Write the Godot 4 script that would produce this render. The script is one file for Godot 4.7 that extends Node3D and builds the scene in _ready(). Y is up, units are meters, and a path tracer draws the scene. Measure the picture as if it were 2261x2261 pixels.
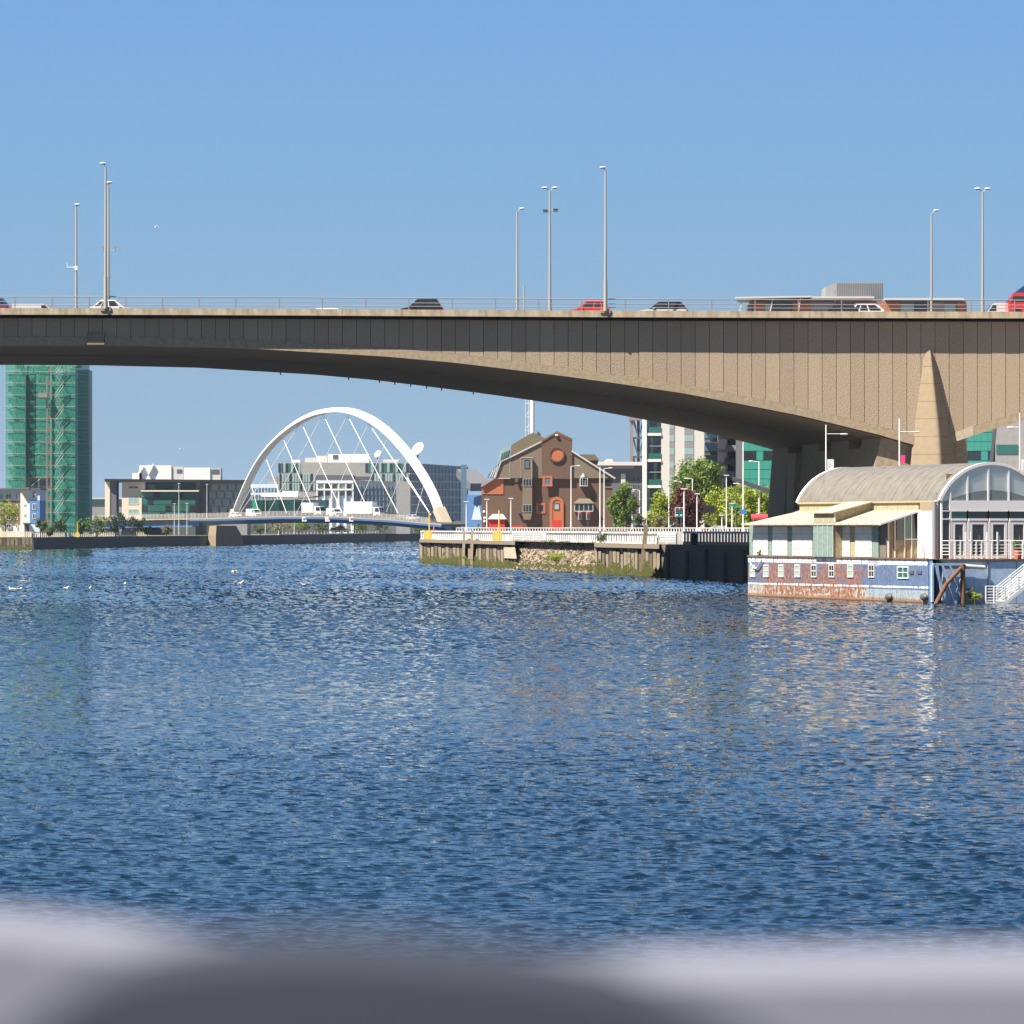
extends Node3D
# A river seen along its length: a concrete road bridge across it, a moored ferry at the quay, a white arch bridge and the city behind.
# Units are metres, y is up, the water lies at y = 0 and the camera looks along -z.

const EYE := 4.7          # height of the eye above the water
const FOCAL := 9620.0     # how many units of the plan sheet (2261 a side) one radian covers
const LEVEL := 1165.0     # where eye level lies on the plan sheet
const QUAY_N := 3.1       # street level on the north bank
const QUAY_S := 2.6       # street level on the south bank

var mats := {}
var counts := {}
var rng := RandomNumberGenerator.new()
# frame of the building being laid out: plan-sheet column of its origin, its distance, its ground level
var f_px := 0.0
var f_d := 1.0
var f_y := 0.0


class MB:
	var v := PackedVector3Array()
	var n := PackedVector3Array()
	var uv := PackedVector2Array()
	var xf := Transform3D()

	func tri(a: Vector3, b: Vector3, c: Vector3) -> void:   # counter-clockwise from the front
		var p := xf * a
		var q := xf * b
		var r := xf * c
		var m := (q - p).cross(r - p)
		if m.length_squared() < 1e-16:
			return
		m = m.normalized()
		for k in [p, r, q]:
			v.append(k)
			n.append(m)
			uv.append(Vector2.ZERO)

	func smooth(a: Vector3, b: Vector3, c: Vector3, na: Vector3, nb: Vector3, nc: Vector3) -> void:
		v.append(xf * a); v.append(xf * c); v.append(xf * b)
		n.append((xf.basis * na).normalized()); n.append((xf.basis * nc).normalized()); n.append((xf.basis * nb).normalized())
		for k in 3:
			uv.append(Vector2.ZERO)

	func quad(a: Vector3, b: Vector3, c: Vector3, d: Vector3) -> void:
		tri(a, b, c)
		tri(a, c, d)

	func quad_uv(a: Vector3, b: Vector3, c: Vector3, d: Vector3) -> void:   # a lower left, b lower right, c upper right, d upper left
		quad(a, b, c, d)
		var k := uv.size() - 6
		uv[k] = Vector2(0, 1); uv[k + 1] = Vector2(1, 0); uv[k + 2] = Vector2(1, 1)
		uv[k + 3] = Vector2(0, 1); uv[k + 4] = Vector2(0, 0); uv[k + 5] = Vector2(1, 0)

	func hexa(p: Array) -> void:   # p: four bottom corners then four top corners, counter-clockwise from above
		quad(p[4], p[5], p[6], p[7])
		quad(p[3], p[2], p[1], p[0])
		for k in 4:
			var j := (k + 1) % 4
			quad(p[k], p[j], p[j + 4], p[k + 4])

	func box(lo: Vector3, hi: Vector3) -> void:
		hexa([Vector3(lo.x, lo.y, hi.z), Vector3(hi.x, lo.y, hi.z), Vector3(hi.x, lo.y, lo.z), Vector3(lo.x, lo.y, lo.z),
			Vector3(lo.x, hi.y, hi.z), Vector3(hi.x, hi.y, hi.z), Vector3(hi.x, hi.y, lo.z), Vector3(lo.x, hi.y, lo.z)])

	func bar(a: Vector3, b: Vector3, w: float, h: float) -> void:   # a beam of rectangular section
		var d := (b - a).normalized()
		var side := d.cross(Vector3.UP)
		if side.length() < 0.01:
			side = Vector3.RIGHT
		side = side.normalized() * w * 0.5
		var up := side.cross(d).normalized() * h * 0.5
		hexa([a - side - up, a + side - up, b + side - up, b - side - up, a - side + up, a + side + up, b + side + up, b - side + up])

	func tube(a: Vector3, b: Vector3, r0: float, r1: float, seg := 6, caps := true) -> void:
		var d := (b - a).normalized()
		var s := d.cross(Vector3.UP if absf(d.y) < 0.95 else Vector3.RIGHT).normalized()
		var t := s.cross(d).normalized()
		for k in seg:
			var a0 := TAU * k / seg
			var a1 := TAU * (k + 1) / seg
			var e0 := s * cos(a0) + t * sin(a0)
			var e1 := s * cos(a1) + t * sin(a1)
			smooth(a + e0 * r0, b + e1 * r1, a + e1 * r0, e0, e1, e1)
			smooth(a + e0 * r0, b + e0 * r1, b + e1 * r1, e0, e0, e1)
			if caps:
				tri(a, a + e0 * r0, a + e1 * r0)
				tri(b, b + e1 * r1, b + e0 * r1)

	func ball(c: Vector3, r: Vector3, seg := 10, rings := 6) -> void:
		for i in rings:
			var p0 := PI * i / rings
			var p1 := PI * (i + 1) / rings
			for k in seg:
				var q := []
				for e in [[p0, k], [p0, k + 1], [p1, k + 1], [p1, k]]:
					var th: float = TAU * e[1] / seg
					q.append(Vector3(sin(e[0]) * cos(th), cos(e[0]), sin(e[0]) * sin(th)))
				smooth(c + q[0] * r, c + q[1] * r, c + q[2] * r, q[0] / r, q[1] / r, q[2] / r)
				smooth(c + q[0] * r, c + q[2] * r, c + q[3] * r, q[0] / r, q[2] / r, q[3] / r)

	func prism(poly: PackedVector2Array, z0: float, z1: float) -> void:   # outline in x, y; z0 is the front (larger z)
		var p := poly.duplicate()
		if Geometry2D.is_polygon_clockwise(p):
			p.reverse()
		var idx := Geometry2D.triangulate_polygon(p)
		for k in range(0, idx.size(), 3):
			var a := p[idx[k]]
			var b := p[idx[k + 1]]
			var c := p[idx[k + 2]]
			if (b - a).cross(c - a) < 0:
				var q := b
				b = c
				c = q
			tri(Vector3(a.x, a.y, z0), Vector3(b.x, b.y, z0), Vector3(c.x, c.y, z0))
			tri(Vector3(a.x, a.y, z1), Vector3(c.x, c.y, z1), Vector3(b.x, b.y, z1))
		for k in p.size():
			var a := p[k]
			var b := p[(k + 1) % p.size()]
			quad(Vector3(a.x, a.y, z1), Vector3(b.x, b.y, z1), Vector3(b.x, b.y, z0), Vector3(a.x, a.y, z0))

	func frame(x0: float, y0: float, x1: float, y1: float, t: float, z0: float, z1: float) -> void:   # a rectangular ring
		box(Vector3(x0, y0, z1), Vector3(x1, y0 + t, z0))
		box(Vector3(x0, y1 - t, z1), Vector3(x1, y1, z0))
		box(Vector3(x0, y0 + t, z1), Vector3(x0 + t, y1 - t, z0))
		box(Vector3(x1 - t, y0 + t, z1), Vector3(x1, y1 - t, z0))

	func mesh() -> ArrayMesh:
		var a := []
		a.resize(Mesh.ARRAY_MAX)
		a[Mesh.ARRAY_VERTEX] = v
		a[Mesh.ARRAY_NORMAL] = n
		a[Mesh.ARRAY_TEX_UV] = uv
		var m := ArrayMesh.new()
		m.add_surface_from_arrays(Mesh.PRIMITIVE_TRIANGLES, a)
		return m


# ---------- scene tree helpers ----------

func numbered(called: String) -> String:
	counts[called] = counts.get(called, -1) + 1
	return called if counts[called] == 0 else "%s_%03d" % [called, counts[called]]


func tag(o: Node, label: String, category: String, group := "") -> void:
	o.set_meta("label", label)
	o.set_meta("category", category)
	if group:
		o.set_meta("group", group)


func thing(called: String, label: String, category: String, at := Vector3.ZERO, turn := 0.0, group := "") -> Node3D:
	var o := Node3D.new()
	o.name = numbered(called)
	add_child(o)
	o.position = at
	o.rotation.y = turn
	tag(o, label, category, group)
	return o


func part(parent: Node, called: String, shape: Variant, m: String, kind := "") -> MeshInstance3D:
	var o := MeshInstance3D.new()
	o.name = called
	o.mesh = shape.mesh() if shape is MB else shape
	o.material_override = mats[m]
	parent.add_child(o, true)
	if kind:
		o.set_meta("kind", kind)
	return o


func single(called: String, shape: Variant, m: String, label: String, category: String, group := "", at := Vector3.ZERO, turn := 0.0) -> MeshInstance3D:
	var o := part(self, numbered(called), shape, m)
	o.position = at
	o.rotation.y = turn
	tag(o, label, category, group)
	return o


func structure(called: String, shape: Variant, m: String) -> MeshInstance3D:
	var o := part(self, called, shape, m)
	o.set_meta("kind", "structure")
	return o


func copy(o: Node3D, label := "") -> Node3D:
	var c := o.duplicate()
	var base := String(o.name)
	c.name = numbered(base)
	add_child(c)
	if label:
		c.set_meta("label", label)
	return c


# a point of the place from its survey coordinates: column and row on the plan sheet, and distance
func at(px: float, py: float, d: float) -> Vector3:
	return Vector3((px - 1130.5) * d / FOCAL, EYE + (LEVEL - py) * d / FOCAL, -d)


func frame(px: float, d: float, ground: float) -> Vector3:
	f_px = px; f_d = d; f_y = ground
	return Vector3((px - 1130.5) * d / FOCAL, ground, -d)


func X(px: float) -> float:
	return (px - f_px) * f_d / FOCAL


func Y(py: float) -> float:
	return EYE + (LEVEL - py) * f_d / FOCAL - f_y


func table(t: Array, x: float) -> float:
	if x <= t[0][0]:
		return t[0][1]
	for k in t.size() - 1:
		if x <= t[k + 1][0]:
			return lerpf(t[k][1], t[k + 1][1], (x - t[k][0]) / (t[k + 1][0] - t[k][0]))
	return t[-1][1]


# ---------- materials ----------

func lin(r: float, g: float, b: float) -> Color:
	return Color(r, g, b).linear_to_srgb()


func mat(called: String, r: float, g: float, b: float, rough := 0.8, metal := 0.0) -> StandardMaterial3D:
	var m := StandardMaterial3D.new()
	m.albedo_color = lin(r, g, b)
	m.roughness = rough
	m.metallic = metal
	m.cull_mode = BaseMaterial3D.CULL_DISABLED
	mats[called] = m
	return m


func noise_tex(stops: Array, freq: float, octaves := 4, sd := 1, size := 512, kind := FastNoiseLite.TYPE_SIMPLEX_SMOOTH) -> NoiseTexture2D:
	var f := FastNoiseLite.new()
	f.noise_type = kind
	f.seed = sd
	f.frequency = freq
	f.fractal_octaves = octaves
	f.fractal_gain = 0.6
	var t := NoiseTexture2D.new()
	t.width = size
	t.height = size
	t.seamless = true
	t.noise = f
	var g := Gradient.new()
	g.offsets = PackedFloat32Array(stops.map(func(s): return s[0]))
	g.colors = PackedColorArray(stops.map(func(s): return lin(s[1], s[2], s[3])))
	t.color_ramp = g
	return t


func grained(called: String, stops: Array, freq: float, tile: float, rough := 0.85, octaves := 4, sd := 1, bump := 0.0, stretch := Vector3.ONE) -> StandardMaterial3D:
	var m := mat(called, 1, 1, 1, rough)
	m.albedo_texture = noise_tex(stops, freq, octaves, sd)
	m.uv1_triplanar = true
	m.uv1_world_triplanar = true
	m.uv1_scale = stretch / tile
	if bump > 0.0:
		m.heightmap_enabled = true
		m.heightmap_scale = bump
		m.heightmap_texture = noise_tex([[0, 0, 0, 0], [1, 1, 1, 1]], freq, octaves, sd + 7)
	return m


func glass(called: String, r: float, g: float, b: float, rough := 0.06) -> void:
	var m := mat(called, r, g, b, rough)
	m.metallic_specular = 0.9


func make_materials() -> void:
	for k in 5:
		var s: float = [0.92, 0.88, 0.955, 0.90, 0.98][k]
		grained("aggregate_%d" % k, [[0.0, 0.22 * s, 0.16 * s, 0.105 * s], [0.4, 0.345 * s, 0.26 * s, 0.176 * s], [0.6, 0.40 * s, 0.306 * s, 0.212 * s], [0.8, 0.50 * s, 0.40 * s, 0.295 * s], [1.0, 0.58 * s, 0.48 * s, 0.37 * s]], 0.12, 7.0, 0.9, 3, 11 + k, 2.0)
	grained("concrete", [[0.0, 0.25, 0.19, 0.125], [0.5, 0.32, 0.245, 0.16], [1.0, 0.39, 0.305, 0.205]], 0.02, 5.0, 0.85, 5, 3, 0.6)
	grained("concrete_beam", [[0.0, 0.2, 0.155, 0.10], [0.5, 0.33, 0.26, 0.175], [1.0, 0.45, 0.37, 0.26]], 0.02, 7.0, 0.85, 5, 5, 0.5, Vector3(1, 0.25, 1))
	grained("concrete_dark", [[0.0, 0.07, 0.055, 0.04], [1.0, 0.16, 0.125, 0.09]], 0.02, 9.0, 0.9, 5, 6)
	grained("concrete_pale", [[0.0, 0.34, 0.28, 0.20], [1.0, 0.52, 0.44, 0.33]], 0.02, 6.0, 0.85, 5, 8)
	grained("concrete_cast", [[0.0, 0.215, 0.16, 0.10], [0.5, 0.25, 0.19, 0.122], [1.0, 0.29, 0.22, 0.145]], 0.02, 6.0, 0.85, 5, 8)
	mat("joint", 0.03, 0.022, 0.015, 0.95)
	mat("rail_grey", 0.30, 0.25, 0.23, 0.5, 0.3)
	mat("pole_grey", 0.42, 0.38, 0.33, 0.5, 0.2)
	mat("lamp_head", 0.62, 0.62, 0.62, 0.4)
	grained("asphalt", [[0.0, 0.035, 0.035, 0.037], [1.0, 0.07, 0.07, 0.07]], 0.08, 6.0, 0.95)
	grained("paving", [[0.0, 0.16, 0.14, 0.12], [1.0, 0.28, 0.25, 0.21]], 0.03, 8.0, 0.95)
	grained("earth", [[0.0, 0.09, 0.08, 0.05], [0.5, 0.13, 0.12, 0.07], [1.0, 0.18, 0.16, 0.11]], 0.02, 30.0, 0.95)
	# river water
	var w := mat("water", 0.004, 0.0145, 0.029, 0.05)
	w.metallic_specular = 0.5
	grained("hill", [[0.0, 0.05, 0.075, 0.05], [1.0, 0.12, 0.13, 0.08]], 0.02, 900.0, 1.0)
	# vehicles
	for c in [["paint_white", 0.62, 0.62, 0.62], ["paint_red", 0.62, 0.03, 0.035], ["paint_black", 0.012, 0.013, 0.016], ["paint_maroon", 0.22, 0.03, 0.045], ["paint_navy", 0.02, 0.045, 0.12], ["paint_silver", 0.42, 0.43, 0.45]]:
		var m := mat(c[0], c[1], c[2], c[3], 0.3)
		m.clearcoat_enabled = true
		m.clearcoat = 0.7
		m.clearcoat_roughness = 0.05
	glass("car_glass", 0.02, 0.028, 0.03, 0.04)
	mat("tyre", 0.012, 0.012, 0.012, 0.85)
	mat("alloy", 0.4, 0.4, 0.42, 0.35, 0.8)
	mat("head_lamp", 0.8, 0.8, 0.78, 0.15)
	mat("tail_lamp", 0.5, 0.01, 0.01, 0.2)
	mat("bumper", 0.03, 0.03, 0.03, 0.6)
	# walls and trims
	mat("white", 0.70, 0.68, 0.65, 0.6)
	mat("white_metal", 0.80, 0.79, 0.77, 0.4)
	mat("off_white", 0.60, 0.57, 0.53, 0.7)
	mat("cream", 0.70, 0.60, 0.47, 0.8)
	mat("light_grey", 0.50, 0.49, 0.47, 0.75)
	mat("mid_grey", 0.25, 0.25, 0.26, 0.7)
	mat("dark_grey", 0.085, 0.088, 0.095, 0.6)
	mat("slate", 0.12, 0.125, 0.14, 0.7)
	mat("black", 0.012, 0.012, 0.014, 0.5)
	mat("orange", 0.42, 0.13, 0.055, 0.7)
	mat("red", 0.55, 0.03, 0.02, 0.6)
	mat("pink", 0.75, 0.05, 0.18, 0.6)
	mat("yellow", 0.70, 0.48, 0.10, 0.6)
	mat("blue_wall", 0.10, 0.23, 0.48, 0.7)
	mat("pale_blue", 0.55, 0.64, 0.76, 0.7)
	mat("sign_blue", 0.05, 0.17, 0.55, 0.5)
	mat("sign_green", 0.02, 0.25, 0.15, 0.5)
	mat("turquoise", 0.18, 0.55, 0.55, 0.6)
	mat("skin", 0.5, 0.32, 0.24, 0.6)
	mat("cloth_red", 0.5, 0.04, 0.06, 0.8)
	mat("cloth_blue", 0.06, 0.09, 0.25, 0.8)
	glass("glass_dark", 0.02, 0.027, 0.03)
	glass("glass_green", 0.03, 0.13, 0.10)
	glass("glass_teal", 0.045, 0.28, 0.21, 0.12)
	glass("glass_pale", 0.30, 0.42, 0.40, 0.12)
	glass("glass_blue", 0.10, 0.16, 0.22)
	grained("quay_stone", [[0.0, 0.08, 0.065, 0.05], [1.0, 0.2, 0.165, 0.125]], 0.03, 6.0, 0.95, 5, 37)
	grained("brick_brown", [[0.0, 0.085, 0.052, 0.035], [0.5, 0.125, 0.075, 0.05], [1.0, 0.165, 0.10, 0.067]], 0.08, 5.0, 0.9, 4, 21)
	grained("brick_grey", [[0.0, 0.15, 0.115, 0.085], [0.5, 0.19, 0.145, 0.105], [1.0, 0.24, 0.185, 0.135]], 0.08, 5.0, 0.9, 4, 22)
	grained("tan", [[0.0, 0.16, 0.11, 0.05], [1.0, 0.24, 0.17, 0.085]], 0.08, 5.0, 0.9, 4, 23)
	grained("roof_olive", [[0.0, 0.12, 0.10, 0.065], [1.0, 0.21, 0.17, 0.115]], 0.06, 4.0, 0.9, 4, 24)
	grained("cladding_grey", [[0.0, 0.27, 0.26, 0.25], [1.0, 0.34, 0.33, 0.32]], 0.02, 12.0, 0.7)
	# timber wharf and rubble
	grained("timber", [[0.0, 0.09, 0.068, 0.043], [0.45, 0.21, 0.165, 0.11], [1.0, 0.34, 0.28, 0.2]], 0.03, 3.0, 0.9, 5, 31, 1.5, Vector3(2.4, 0.35, 2.4))
	grained("timber_dark", [[0.0, 0.05, 0.035, 0.022], [1.0, 0.2, 0.145, 0.09]], 0.03, 3.0, 0.9, 5, 32, 1.0, Vector3(2.4, 0.35, 2.4))
	grained("stone_brown", [[0.0, 0.11, 0.088, 0.065], [0.5, 0.22, 0.18, 0.135], [1.0, 0.35, 0.30, 0.235]], 0.05, 2.5, 0.95, 4, 33, 1.5)
	grained("weed", [[0.0, 0.04, 0.045, 0.012], [0.5, 0.10, 0.11, 0.025], [1.0, 0.2, 0.19, 0.05]], 0.06, 2.0, 0.95, 4, 34)
	for c in [["leaf_lime", 0.20, 0.245, 0.018], ["leaf_green", 0.10, 0.15, 0.018], ["leaf_mid", 0.055, 0.085, 0.02], ["leaf_dark", 0.018, 0.033, 0.016], ["leaf_copper", 0.085, 0.024, 0.018], ["leaf_dry", 0.19, 0.17, 0.075]]:
		var m := mat(c[0], c[1], c[2], c[3], 0.7)
		m.backlight_enabled = true
		m.backlight = lin(c[1] * 0.9, c[2] * 0.9, c[3] * 0.7)
	mat("bark", 0.07, 0.055, 0.04, 0.95)
	# arch bridge
	mat("arch_white", 0.80, 0.79, 0.77, 0.45)
	mat("girder_blue", 0.05, 0.12, 0.27, 0.4)


# ---------- light, sky, camera ----------

func make_sky() -> ImageTexture:
	# clear air: radiance by height above the horizon, the same all round
	var rows := 1024
	var stops := [[-90.0, 0.05, 0.06, 0.065], [-3.0, 0.13, 0.16, 0.19], [-1.8, 0.335, 0.465, 0.625], [0.0, 0.33, 0.47, 0.61], [1.6, 0.305, 0.468, 0.635], [3.5, 0.262, 0.46, 0.68], [5.0, 0.225, 0.435, 0.715], [7.0, 0.198, 0.405, 0.735], [12.0, 0.145, 0.325, 0.65], [25.0, 0.07, 0.165, 0.36], [50.0, 0.038, 0.092, 0.215], [90.0, 0.03, 0.072, 0.17]]
	var im := Image.create(16, rows, false, Image.FORMAT_RGBF)
	for y in rows:
		var el := 90.0 - 180.0 * (y + 0.5) / rows
		var c := Vector3.ZERO
		for j in 9:   # eased, so that the air has no bands
			var e := el + (j - 4) * (0.35 if el > -0.5 else 0.02)
			for k in stops.size() - 1:
				if e <= stops[k + 1][0] or k == stops.size() - 2:
					var t: float = clampf((e - stops[k][0]) / (stops[k + 1][0] - stops[k][0]), 0.0, 1.0)
					c += Vector3(lerpf(stops[k][1], stops[k + 1][1], t), lerpf(stops[k][2], stops[k + 1][2], t), lerpf(stops[k][3], stops[k + 1][3], t)) / 9.0
					break
		for x in 16:
			im.set_pixel(x, y, Color(c.x * 0.4, c.y * 0.4, c.z * 0.4))
	return ImageTexture.create_from_image(im)


func make_view() -> void:
	var cam := Camera3D.new()
	cam.name = "camera"
	add_child(cam)
	cam.position = Vector3(0, EYE, 0)
	cam.rotation.x = atan((LEVEL - 1130.5) / FOCAL)
	var lens := CameraAttributesPhysical.new()
	lens.frustum_focal_length = 24.0 * FOCAL / 2261.0
	lens.frustum_near = 0.05
	lens.frustum_far = 20000.0
	lens.frustum_focus_distance = 340.0
	lens.exposure_aperture = 10.0
	cam.attributes = lens
	cam.current = true

	var e := Environment.new()
	e.background_mode = Environment.BG_SKY
	var sky := Sky.new()
	var sm := PanoramaSkyMaterial.new()
	sm.panorama = make_sky()
	sky.sky_material = sm
	e.sky = sky
	e.tonemap_mode = Environment.TONE_MAPPER_LINEAR
	e.tonemap_exposure = 2.5
	e.fog_enabled = true
	e.fog_density = 0.000035
	e.fog_light_color = Color(0.80, 0.88, 1.0)
	e.sdfgi_enabled = true
	e.ssao_enabled = true
	e.ssil_enabled = true
	var we := WorldEnvironment.new()
	we.name = "environment"
	we.environment = e
	add_child(we)

	var sun := DirectionalLight3D.new()
	sun.name = "sun"
	add_child(sun)
	# high in the south, behind the camera's shoulder
	var el := deg_to_rad(55.0)
	var az := deg_to_rad(58.0)
	var to_sun := Vector3(-sin(az) * cos(el), sin(el), cos(az) * cos(el))
	sun.look_at_from_position(to_sun * 100.0, Vector3.ZERO)
	sun.light_energy = 1.6
	sun.light_color = Color(1.0, 0.97, 0.915)
	sun.light_angular_distance = 0.5
	sun.shadow_enabled = true


# ---------- water and banks ----------

func make_water() -> void:
	var chop := FastNoiseLite.new()
	chop.noise_type = FastNoiseLite.TYPE_SIMPLEX_SMOOTH
	chop.seed = 5
	chop.frequency = 2.2
	chop.fractal_octaves = 3
	chop.fractal_lacunarity = 2.1
	chop.fractal_gain = 0.5
	var crest := FastNoiseLite.new()
	crest.noise_type = FastNoiseLite.TYPE_SIMPLEX_SMOOTH
	crest.seed = 6
	crest.frequency = 3.3
	crest.fractal_octaves = 2
	crest.fractal_gain = 0.4
	# small ripples, and here and there a sharper wavelet
	var height := func(a: float, b: float) -> float:
		var c := maxf(crest.get_noise_2d(a, b) - 0.08, 0.0)
		return 0.165 * chop.get_noise_2d(a, b) + 0.95 * c * c
	var gust := FastNoiseLite.new()
	gust.seed = 9
	gust.frequency = 0.016
	gust.fractal_octaves = 3
	var rows := 1150
	var cols := 720
	var verts := PackedVector3Array()
	var norms := PackedVector3Array()
	var index := PackedInt32Array()
	var y0 := 1300.0
	for i in rows + 1:
		# rows are laid closer together near the viewer, as the eye resolves them
		var t := float(i) / rows
		var drop := lerpf(1250.0, 21.0, pow(t, 0.92))
		var d := EYE * FOCAL / drop
		var half := d * 0.15
		var lean := table([[50.0, 0.03], [120.0, 0.05], [280.0, 0.07], [600.0, 0.06], [1500.0, 0.045]], d)
		for j in cols + 1:
			var x := lerpf(-half, half, float(j) / cols)
			var lane := gust.get_noise_2d(x * 0.9 + d * 0.25, -d * 0.55)   # wind lanes
			var g := 0.8 + 1.5 * lane
			g = clampf(g, 0.45, 1.5) * table([[60.0, 0.075], [200.0, 0.062], [500.0, 0.045], [1500.0, 0.035]], d)
			# crests run across the view, a little askew
			var u := x * 0.46 + d * 0.10
			var v := d * 1.65 - x * 0.15
			var h0: float = height.call(u, v)
			var hx: float = height.call(u + 0.03, v)
			var hz: float = height.call(u, v + 0.03)
			var dx := (hx - h0) / 0.03
			var dv := (hz - h0) / 0.03
			var sx := (dx * 0.46 - dv * 0.15) * g
			# lean tilts the normals toward the camera, thinning reflections of low things
			var sd := (dx * 0.10 + dv * 1.65) * g + lean + 0.05 * lane
			verts.append(Vector3(x, h0 * g, -d))
			norms.append(Vector3(-sx, 1.0, sd).normalized())
	for i in rows:
		for j in cols:
			var a := i * (cols + 1) + j
			var b := a + cols + 1
			index.append_array(PackedInt32Array([a, b, a + 1, a + 1, b, b + 1]))
	var arr := []
	arr.resize(Mesh.ARRAY_MAX)
	arr[Mesh.ARRAY_VERTEX] = verts
	arr[Mesh.ARRAY_NORMAL] = norms
	arr[Mesh.ARRAY_INDEX] = index
	var m := ArrayMesh.new()
	m.add_surface_from_arrays(Mesh.PRIMITIVE_TRIANGLES, arr)
	var o := structure("river_water", m, "water")
	# the river goes on outside this reach
	var far := MB.new()
	far.quad(Vector3(-900, -0.3, 400), Vector3(900, -0.3, 400), Vector3(900, -0.3, -2700), Vector3(-900, -0.3, -2700))
	structure("river_reach", far, "water")


# the water's edge on both banks: x, distance
const NORTH := [[60.0, 150.0], [44.0, 300.0], [31.5, 345.0], [21.9, 377.0], [14.0, 416.0], [7.0, 463.0], [-1.2, 521.0], [-12.9, 603.0]]
const SOUTH := [[-260.0, 100.0], [-190.0, 363.0], [-150.0, 700.0], [-116.0, 945.0], [-104.0, 948.0], [-90.0, 1090.0], [-63.0, 1256.0], [-37.0, 1559.0], [30.0, 2000.0], [300.0, 2600.0]]


func make_banks() -> void:
	var g := MB.new()
	var p := PackedVector2Array()
	for e in NORTH:
		p.append(Vector2(e[0] + 0.6, -e[1]))
	for e in [[-11.0, 640.0], [-16.0, 800.0], [-17.5, 1130.0], [-10.0, 1500.0], [80.0, 1900.0], [900.0, 2700.0], [2000.0, 2700.0], [2000.0, 100.0], [60.6, 100.0]]:
		p.append(Vector2(e[0], -e[1]))
	var idx := Geometry2D.triangulate_polygon(p)
	for k in range(0, idx.size(), 3):
		var a := p[idx[k]]; var b := p[idx[k + 1]]; var c := p[idx[k + 2]]
		if (b - a).cross(c - a) > 0:
			var q := b; b = c; c = q
		g.tri(Vector3(a.x, QUAY_N, a.y), Vector3(b.x, QUAY_N, b.y), Vector3(c.x, QUAY_N, c.y))
	for k in range(7, 13):   # quay wall of the downstream side, round the corner
		g.quad(Vector3(p[k].x, -2, p[k].y), Vector3(p[k + 1].x, -2, p[k + 1].y), Vector3(p[k + 1].x, QUAY_N, p[k + 1].y), Vector3(p[k].x, QUAY_N, p[k].y))
	structure("north_bank_ground", g, "paving")
	g = MB.new()
	p = PackedVector2Array()
	for e in SOUTH:
		p.append(Vector2(e[0], -e[1]))
	for e in [[300.0, 2700.0], [-2000.0, 2700.0], [-2000.0, 100.0]]:
		p.append(Vector2(e[0], -e[1]))
	idx = Geometry2D.triangulate_polygon(p)
	for k in range(0, idx.size(), 3):
		var a := p[idx[k]]; var b := p[idx[k + 1]]; var c := p[idx[k + 2]]
		if (b - a).cross(c - a) > 0:
			var q := b; b = c; c = q
		g.tri(Vector3(a.x, QUAY_S, a.y), Vector3(b.x, QUAY_S, b.y), Vector3(c.x, QUAY_S, c.y))
	structure("south_bank_ground", g, "earth")
	var w := MB.new()
	for k in SOUTH.size() - 1:
		var a: Array = SOUTH[k]; var b: Array = SOUTH[k + 1]
		w.quad(Vector3(b[0], -2, -b[1]), Vector3(a[0], -2, -a[1]), Vector3(a[0], QUAY_S - 0.004, -a[1]), Vector3(b[0], QUAY_S - 0.004, -b[1]))
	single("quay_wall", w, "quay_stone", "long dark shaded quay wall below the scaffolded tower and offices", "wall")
	# land on to the horizon, and low hills
	var far := MB.new()
	far.quad(Vector3(-6000, 1.5, -2690), Vector3(6000, 1.5, -2690), Vector3(9000, 1.5, -9000), Vector3(-9000, 1.5, -9000))
	structure("far_ground", far, "earth")
	var hn := FastNoiseLite.new()
	hn.seed = 4
	hn.frequency = 0.0011
	hn.fractal_octaves = 3
	var h := MB.new()
	for k in 160:
		var x0 := -4000.0 + 50.0 * k
		var y0 := 62.0 + 34.0 * hn.get_noise_1d(x0)
		var y1 := 62.0 + 34.0 * hn.get_noise_1d(x0 + 50.0)
		h.quad(Vector3(x0, 0, -8000), Vector3(x0 + 50, 0, -8000), Vector3(x0 + 50, y1, -8700), Vector3(x0, y0, -8700))
	structure("hills", h, "hill")


# ---------- the road bridge ----------

const BZ := -363.0            # outer face of the edge beam
const BS := 363.0 / FOCAL     # metres per plan unit at that face
const BW := 44.0              # width over both decks
const SKEW := 8.0 / 44.0      # the piers stand askew under the deck

const SOFFIT := [[100.0, 762.0], [300.0, 763.0], [560.0, 769.0], [850.0, 786.0], [1000.0, 799.5], [1100.0, 811.5], [1245.0, 829.5], [1361.0, 845.5], [1506.0, 867.0], [1651.0, 894.0], [1771.0, 917.5], [1942.0, 959.0], [2017.0, 981.0], [2061.0, 992.0], [2106.0, 977.0], [2147.0, 962.0], [2260.0, 928.5], [2400.0, 895.0], [2700.0, 850.0], [3200.0, 830.0]]


func bx(px: float) -> float:
	return (px - 1130.5) * BS


func by(py: float) -> float:
	return EYE + (LEVEL - py) * BS


func beam_top(px: float) -> float:
	return by(680.0 + 8.5 * (1.0 - exp(-pow(px / 1300.0, 2.0))))


func beam_bottom(px: float) -> float:
	return beam_top(px) - 0.55


func soffit_px(px: float) -> float:
	return by(table(SOFFIT, 200.0 - px if px < 100.0 else px))


func soffit_x(x: float, depth: float) -> float:   # underside at x, that far behind the near face
	return soffit_px((x + SKEW * depth) / BS + 1130.5)


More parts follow.
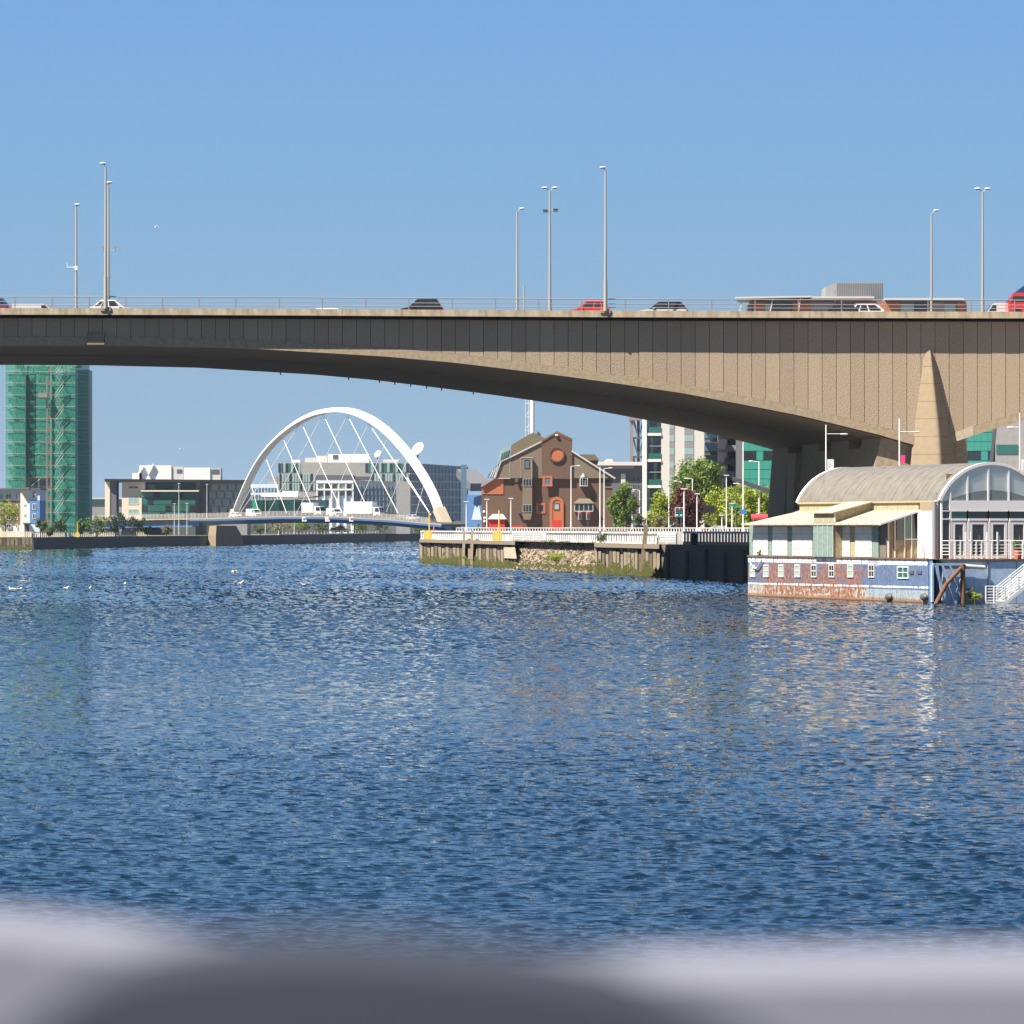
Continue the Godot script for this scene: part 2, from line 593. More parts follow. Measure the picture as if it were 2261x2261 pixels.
func make_road_bridge() -> void:
	var b := thing("road_bridge", "long beige concrete road bridge of slim arched span with ribbed panel face", "bridge", Vector3(0, 0, BZ))
	var left := -620.0
	var right := 2820.0
	# edge beam, in lengths with fine joints
	var px := left
	while px < right:
		var nx := px + 344.0
		var m := MB.new()
		for s in 8:
			var a := lerpf(px, nx, s / 8.0) + (0.25 if s == 0 else 0.0)
			var c := lerpf(px, nx, (s + 1) / 8.0) - (0.25 if s == 7 else 0.0)
			m.hexa([Vector3(bx(a), beam_bottom(a), 0), Vector3(bx(c), beam_bottom(c), 0), Vector3(bx(c), beam_bottom(c), -0.5), Vector3(bx(a), beam_bottom(a), -0.5),
				Vector3(bx(a), beam_top(a), -0.03), Vector3(bx(c), beam_top(c), -0.03), Vector3(bx(c), beam_top(c), -0.5), Vector3(bx(a), beam_top(a), -0.5)])
		part(b, "edge_beam", m, "concrete_beam")
		px = nx
	# deck slab
	var slab := MB.new()
	for s in 90:
		var a := lerpf(left, right, s / 90.0)
		var c := lerpf(left, right, (s + 1) / 90.0)
		var ta := beam_top(a) - 0.46
		var tc := beam_top(c) - 0.46
		slab.quad(Vector3(bx(a), ta, -0.5), Vector3(bx(c), tc, -0.5), Vector3(bx(c), tc, -BW), Vector3(bx(a), ta, -BW))
		slab.quad(Vector3(bx(a), ta - 0.3, -BW), Vector3(bx(c), tc - 0.3, -BW), Vector3(bx(c), tc - 0.3, -0.5), Vector3(bx(a), ta - 0.3, -0.5))
		slab.quad(Vector3(bx(c), tc - 0.3, -BW), Vector3(bx(a), ta - 0.3, -BW), Vector3(bx(a), ta + 0.46, -BW), Vector3(bx(c), tc + 0.46, -BW))
	part(b, "deck_slab", slab, "asphalt")
	# precast face panels
	var zp := -1.08
	px = left
	var k := 0
	var rr := RandomNumberGenerator.new()
	rr.seed = 3
	while px < right:
		var nx := px + 31.25
		var m := MB.new()
		var a := px + 0.55
		var c := nx - 0.55
		var ba := soffit_px(a) + 0.76
		var bc := soffit_px(c) + 0.76
		var ta := beam_top(a) - 0.8
		var tc := beam_top(c) - 0.8
		var e := rr.randf_range(-0.012, 0.012)
		m.hexa([Vector3(bx(a), ba, zp + e), Vector3(bx(c), bc, zp + e), Vector3(bx(c), bc, zp - 0.25), Vector3(bx(a), ba, zp - 0.25),
			Vector3(bx(a), ta, zp + e), Vector3(bx(c), tc, zp + e), Vector3(bx(c), tc, zp - 0.25), Vector3(bx(a), ta, zp - 0.25)])
		part(b, "panel", m, "aggregate_%d" % rr.randi_range(0, 4))
		px = nx
		k += 1
	# wall behind the panels, edge band under them, undersides of the two box decks
	var web := MB.new()
	var step := 31.25
	px = left
	var soff := MB.new()
	var band := MB.new()
	var band_k := 0
	while px < right:
		var nx := px + step
		var xa := bx(px)
		var xc := bx(nx)
		web.quad(Vector3(xa, soffit_px(px) + 0.5, zp - 0.08), Vector3(xc, soffit_px(nx) + 0.5, zp - 0.08), Vector3(xc, beam_top(nx) - 0.8, zp - 0.08), Vector3(xa, beam_top(px) - 0.8, zp - 0.08))
		band.hexa([Vector3(xa, soffit_px(px), zp + 0.05), Vector3(xc, soffit_px(nx), zp + 0.05), Vector3(xc, soffit_px(nx), zp - 0.3), Vector3(xa, soffit_px(px), zp - 0.3),
			Vector3(xa, soffit_px(px) + 0.75, zp + 0.05), Vector3(xc, soffit_px(nx) + 0.75, zp + 0.05), Vector3(xc, soffit_px(nx) + 0.75, zp - 0.3), Vector3(xa, soffit_px(px) + 0.75, zp - 0.3)])
		band_k += 1
		if band_k % 11 == 0:
			part(b, "edge_band", band, "concrete")
			band = MB.new()
		for box in [[1.5, 20.0], [22.5, BW]]:
			var d0: float = box[0]
			var d1: float = box[1]
			for s in 4:
				var da := lerpf(d0, d1, s / 4.0)
				var dc := lerpf(d0, d1, (s + 1) / 4.0)
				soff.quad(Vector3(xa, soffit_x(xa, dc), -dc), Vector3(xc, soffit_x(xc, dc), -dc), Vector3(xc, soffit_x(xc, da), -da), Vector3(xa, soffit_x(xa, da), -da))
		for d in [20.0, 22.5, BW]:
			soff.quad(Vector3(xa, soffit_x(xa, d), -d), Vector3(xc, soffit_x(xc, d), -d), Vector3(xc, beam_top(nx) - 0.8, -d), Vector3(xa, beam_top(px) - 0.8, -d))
		px = nx
	if band.v.size():
		part(b, "edge_band", band, "concrete")
	part(b, "web_wall", web, "joint")
	# a pale mended length of the band, and an inspection box on the girder
	var mend := MB.new()
	mend.hexa([Vector3(bx(2113), soffit_px(2113) - 0.01, zp + 0.06), Vector3(bx(2152), soffit_px(2152) - 0.01, zp + 0.06), Vector3(bx(2152), soffit_px(2152) - 0.01, zp), Vector3(bx(2113), soffit_px(2113) - 0.01, zp),
		Vector3(bx(2113), soffit_px(2113) + 0.77, zp + 0.06), Vector3(bx(2152), soffit_px(2152) + 0.77, zp + 0.06), Vector3(bx(2152), soffit_px(2152) + 0.77, zp), Vector3(bx(2113), soffit_px(2113) + 0.77, zp)])
	part(b, "mended_band", mend, "concrete_pale")
	var hatch := MB.new()
	hatch.box(Vector3(bx(190), by(760), zp - 0.05), Vector3(bx(228), by(734), zp + 0.22))
	part(b, "inspection_box", hatch, "concrete_cast")
	hatch = MB.new()
	hatch.tube(Vector3(bx(232), by(756), zp + 0.15), Vector3(bx(232), by(740), zp + 0.15), 0.07, 0.07, 6)
	part(b, "down_pipe", hatch, "pole_grey")
	part(b, "soffit", soff, "concrete_cast")  # darker concrete than the edge band, deepening the shade of the underside
	# transverse ribs between the decks and drain outlets seen under the far edge
	for p0 in [620.0, 770.0, 838.0, 872.0, 907.0, 942.0, 975.0, 1045.0]:
		var q := at(p0, 0, 363.0 + BW)
		var m := MB.new()
		var y := soffit_x(q.x, BW)
		m.tube(Vector3(q.x, y + 0.2, -BW + 0.4), Vector3(q.x, y - 0.22, -BW + 0.4), 0.07, 0.07, 6)
		part(b, "drain_pipe", m, "rail_grey")
	# piers: slabs in line, askew, with a lower wall between them
	for s in 4:
		var d: float = [1.8, 13.0, 24.0, 36.0][s]
		var sh: float = -SKEW * d * 0.9
		var m := MB.new()
		var yb := QUAY_N - BASE_EPS
		var deep := 6.5
		var sh2: float = -SKEW * (d + deep) * 0.9
		var yt := by(965.0)
		var fl := 1900.0 if s == 0 else 1940.0
		m.hexa([Vector3(bx(fl) + sh, yb, -d), Vector3(bx(2178) + sh, yb, -d), Vector3(bx(2178) + sh2, yb, -d - deep), Vector3(bx(fl) + sh2, yb, -d - deep),
			Vector3(bx(1958) + sh, yt, -d), Vector3(bx(2143) + sh, yt, -d), Vector3(bx(2143) + sh2, yt, -d - deep), Vector3(bx(1958) + sh2, yt, -d - deep)])
		part(b, "pier", m, "concrete")
		if s > 0:
			var w := MB.new()
			var d1: float = [1.8, 13.0, 24.0, 36.0][s - 1] + deep
			w.hexa([Vector3(bx(1948) - SKEW * d1, yb, -d1), Vector3(bx(2150) - SKEW * d1, yb, -d1), Vector3(bx(2150) + sh, yb, -d), Vector3(bx(1948) + sh, yb, -d),
				Vector3(bx(1956) - SKEW * d1, by(986), -d1), Vector3(bx(2140) - SKEW * d1, by(986), -d1), Vector3(bx(2140) + sh, by(986), -d), Vector3(bx(1956) + sh, by(986), -d)])
			part(b, "pier_wall", w, "concrete")
	# the tapering half-cone buttress on the pier, cast in lifts
	var lifts := [[767.0, 0.0, 2055.0], [770.0, 4.0, 2055.0], [777.0, 9.5, 2054.5], [788.0, 14.0, 2054.5], [808.0, 18.0, 2055.0], [846.0, 24.0, 2056.5], [886.0, 31.5, 2058.0], [924.0, 38.0, 2060.0], [963.0, 43.0, 2061.5], [1003.0, 47.0, 2062.5], [1043.0, 51.0, 2063.0], [1090.0, 55.0, 2063.0], [1206.0, 62.0, 2063.0]]
	# section of the buttress: two flat faces that meet in a rounded arris (x, z, normal x, normal z)
	var sect := [[-1.0, 0.0, -0.70, 0.71], [-0.4, 0.58, -0.70, 0.71], [0.02, 0.98, -0.66, 0.75], [0.16, 1.08, -0.3, 0.95], [0.26, 1.08, 0.4, 0.91], [0.36, 0.98, 0.80, 0.6], [0.65, 0.54, 0.83, 0.56], [1.0, 0.0, 0.83, 0.56]]
	for s in lifts.size() - 1:
		var m := MB.new()
		var u: Array = lifts[s]
		var l: Array = lifts[s + 1]
		var gap := 0.02 if s > 3 else 0.0
		for j in sect.size() - 1:
			var ring := []
			for e in [[u, j], [u, j + 1], [l, j + 1], [l, j]]:
				var q: Array = sect[e[1]]
				var r: float = e[0][1] * BS
				ring.append([Vector3(bx(e[0][2]) + q[0] * r, by(e[0][0]) - (gap if e[0] == u else 0.0), zp - 0.1 + q[1] * r), Vector3(q[2], 0.14, q[3]).normalized()])
			m.smooth(ring[0][0], ring[2][0], ring[1][0], ring[0][1], ring[2][1], ring[1][1])
			m.smooth(ring[0][0], ring[3][0], ring[2][0], ring[0][1], ring[3][1], ring[2][1])
		part(b, "buttress_lift", m, "concrete_cast")
	# railing along the near edge
	var posts := [32.0, 114.0, 196.0, 277.0, 358.0, 439.0, 520.0]
	for q in range(1, 8):
		posts.append(32.0 - 82.0 * q)
	px = 616.0
	while px < right:
		posts.append(px)
		px += 95.6
	for q in posts:
		var m := MB.new()
		var t := beam_top(q)
		m.box(Vector3(bx(q) - 0.04, t - 0.02, -0.31), Vector3(bx(q) + 0.04, t + 0.99, -0.23))
		m.box(Vector3(bx(q) - 0.1, t - 0.02, -0.37), Vector3(bx(q) + 0.1, t + 0.03, -0.17))
		part(b, "railing_post", m, "rail_grey")
	for h in [[0.965, 0.05], [0.56, 0.032], [0.27, 0.032]]:
		var m := MB.new()
		for s in 60:
			var a := lerpf(left, right, s / 60.0)
			var c := lerpf(left, right, (s + 1) / 60.0)
			m.tube(Vector3(bx(a), beam_top(a) + h[0], -0.27), Vector3(bx(c), beam_top(c) + h[0], -0.27), h[1], h[1], 6, false)
		part(b, "rail", m, "rail_grey")


const BASE_EPS := 0.1


# tall column with one or two lanterns; the foot may sit on a corbel on the edge beam
func bridge_lamp(px: float, top_py: float, d: float, heads: Array, label: String, extras := [], corbel := false) -> void:
	var foot_px := px
	var base_y := beam_top(px) - (0.05 if corbel else 0.6)
	var p := Vector3((foot_px - 1130.5) * d / FOCAL, base_y, -d)
	var t := thing("bridge_lamp_post", label, "lamp post", p, 0, "lamp posts on the road bridge")
	var h := EYE + (LEVEL - top_py) * d / FOCAL - base_y
	var m := MB.new()
	m.tube(Vector3.ZERO, Vector3(0, h * 0.22, 0), 0.17, 0.15, 8)
	m.tube(Vector3(0, h * 0.22, 0), Vector3(0, h - 0.3, 0), 0.12, 0.075, 8)
	part(t, "column", m, "pole_grey")
	for s in heads:
		var a := MB.new()
		a.tube(Vector3(0, h - 0.4, 0), Vector3(s * 0.25, h - 0.12, 0.0), 0.04, 0.035, 6)
		var arm := part(t, "bracket", a, "pole_grey")
		var l := MB.new()
		l.ball(Vector3(s * 0.45, h - 0.05, 0), Vector3(0.29, 0.09, 0.16), 10, 6)
		part(t, "lantern", l, "lamp_head")
		var u := MB.new()
		u.box(Vector3(s * 0.45 - 0.18, h - 0.15, -0.1), Vector3(s * 0.45 + 0.18, h - 0.1, 0.1))
		part(t, "lantern_glass", u, "dark_grey")
	for e in extras:   # [kind, dx in plan units, py]
		var y: float = EYE + (LEVEL - e[2]) * d / FOCAL - base_y
		var x: float = e[1] * d / FOCAL
		var a := MB.new()
		a.tube(Vector3(0, y, 0), Vector3(x, y, 0), 0.035, 0.035, 6)
		part(t, "cross_arm", a, "white_metal" if e[0] == "white" else "pole_grey")
		var c := MB.new()
		if e[0] == "camera":
			c.box(Vector3(x - 0.2, y - 0.13, -0.1), Vector3(x + 0.2, y + 0.1, 0.1))
			c.box(Vector3(x - 0.26, y + 0.1, -0.12), Vector3(x + 0.26, y + 0.13, 0.12))
			part(t, "traffic_camera", c, "dark_grey")
		elif e[0] == "white":
			c.tube(Vector3(x, y, 0), Vector3(x, y + 0.4, 0), 0.03, 0.02, 6)
			c.box(Vector3(-0.13, y - 0.28, -0.13), Vector3(0.13, y + 0.12, 0.13))
			part(t, "sensor_box", c, "white_metal")
		else:
			c.tube(Vector3(x, y - 0.05, 0), Vector3(x, y + 0.35, 0), 0.05, 0.02, 6)
			c.tube(Vector3(x - 0.13, y + 0.36, 0), Vector3(x + 0.13, y + 0.36, 0), 0.04, 0.04, 6)
			part(t, "wind_sensor", c, "rail_grey")
	if corbel:
		var c := MB.new()
		c.hexa([Vector3(-0.28, -0.5, -0.2), Vector3(0.28, -0.5, -0.2), Vector3(0.28, -0.5, -0.35), Vector3(-0.28, -0.5, -0.35),
			Vector3(-0.42, -0.16, 0.0), Vector3(0.42, -0.16, 0.0), Vector3(0.42, -0.16, -0.35), Vector3(-0.42, -0.16, -0.35)])
		c.box(Vector3(-0.42, -0.16, -0.35), Vector3(0.42, 0.16, 0.0))
		part(t, "corbel", c, "concrete")


func make_bridge_lamps() -> void:
	bridge_lamp(168, 450, 402, [0.25], "slim lamp post with a white sensor arm, above the scaffolded tower", [["white", -20.0, 590.0]])
	bridge_lamp(233, 359, 362.9, [-0.5], "tallest lamp post on a corbel with a wind sensor post standing close behind it", [], true)
	bridge_lamp(239, 401, 384, [0.25], "lamp post carrying wind sensors on arms, just behind a tallest post", [["wind", -11.0, 553.0], ["wind", 15.0, 553.0]])
	bridge_lamp(1142, 459, 402, [1.0], "plain single lantern post above the brown brick building's grey gable", [])
	bridge_lamp(1214, 413, 384, [-1.0, 1.0], "twin lantern post with traffic cameras on its arms", [["camera", -10.0, 466.0], ["camera", 13.0, 464.0]])
	bridge_lamp(1337, 368, 362.9, [-0.5], "tallest lamp post on a corbel in front of the small red car", [], true)
	bridge_lamp(2057, 463, 402, [1.0], "plain single lantern post above the pointed pier buttress", [])
	bridge_lamp(2170, 415, 384, [-1.0, 1.0], "twin lantern post without cameras beside the red lorry", [])
	bridge_lamp(1157, 626, 470, [], "distant thin post just showing over the bridge railing", [])


# ---------- vehicles ----------

# a car that faces -x, wheels on y = 0
func car_parts(t: Node3D, paint: String, l: float, h: float, w: float, hatch := true, roof := "", tall := false) -> void:
	var hw := w * 0.5
	var m := MB.new()
	var belt := 0.56 if not tall else 0.55
	var low := PackedVector2Array([Vector2(-0.5, 0.17), Vector2(-0.503, 0.34), Vector2(-0.48, 0.43), Vector2(-0.43, 0.475), Vector2(-0.25, belt), Vector2(0.42, belt + 0.02), Vector2(0.485, belt - 0.03), Vector2(0.5, 0.34), Vector2(0.49, 0.17)])
	var pl := PackedVector2Array()
	for p in low:
		pl.append(Vector2(p.x * l, p.y * h))
	m.prism(pl, hw - 0.05, -hw + 0.05)
	var inner := PackedVector2Array()
	for p in low:
		inner.append(Vector2(p.x * l * 0.975, (p.y - 0.3) * h * 0.9 + 0.3 * h))
	m.prism(inner, hw, -hw)
	part(t, "body", m, paint)
	# cabin
	var fb := -0.27; var ft := -0.09
	var rt := 0.36 if hatch else 0.24
	var rb := 0.47 if hatch else 0.40
	var y0 := (belt - 0.01) * h
	var y1 := h
	var wt := hw - 0.2
	var c := MB.new()
	var bot := [Vector3(fb * l, y0, hw - 0.04), Vector3(rb * l, y0, hw - 0.04), Vector3(rb * l, y0, -hw + 0.04), Vector3(fb * l, y0, -hw + 0.04)]
	var top := [Vector3(ft * l, y1 - 0.03, wt), Vector3(rt * l, y1 - 0.03, wt), Vector3(rt * l, y1 - 0.03, -wt), Vector3(ft * l, y1 - 0.03, -wt)]
	c.hexa(bot + top)
	c.hexa([top[0], top[1], top[2], top[3], Vector3((ft + 0.03) * l, y1, wt - 0.08), Vector3((rt - 0.03) * l, y1, wt - 0.08), Vector3((rt - 0.03) * l, y1, -wt + 0.08), Vector3((ft + 0.03) * l, y1, -wt + 0.08)])
	part(t, "cabin", c, roof if roof else paint)
	# glazing, a finger proud of the cabin
	for s in [1.0, -1.0]:
		for g in [[0.1, 0.46], [0.5, 0.74], [0.78, 0.93]]:
			var k := MB.new()
			var a0 := lerpf(fb, rb, g[0]) * l
			var a1 := lerpf(fb, rb, g[1]) * l
			var b0 := lerpf(ft, rt, g[0] * 0.98) * l + 0.02
			var b1 := lerpf(ft, rt, minf(g[1], 0.95)) * l - 0.02
			var za: float = lerpf(hw - 0.04, wt, 0.12) + 0.012
			var zb: float = lerpf(hw - 0.04, wt, 0.86) + 0.012
			var ya := lerpf(y0, y1, 0.12)
			var yb := lerpf(y0, y1, 0.86)
			if s > 0:
				k.quad(Vector3(a0, ya, za), Vector3(a1, ya, za), Vector3(b1, yb, zb), Vector3(b0, yb, zb))
			else:
				k.quad(Vector3(a1, ya, -za), Vector3(a0, ya, -za), Vector3(b0, yb, -zb), Vector3(b1, yb, -zb))
			part(t, "side_window", k, "car_glass")
	var ws := MB.new()
	ws.quad(Vector3(fb * l - 0.015, y0 + 0.05, -hw + 0.15), Vector3(fb * l - 0.015, y0 + 0.05, hw - 0.15), Vector3(ft * l - 0.035, y1 - 0.08, wt - 0.05), Vector3(ft * l - 0.035, y1 - 0.08, -wt + 0.05))
	part(t, "windscreen", ws, "car_glass")
	var rs := MB.new()
	rs.quad(Vector3(rb * l + 0.01, y0 + 0.06, hw - 0.15), Vector3(rb * l + 0.01, y0 + 0.06, -hw + 0.15), Vector3(rt * l + 0.025, y1 - 0.08, -wt + 0.05), Vector3(rt * l + 0.025, y1 - 0.08, wt - 0.05))
	part(t, "rear_window", rs, "car_glass")
	for x in [-0.31, 0.31]:
		for s in [1.0, -1.0]:
			var k := MB.new()
			var r := 0.3
			k.tube(Vector3(x * l, r, s * (hw - 0.19)), Vector3(x * l, r, s * (hw + 0.01)), r, r, 14)
			var wh := part(t, "wheel", k, "tyre")
			var q := MB.new()
			q.tube(Vector3(x * l, r, s * (hw + 0.005)), Vector3(x * l, r, s * (hw + 0.02)), r * 0.62, r * 0.58, 10)
			part(wh, "rim", q, "alloy")
	for s in [1.0, -1.0]:
		var k := MB.new()
		k.box(Vector3(-0.497 * l, 0.375 * h, s * (hw - 0.25) - 0.18), Vector3(-0.455 * l, 0.435 * h, s * (hw - 0.25) + 0.22 * (1.0 if s > 0 else 0.9)))
		part(t, "headlight", k, "head_lamp")
		var q := MB.new()
		q.box(Vector3(0.46 * l, 0.42 * h, s * (hw - 0.13) - 0.1), Vector3(0.497 * l, 0.53 * h, s * (hw - 0.13) + 0.13))
		part(t, "tail_light", q, "tail_lamp")
		var r := MB.new()
		r.box(Vector3(-0.2 * l, 0.58 * h, s * (hw + 0.09) - 0.08), Vector3(-0.16 * l, 0.66 * h, s * (hw + 0.09) + 0.08))
		part(t, "mirror", r, paint)


# van that faces -x
func van_parts(t: Node3D, paint: String, l: float, h: float, w: float) -> void:
	var m := MB.new()
	var pl := PackedVector2Array([Vector2(-0.5 * l, 0.3), Vector2(-0.5 * l, 0.42 * h), Vector2(-0.36 * l, 0.52 * h), Vector2(-0.24 * l, 0.93 * h), Vector2(-0.18 * l, h), Vector2(0.49 * l, h), Vector2(0.5 * l, 0.3)])
	m.prism(pl, w * 0.5, -w * 0.5)
	part(t, "body", m, paint)
	for s in [1.0, -1.0]:
		var k := MB.new()
		var z: float = s * (w * 0.5 + 0.012)
		var q := [Vector3(-0.325 * l, 0.54 * h, z), Vector3(-0.14 * l, 0.54 * h, z), Vector3(-0.14 * l, 0.87 * h, z), Vector3(-0.225 * l, 0.87 * h, z)]
		if s > 0:
			k.quad(q[0], q[1], q[2], q[3])
		else:
			k.quad(q[1], q[0], q[3], q[2])
		part(t, "side_window", k, "car_glass")
		for x in [-0.32, 0.3]:
			var u := MB.new()
			u.tube(Vector3(x * l, 0.33, s * (w * 0.5 - 0.2)), Vector3(x * l, 0.33, s * (w * 0.5 + 0.01)), 0.33, 0.33, 12)
			part(t, "wheel", u, "tyre")
		var hl := MB.new()
		hl.box(Vector3(-0.505 * l, 0.34 * h, s * (w * 0.5 - 0.22) - 0.13), Vector3(-0.47 * l, 0.41 * h, s * (w * 0.5 - 0.22) + 0.13))
		part(t, "headlight", hl, "head_lamp")
	var ws := MB.new()
	ws.quad(Vector3(-0.36 * l - 0.012, 0.535 * h, -w * 0.44), Vector3(-0.36 * l - 0.012, 0.535 * h, w * 0.44), Vector3(-0.243 * l - 0.012, 0.91 * h, w * 0.42), Vector3(-0.243 * l - 0.012, 0.91 * h, -w * 0.42))
	part(t, "windscreen", ws, "car_glass")


# box lorry that faces -x
func lorry_parts(t: Node3D, paint: String, box_paint: String, l: float, h: float, w: float, cab_l := 2.0, cab_h := 2.5, deflector := false) -> void:
	var m := MB.new()
	m.box(Vector3(-0.5 * l + cab_l + 0.15, 0.95, -w * 0.5), Vector3(0.5 * l, h, w * 0.5))
	part(t, "cargo_box", m, box_paint)
	var c := MB.new()
	var x0 := -0.5 * l
	c.prism(PackedVector2Array([Vector2(x0, 0.45), Vector2(x0 - 0.03, 1.35), Vector2(x0 + 0.35, cab_h - 0.1), Vector2(x0 + 0.6, cab_h), Vector2(x0 + cab_l, cab_h), Vector2(x0 + cab_l, 0.45)]), w * 0.46, -w * 0.46)
	part(t, "cab", c, paint)
	if deflector:
		var d := MB.new()
		d.prism(PackedVector2Array([Vector2(x0 + 0.55, cab_h), Vector2(x0 + cab_l - 0.1, h - 0.05), Vector2(x0 + cab_l, h - 0.05), Vector2(x0 + cab_l, cab_h)]), w * 0.42, -w * 0.42)
		part(t, "wind_deflector", d, "paint_navy")
	var f := MB.new()
	f.box(Vector3(x0 + 0.2, 0.55, -w * 0.36), Vector3(0.5 * l - 0.1, 0.949, w * 0.36))
	part(t, "chassis", f, "bumper")
	for s in [1.0, -1.0]:
		var k := MB.new()
		var z: float = s * (w * 0.46 + 0.012)
		var q := [Vector3(x0 + 0.2, 1.42, z), Vector3(x0 + cab_l * 0.72, 1.42, z), Vector3(x0 + cab_l * 0.72, cab_h - 0.28, z), Vector3(x0 + 0.42, cab_h - 0.28, z)]
		if s > 0:
			k.quad(q[0], q[1], q[2], q[3])
		else:
			k.quad(q[1], q[0], q[3], q[2])
		part(t, "side_window", k, "car_glass")
		for x in [x0 + 0.75, 0.5 * l - 1.3]:
			var u := MB.new()
			u.tube(Vector3(x, 0.45, s * (w * 0.5 - 0.3)), Vector3(x, 0.45, s * (w * 0.5 - 0.02)), 0.45, 0.45, 12)
			part(t, "wheel", u, "tyre")
	var ws := MB.new()
	ws.quad(Vector3(x0 - 0.01, 1.45, -w * 0.42), Vector3(x0 - 0.01, 1.45, w * 0.42), Vector3(x0 + 0.31, cab_h - 0.2, w * 0.42), Vector3(x0 + 0.31, cab_h - 0.2, -w * 0.42))
	part(t, "windscreen", ws, "car_glass")


func make_bridge_traffic() -> void:
	# [left px, right px, lane depth behind the edge beam, kind, paint, label]
	var lane := func(px: float, depth: float) -> Vector3:
		var p := at(px, 0, 363.0 + depth)
		return Vector3(p.x, beam_top(p.x / BS + 1130.5) - 0.459, p.z)
	var g := "cars on the road bridge"
	var t := thing("car", "small red hatchback behind the tallest lamp post on its corbel", "car", lane.call(1301.0, 4.5), 0, g)
	car_parts(t, "paint_red", 3.62, 1.47, 1.62)
	t = thing("car", "black hatchback on the road bridge between two railing posts", "car", lane.call(930.0, 4.5), 0, g)
	car_parts(t, "paint_black", 3.75, 1.55, 1.7)
	t = thing("car", "white sport utility car with black roof on the road bridge", "car", lane.call(1463.0, 4.5), 0, g)
	car_parts(t, "paint_white", 4.3, 1.42, 1.8, true, "paint_black")
	t = thing("car", "white saloon passing behind the wind sensor lamp post", "car", lane.call(247.0, 5.0), PI, g)
	car_parts(t, "paint_white", 3.95, 1.38, 1.7, false)
	t = thing("car", "white car with only its roof over the plain edge beam", "car", lane.call(709.0, 17.0), 0, g)
	car_parts(t, "paint_white", 4.2, 1.36, 1.75)
	t = thing("van", "low white flatbed van with dark side near a maroon car", "van", lane.call(79.0, 4.6), PI, g)
	van_parts(t, "paint_white", 3.9, 1.0, 1.7)
	var bed := MB.new()
	bed.box(Vector3(-0.3, 0.62, 0.86), Vector3(1.8, 0.94, 0.9))
	part(t, "side_panel", bed, "car_glass")
	t = thing("car", "maroon and navy car at the far end of the railing by a white van", "car", lane.call(-28.0, 4.6), 0, g)
	car_parts(t, "paint_maroon", 3.9, 1.5, 1.7, true, "paint_navy")
	t = thing("car", "black car in front of the orange-walled rooftop storey", "car", lane.call(1848.0, 8.0), 0, g)
	car_parts(t, "paint_black", 3.9, 1.34, 1.7)
	t = thing("car", "white car in front of the orange-walled rooftop storey", "car", lane.call(1926.0, 8.5), PI, g)
	car_parts(t, "paint_white", 4.1, 1.5, 1.75)
	t = thing("van", "white van close ahead of the red lorry", "van", lane.call(2210.0, 6.0), 0, g)
	van_parts(t, "paint_white", 3.4, 1.45, 1.7)
	t = thing("lorry", "red lorry with blue wind deflector on the road bridge", "lorry", lane.call(2318.0, 4.0), 0, g)
	lorry_parts(t, "paint_red", "paint_red", 7.2, 3.3, 2.4, 2.0, 2.2, true)


# ---------- trees ----------

# leaves spread through clumps inside an uneven crown
func crown_shape(sd: int, w: float, h: float, deep: float, clumps: int, per: int, leaf: float) -> MB:
	var r := RandomNumberGenerator.new()
	r.seed = sd
	var m := MB.new()
	for k in clumps:
		var c := Vector3(r.randfn(0, 1), r.randfn(0, 1), r.randfn(0, 1)).normalized() * pow(r.randf(), 0.45)
		var cr := r.randf_range(0.16, 0.3)
		for j in per:
			var e := Vector3(r.randfn(0, 1), r.randfn(0, 1), r.randfn(0, 1)).normalized() * cr * pow(r.randf(), 0.4)
			var p := (c * 0.8 + e)
			p = Vector3(p.x * w * 0.5, p.y * h * 0.5, p.z * deep * 0.5)
			var nn := (Vector3(r.randfn(0, 1), r.randfn(0, 1) + 0.5, r.randfn(0, 1)) + e * 3.0).normalized()
			var s := nn.cross(Vector3(r.randfn(0, 1), r.randfn(0, 1), r.randfn(0, 1))).normalized() * leaf * r.randf_range(0.6, 1.2)
			var u := s.cross(nn) * r.randf_range(0.6, 1.0)
			m.quad(p - s, p - u * 0.8, p + s, p + u)
	return m


func tree(called: String, label: String, at_: Vector3, w: float, h: float, trunk_h: float, leaf_mat: String, sd: int, group := "", clumps := 46, per := 46, leaf := 0.17) -> void:
	var t := thing(called, label, "tree" if trunk_h > 0.6 else "bush", at_, 0, group)
	var r := RandomNumberGenerator.new()
	r.seed = sd
	var m := MB.new()
	var tr := maxf(0.05, w * 0.028)
	m.tube(Vector3(0, -0.1, 0), Vector3(0, trunk_h + h * 0.3, 0), tr, tr * 0.55, 8)
	for k in 6:
		var a := TAU * k / 6.0 + r.randf()
		var y0 := trunk_h * 0.8 + h * 0.06 * k
		m.tube(Vector3(0, y0, 0), Vector3(cos(a) * w * 0.3, y0 + h * r.randf_range(0.2, 0.4), sin(a) * w * 0.3), tr * 0.45, tr * 0.15, 5)
	part(t, "trunk", m, "bark")
	var c := part(t, "crown", crown_shape(sd, w, h, w * 0.85, clumps, per, leaf), leaf_mat)
	c.position.y = trunk_h + h * 0.5


# ---------- the moored ferry ----------
# its own axes: x across to the far side, z towards its near end (z = 0), the side that faces the river at x = 0

const FO := Vector3(25.8, 0, -270.0)
const FC := 0.949
const FS := 0.315


func side_t(px: float, w: float) -> float:   # how far back along the hull
	return ((FO.x + FC * w) * FOCAL - (px - 1130.5) * (270.0 + FS * w)) / ((px - 1130.5) * FC + FS * FOCAL)


func side(px: float, py: float, w := 0.0) -> Vector3:
	var t := side_t(px, w)
	var d := 270.0 + FS * w + FC * t
	return Vector3(w, EYE + (LEVEL - py) * d / FOCAL, -t)


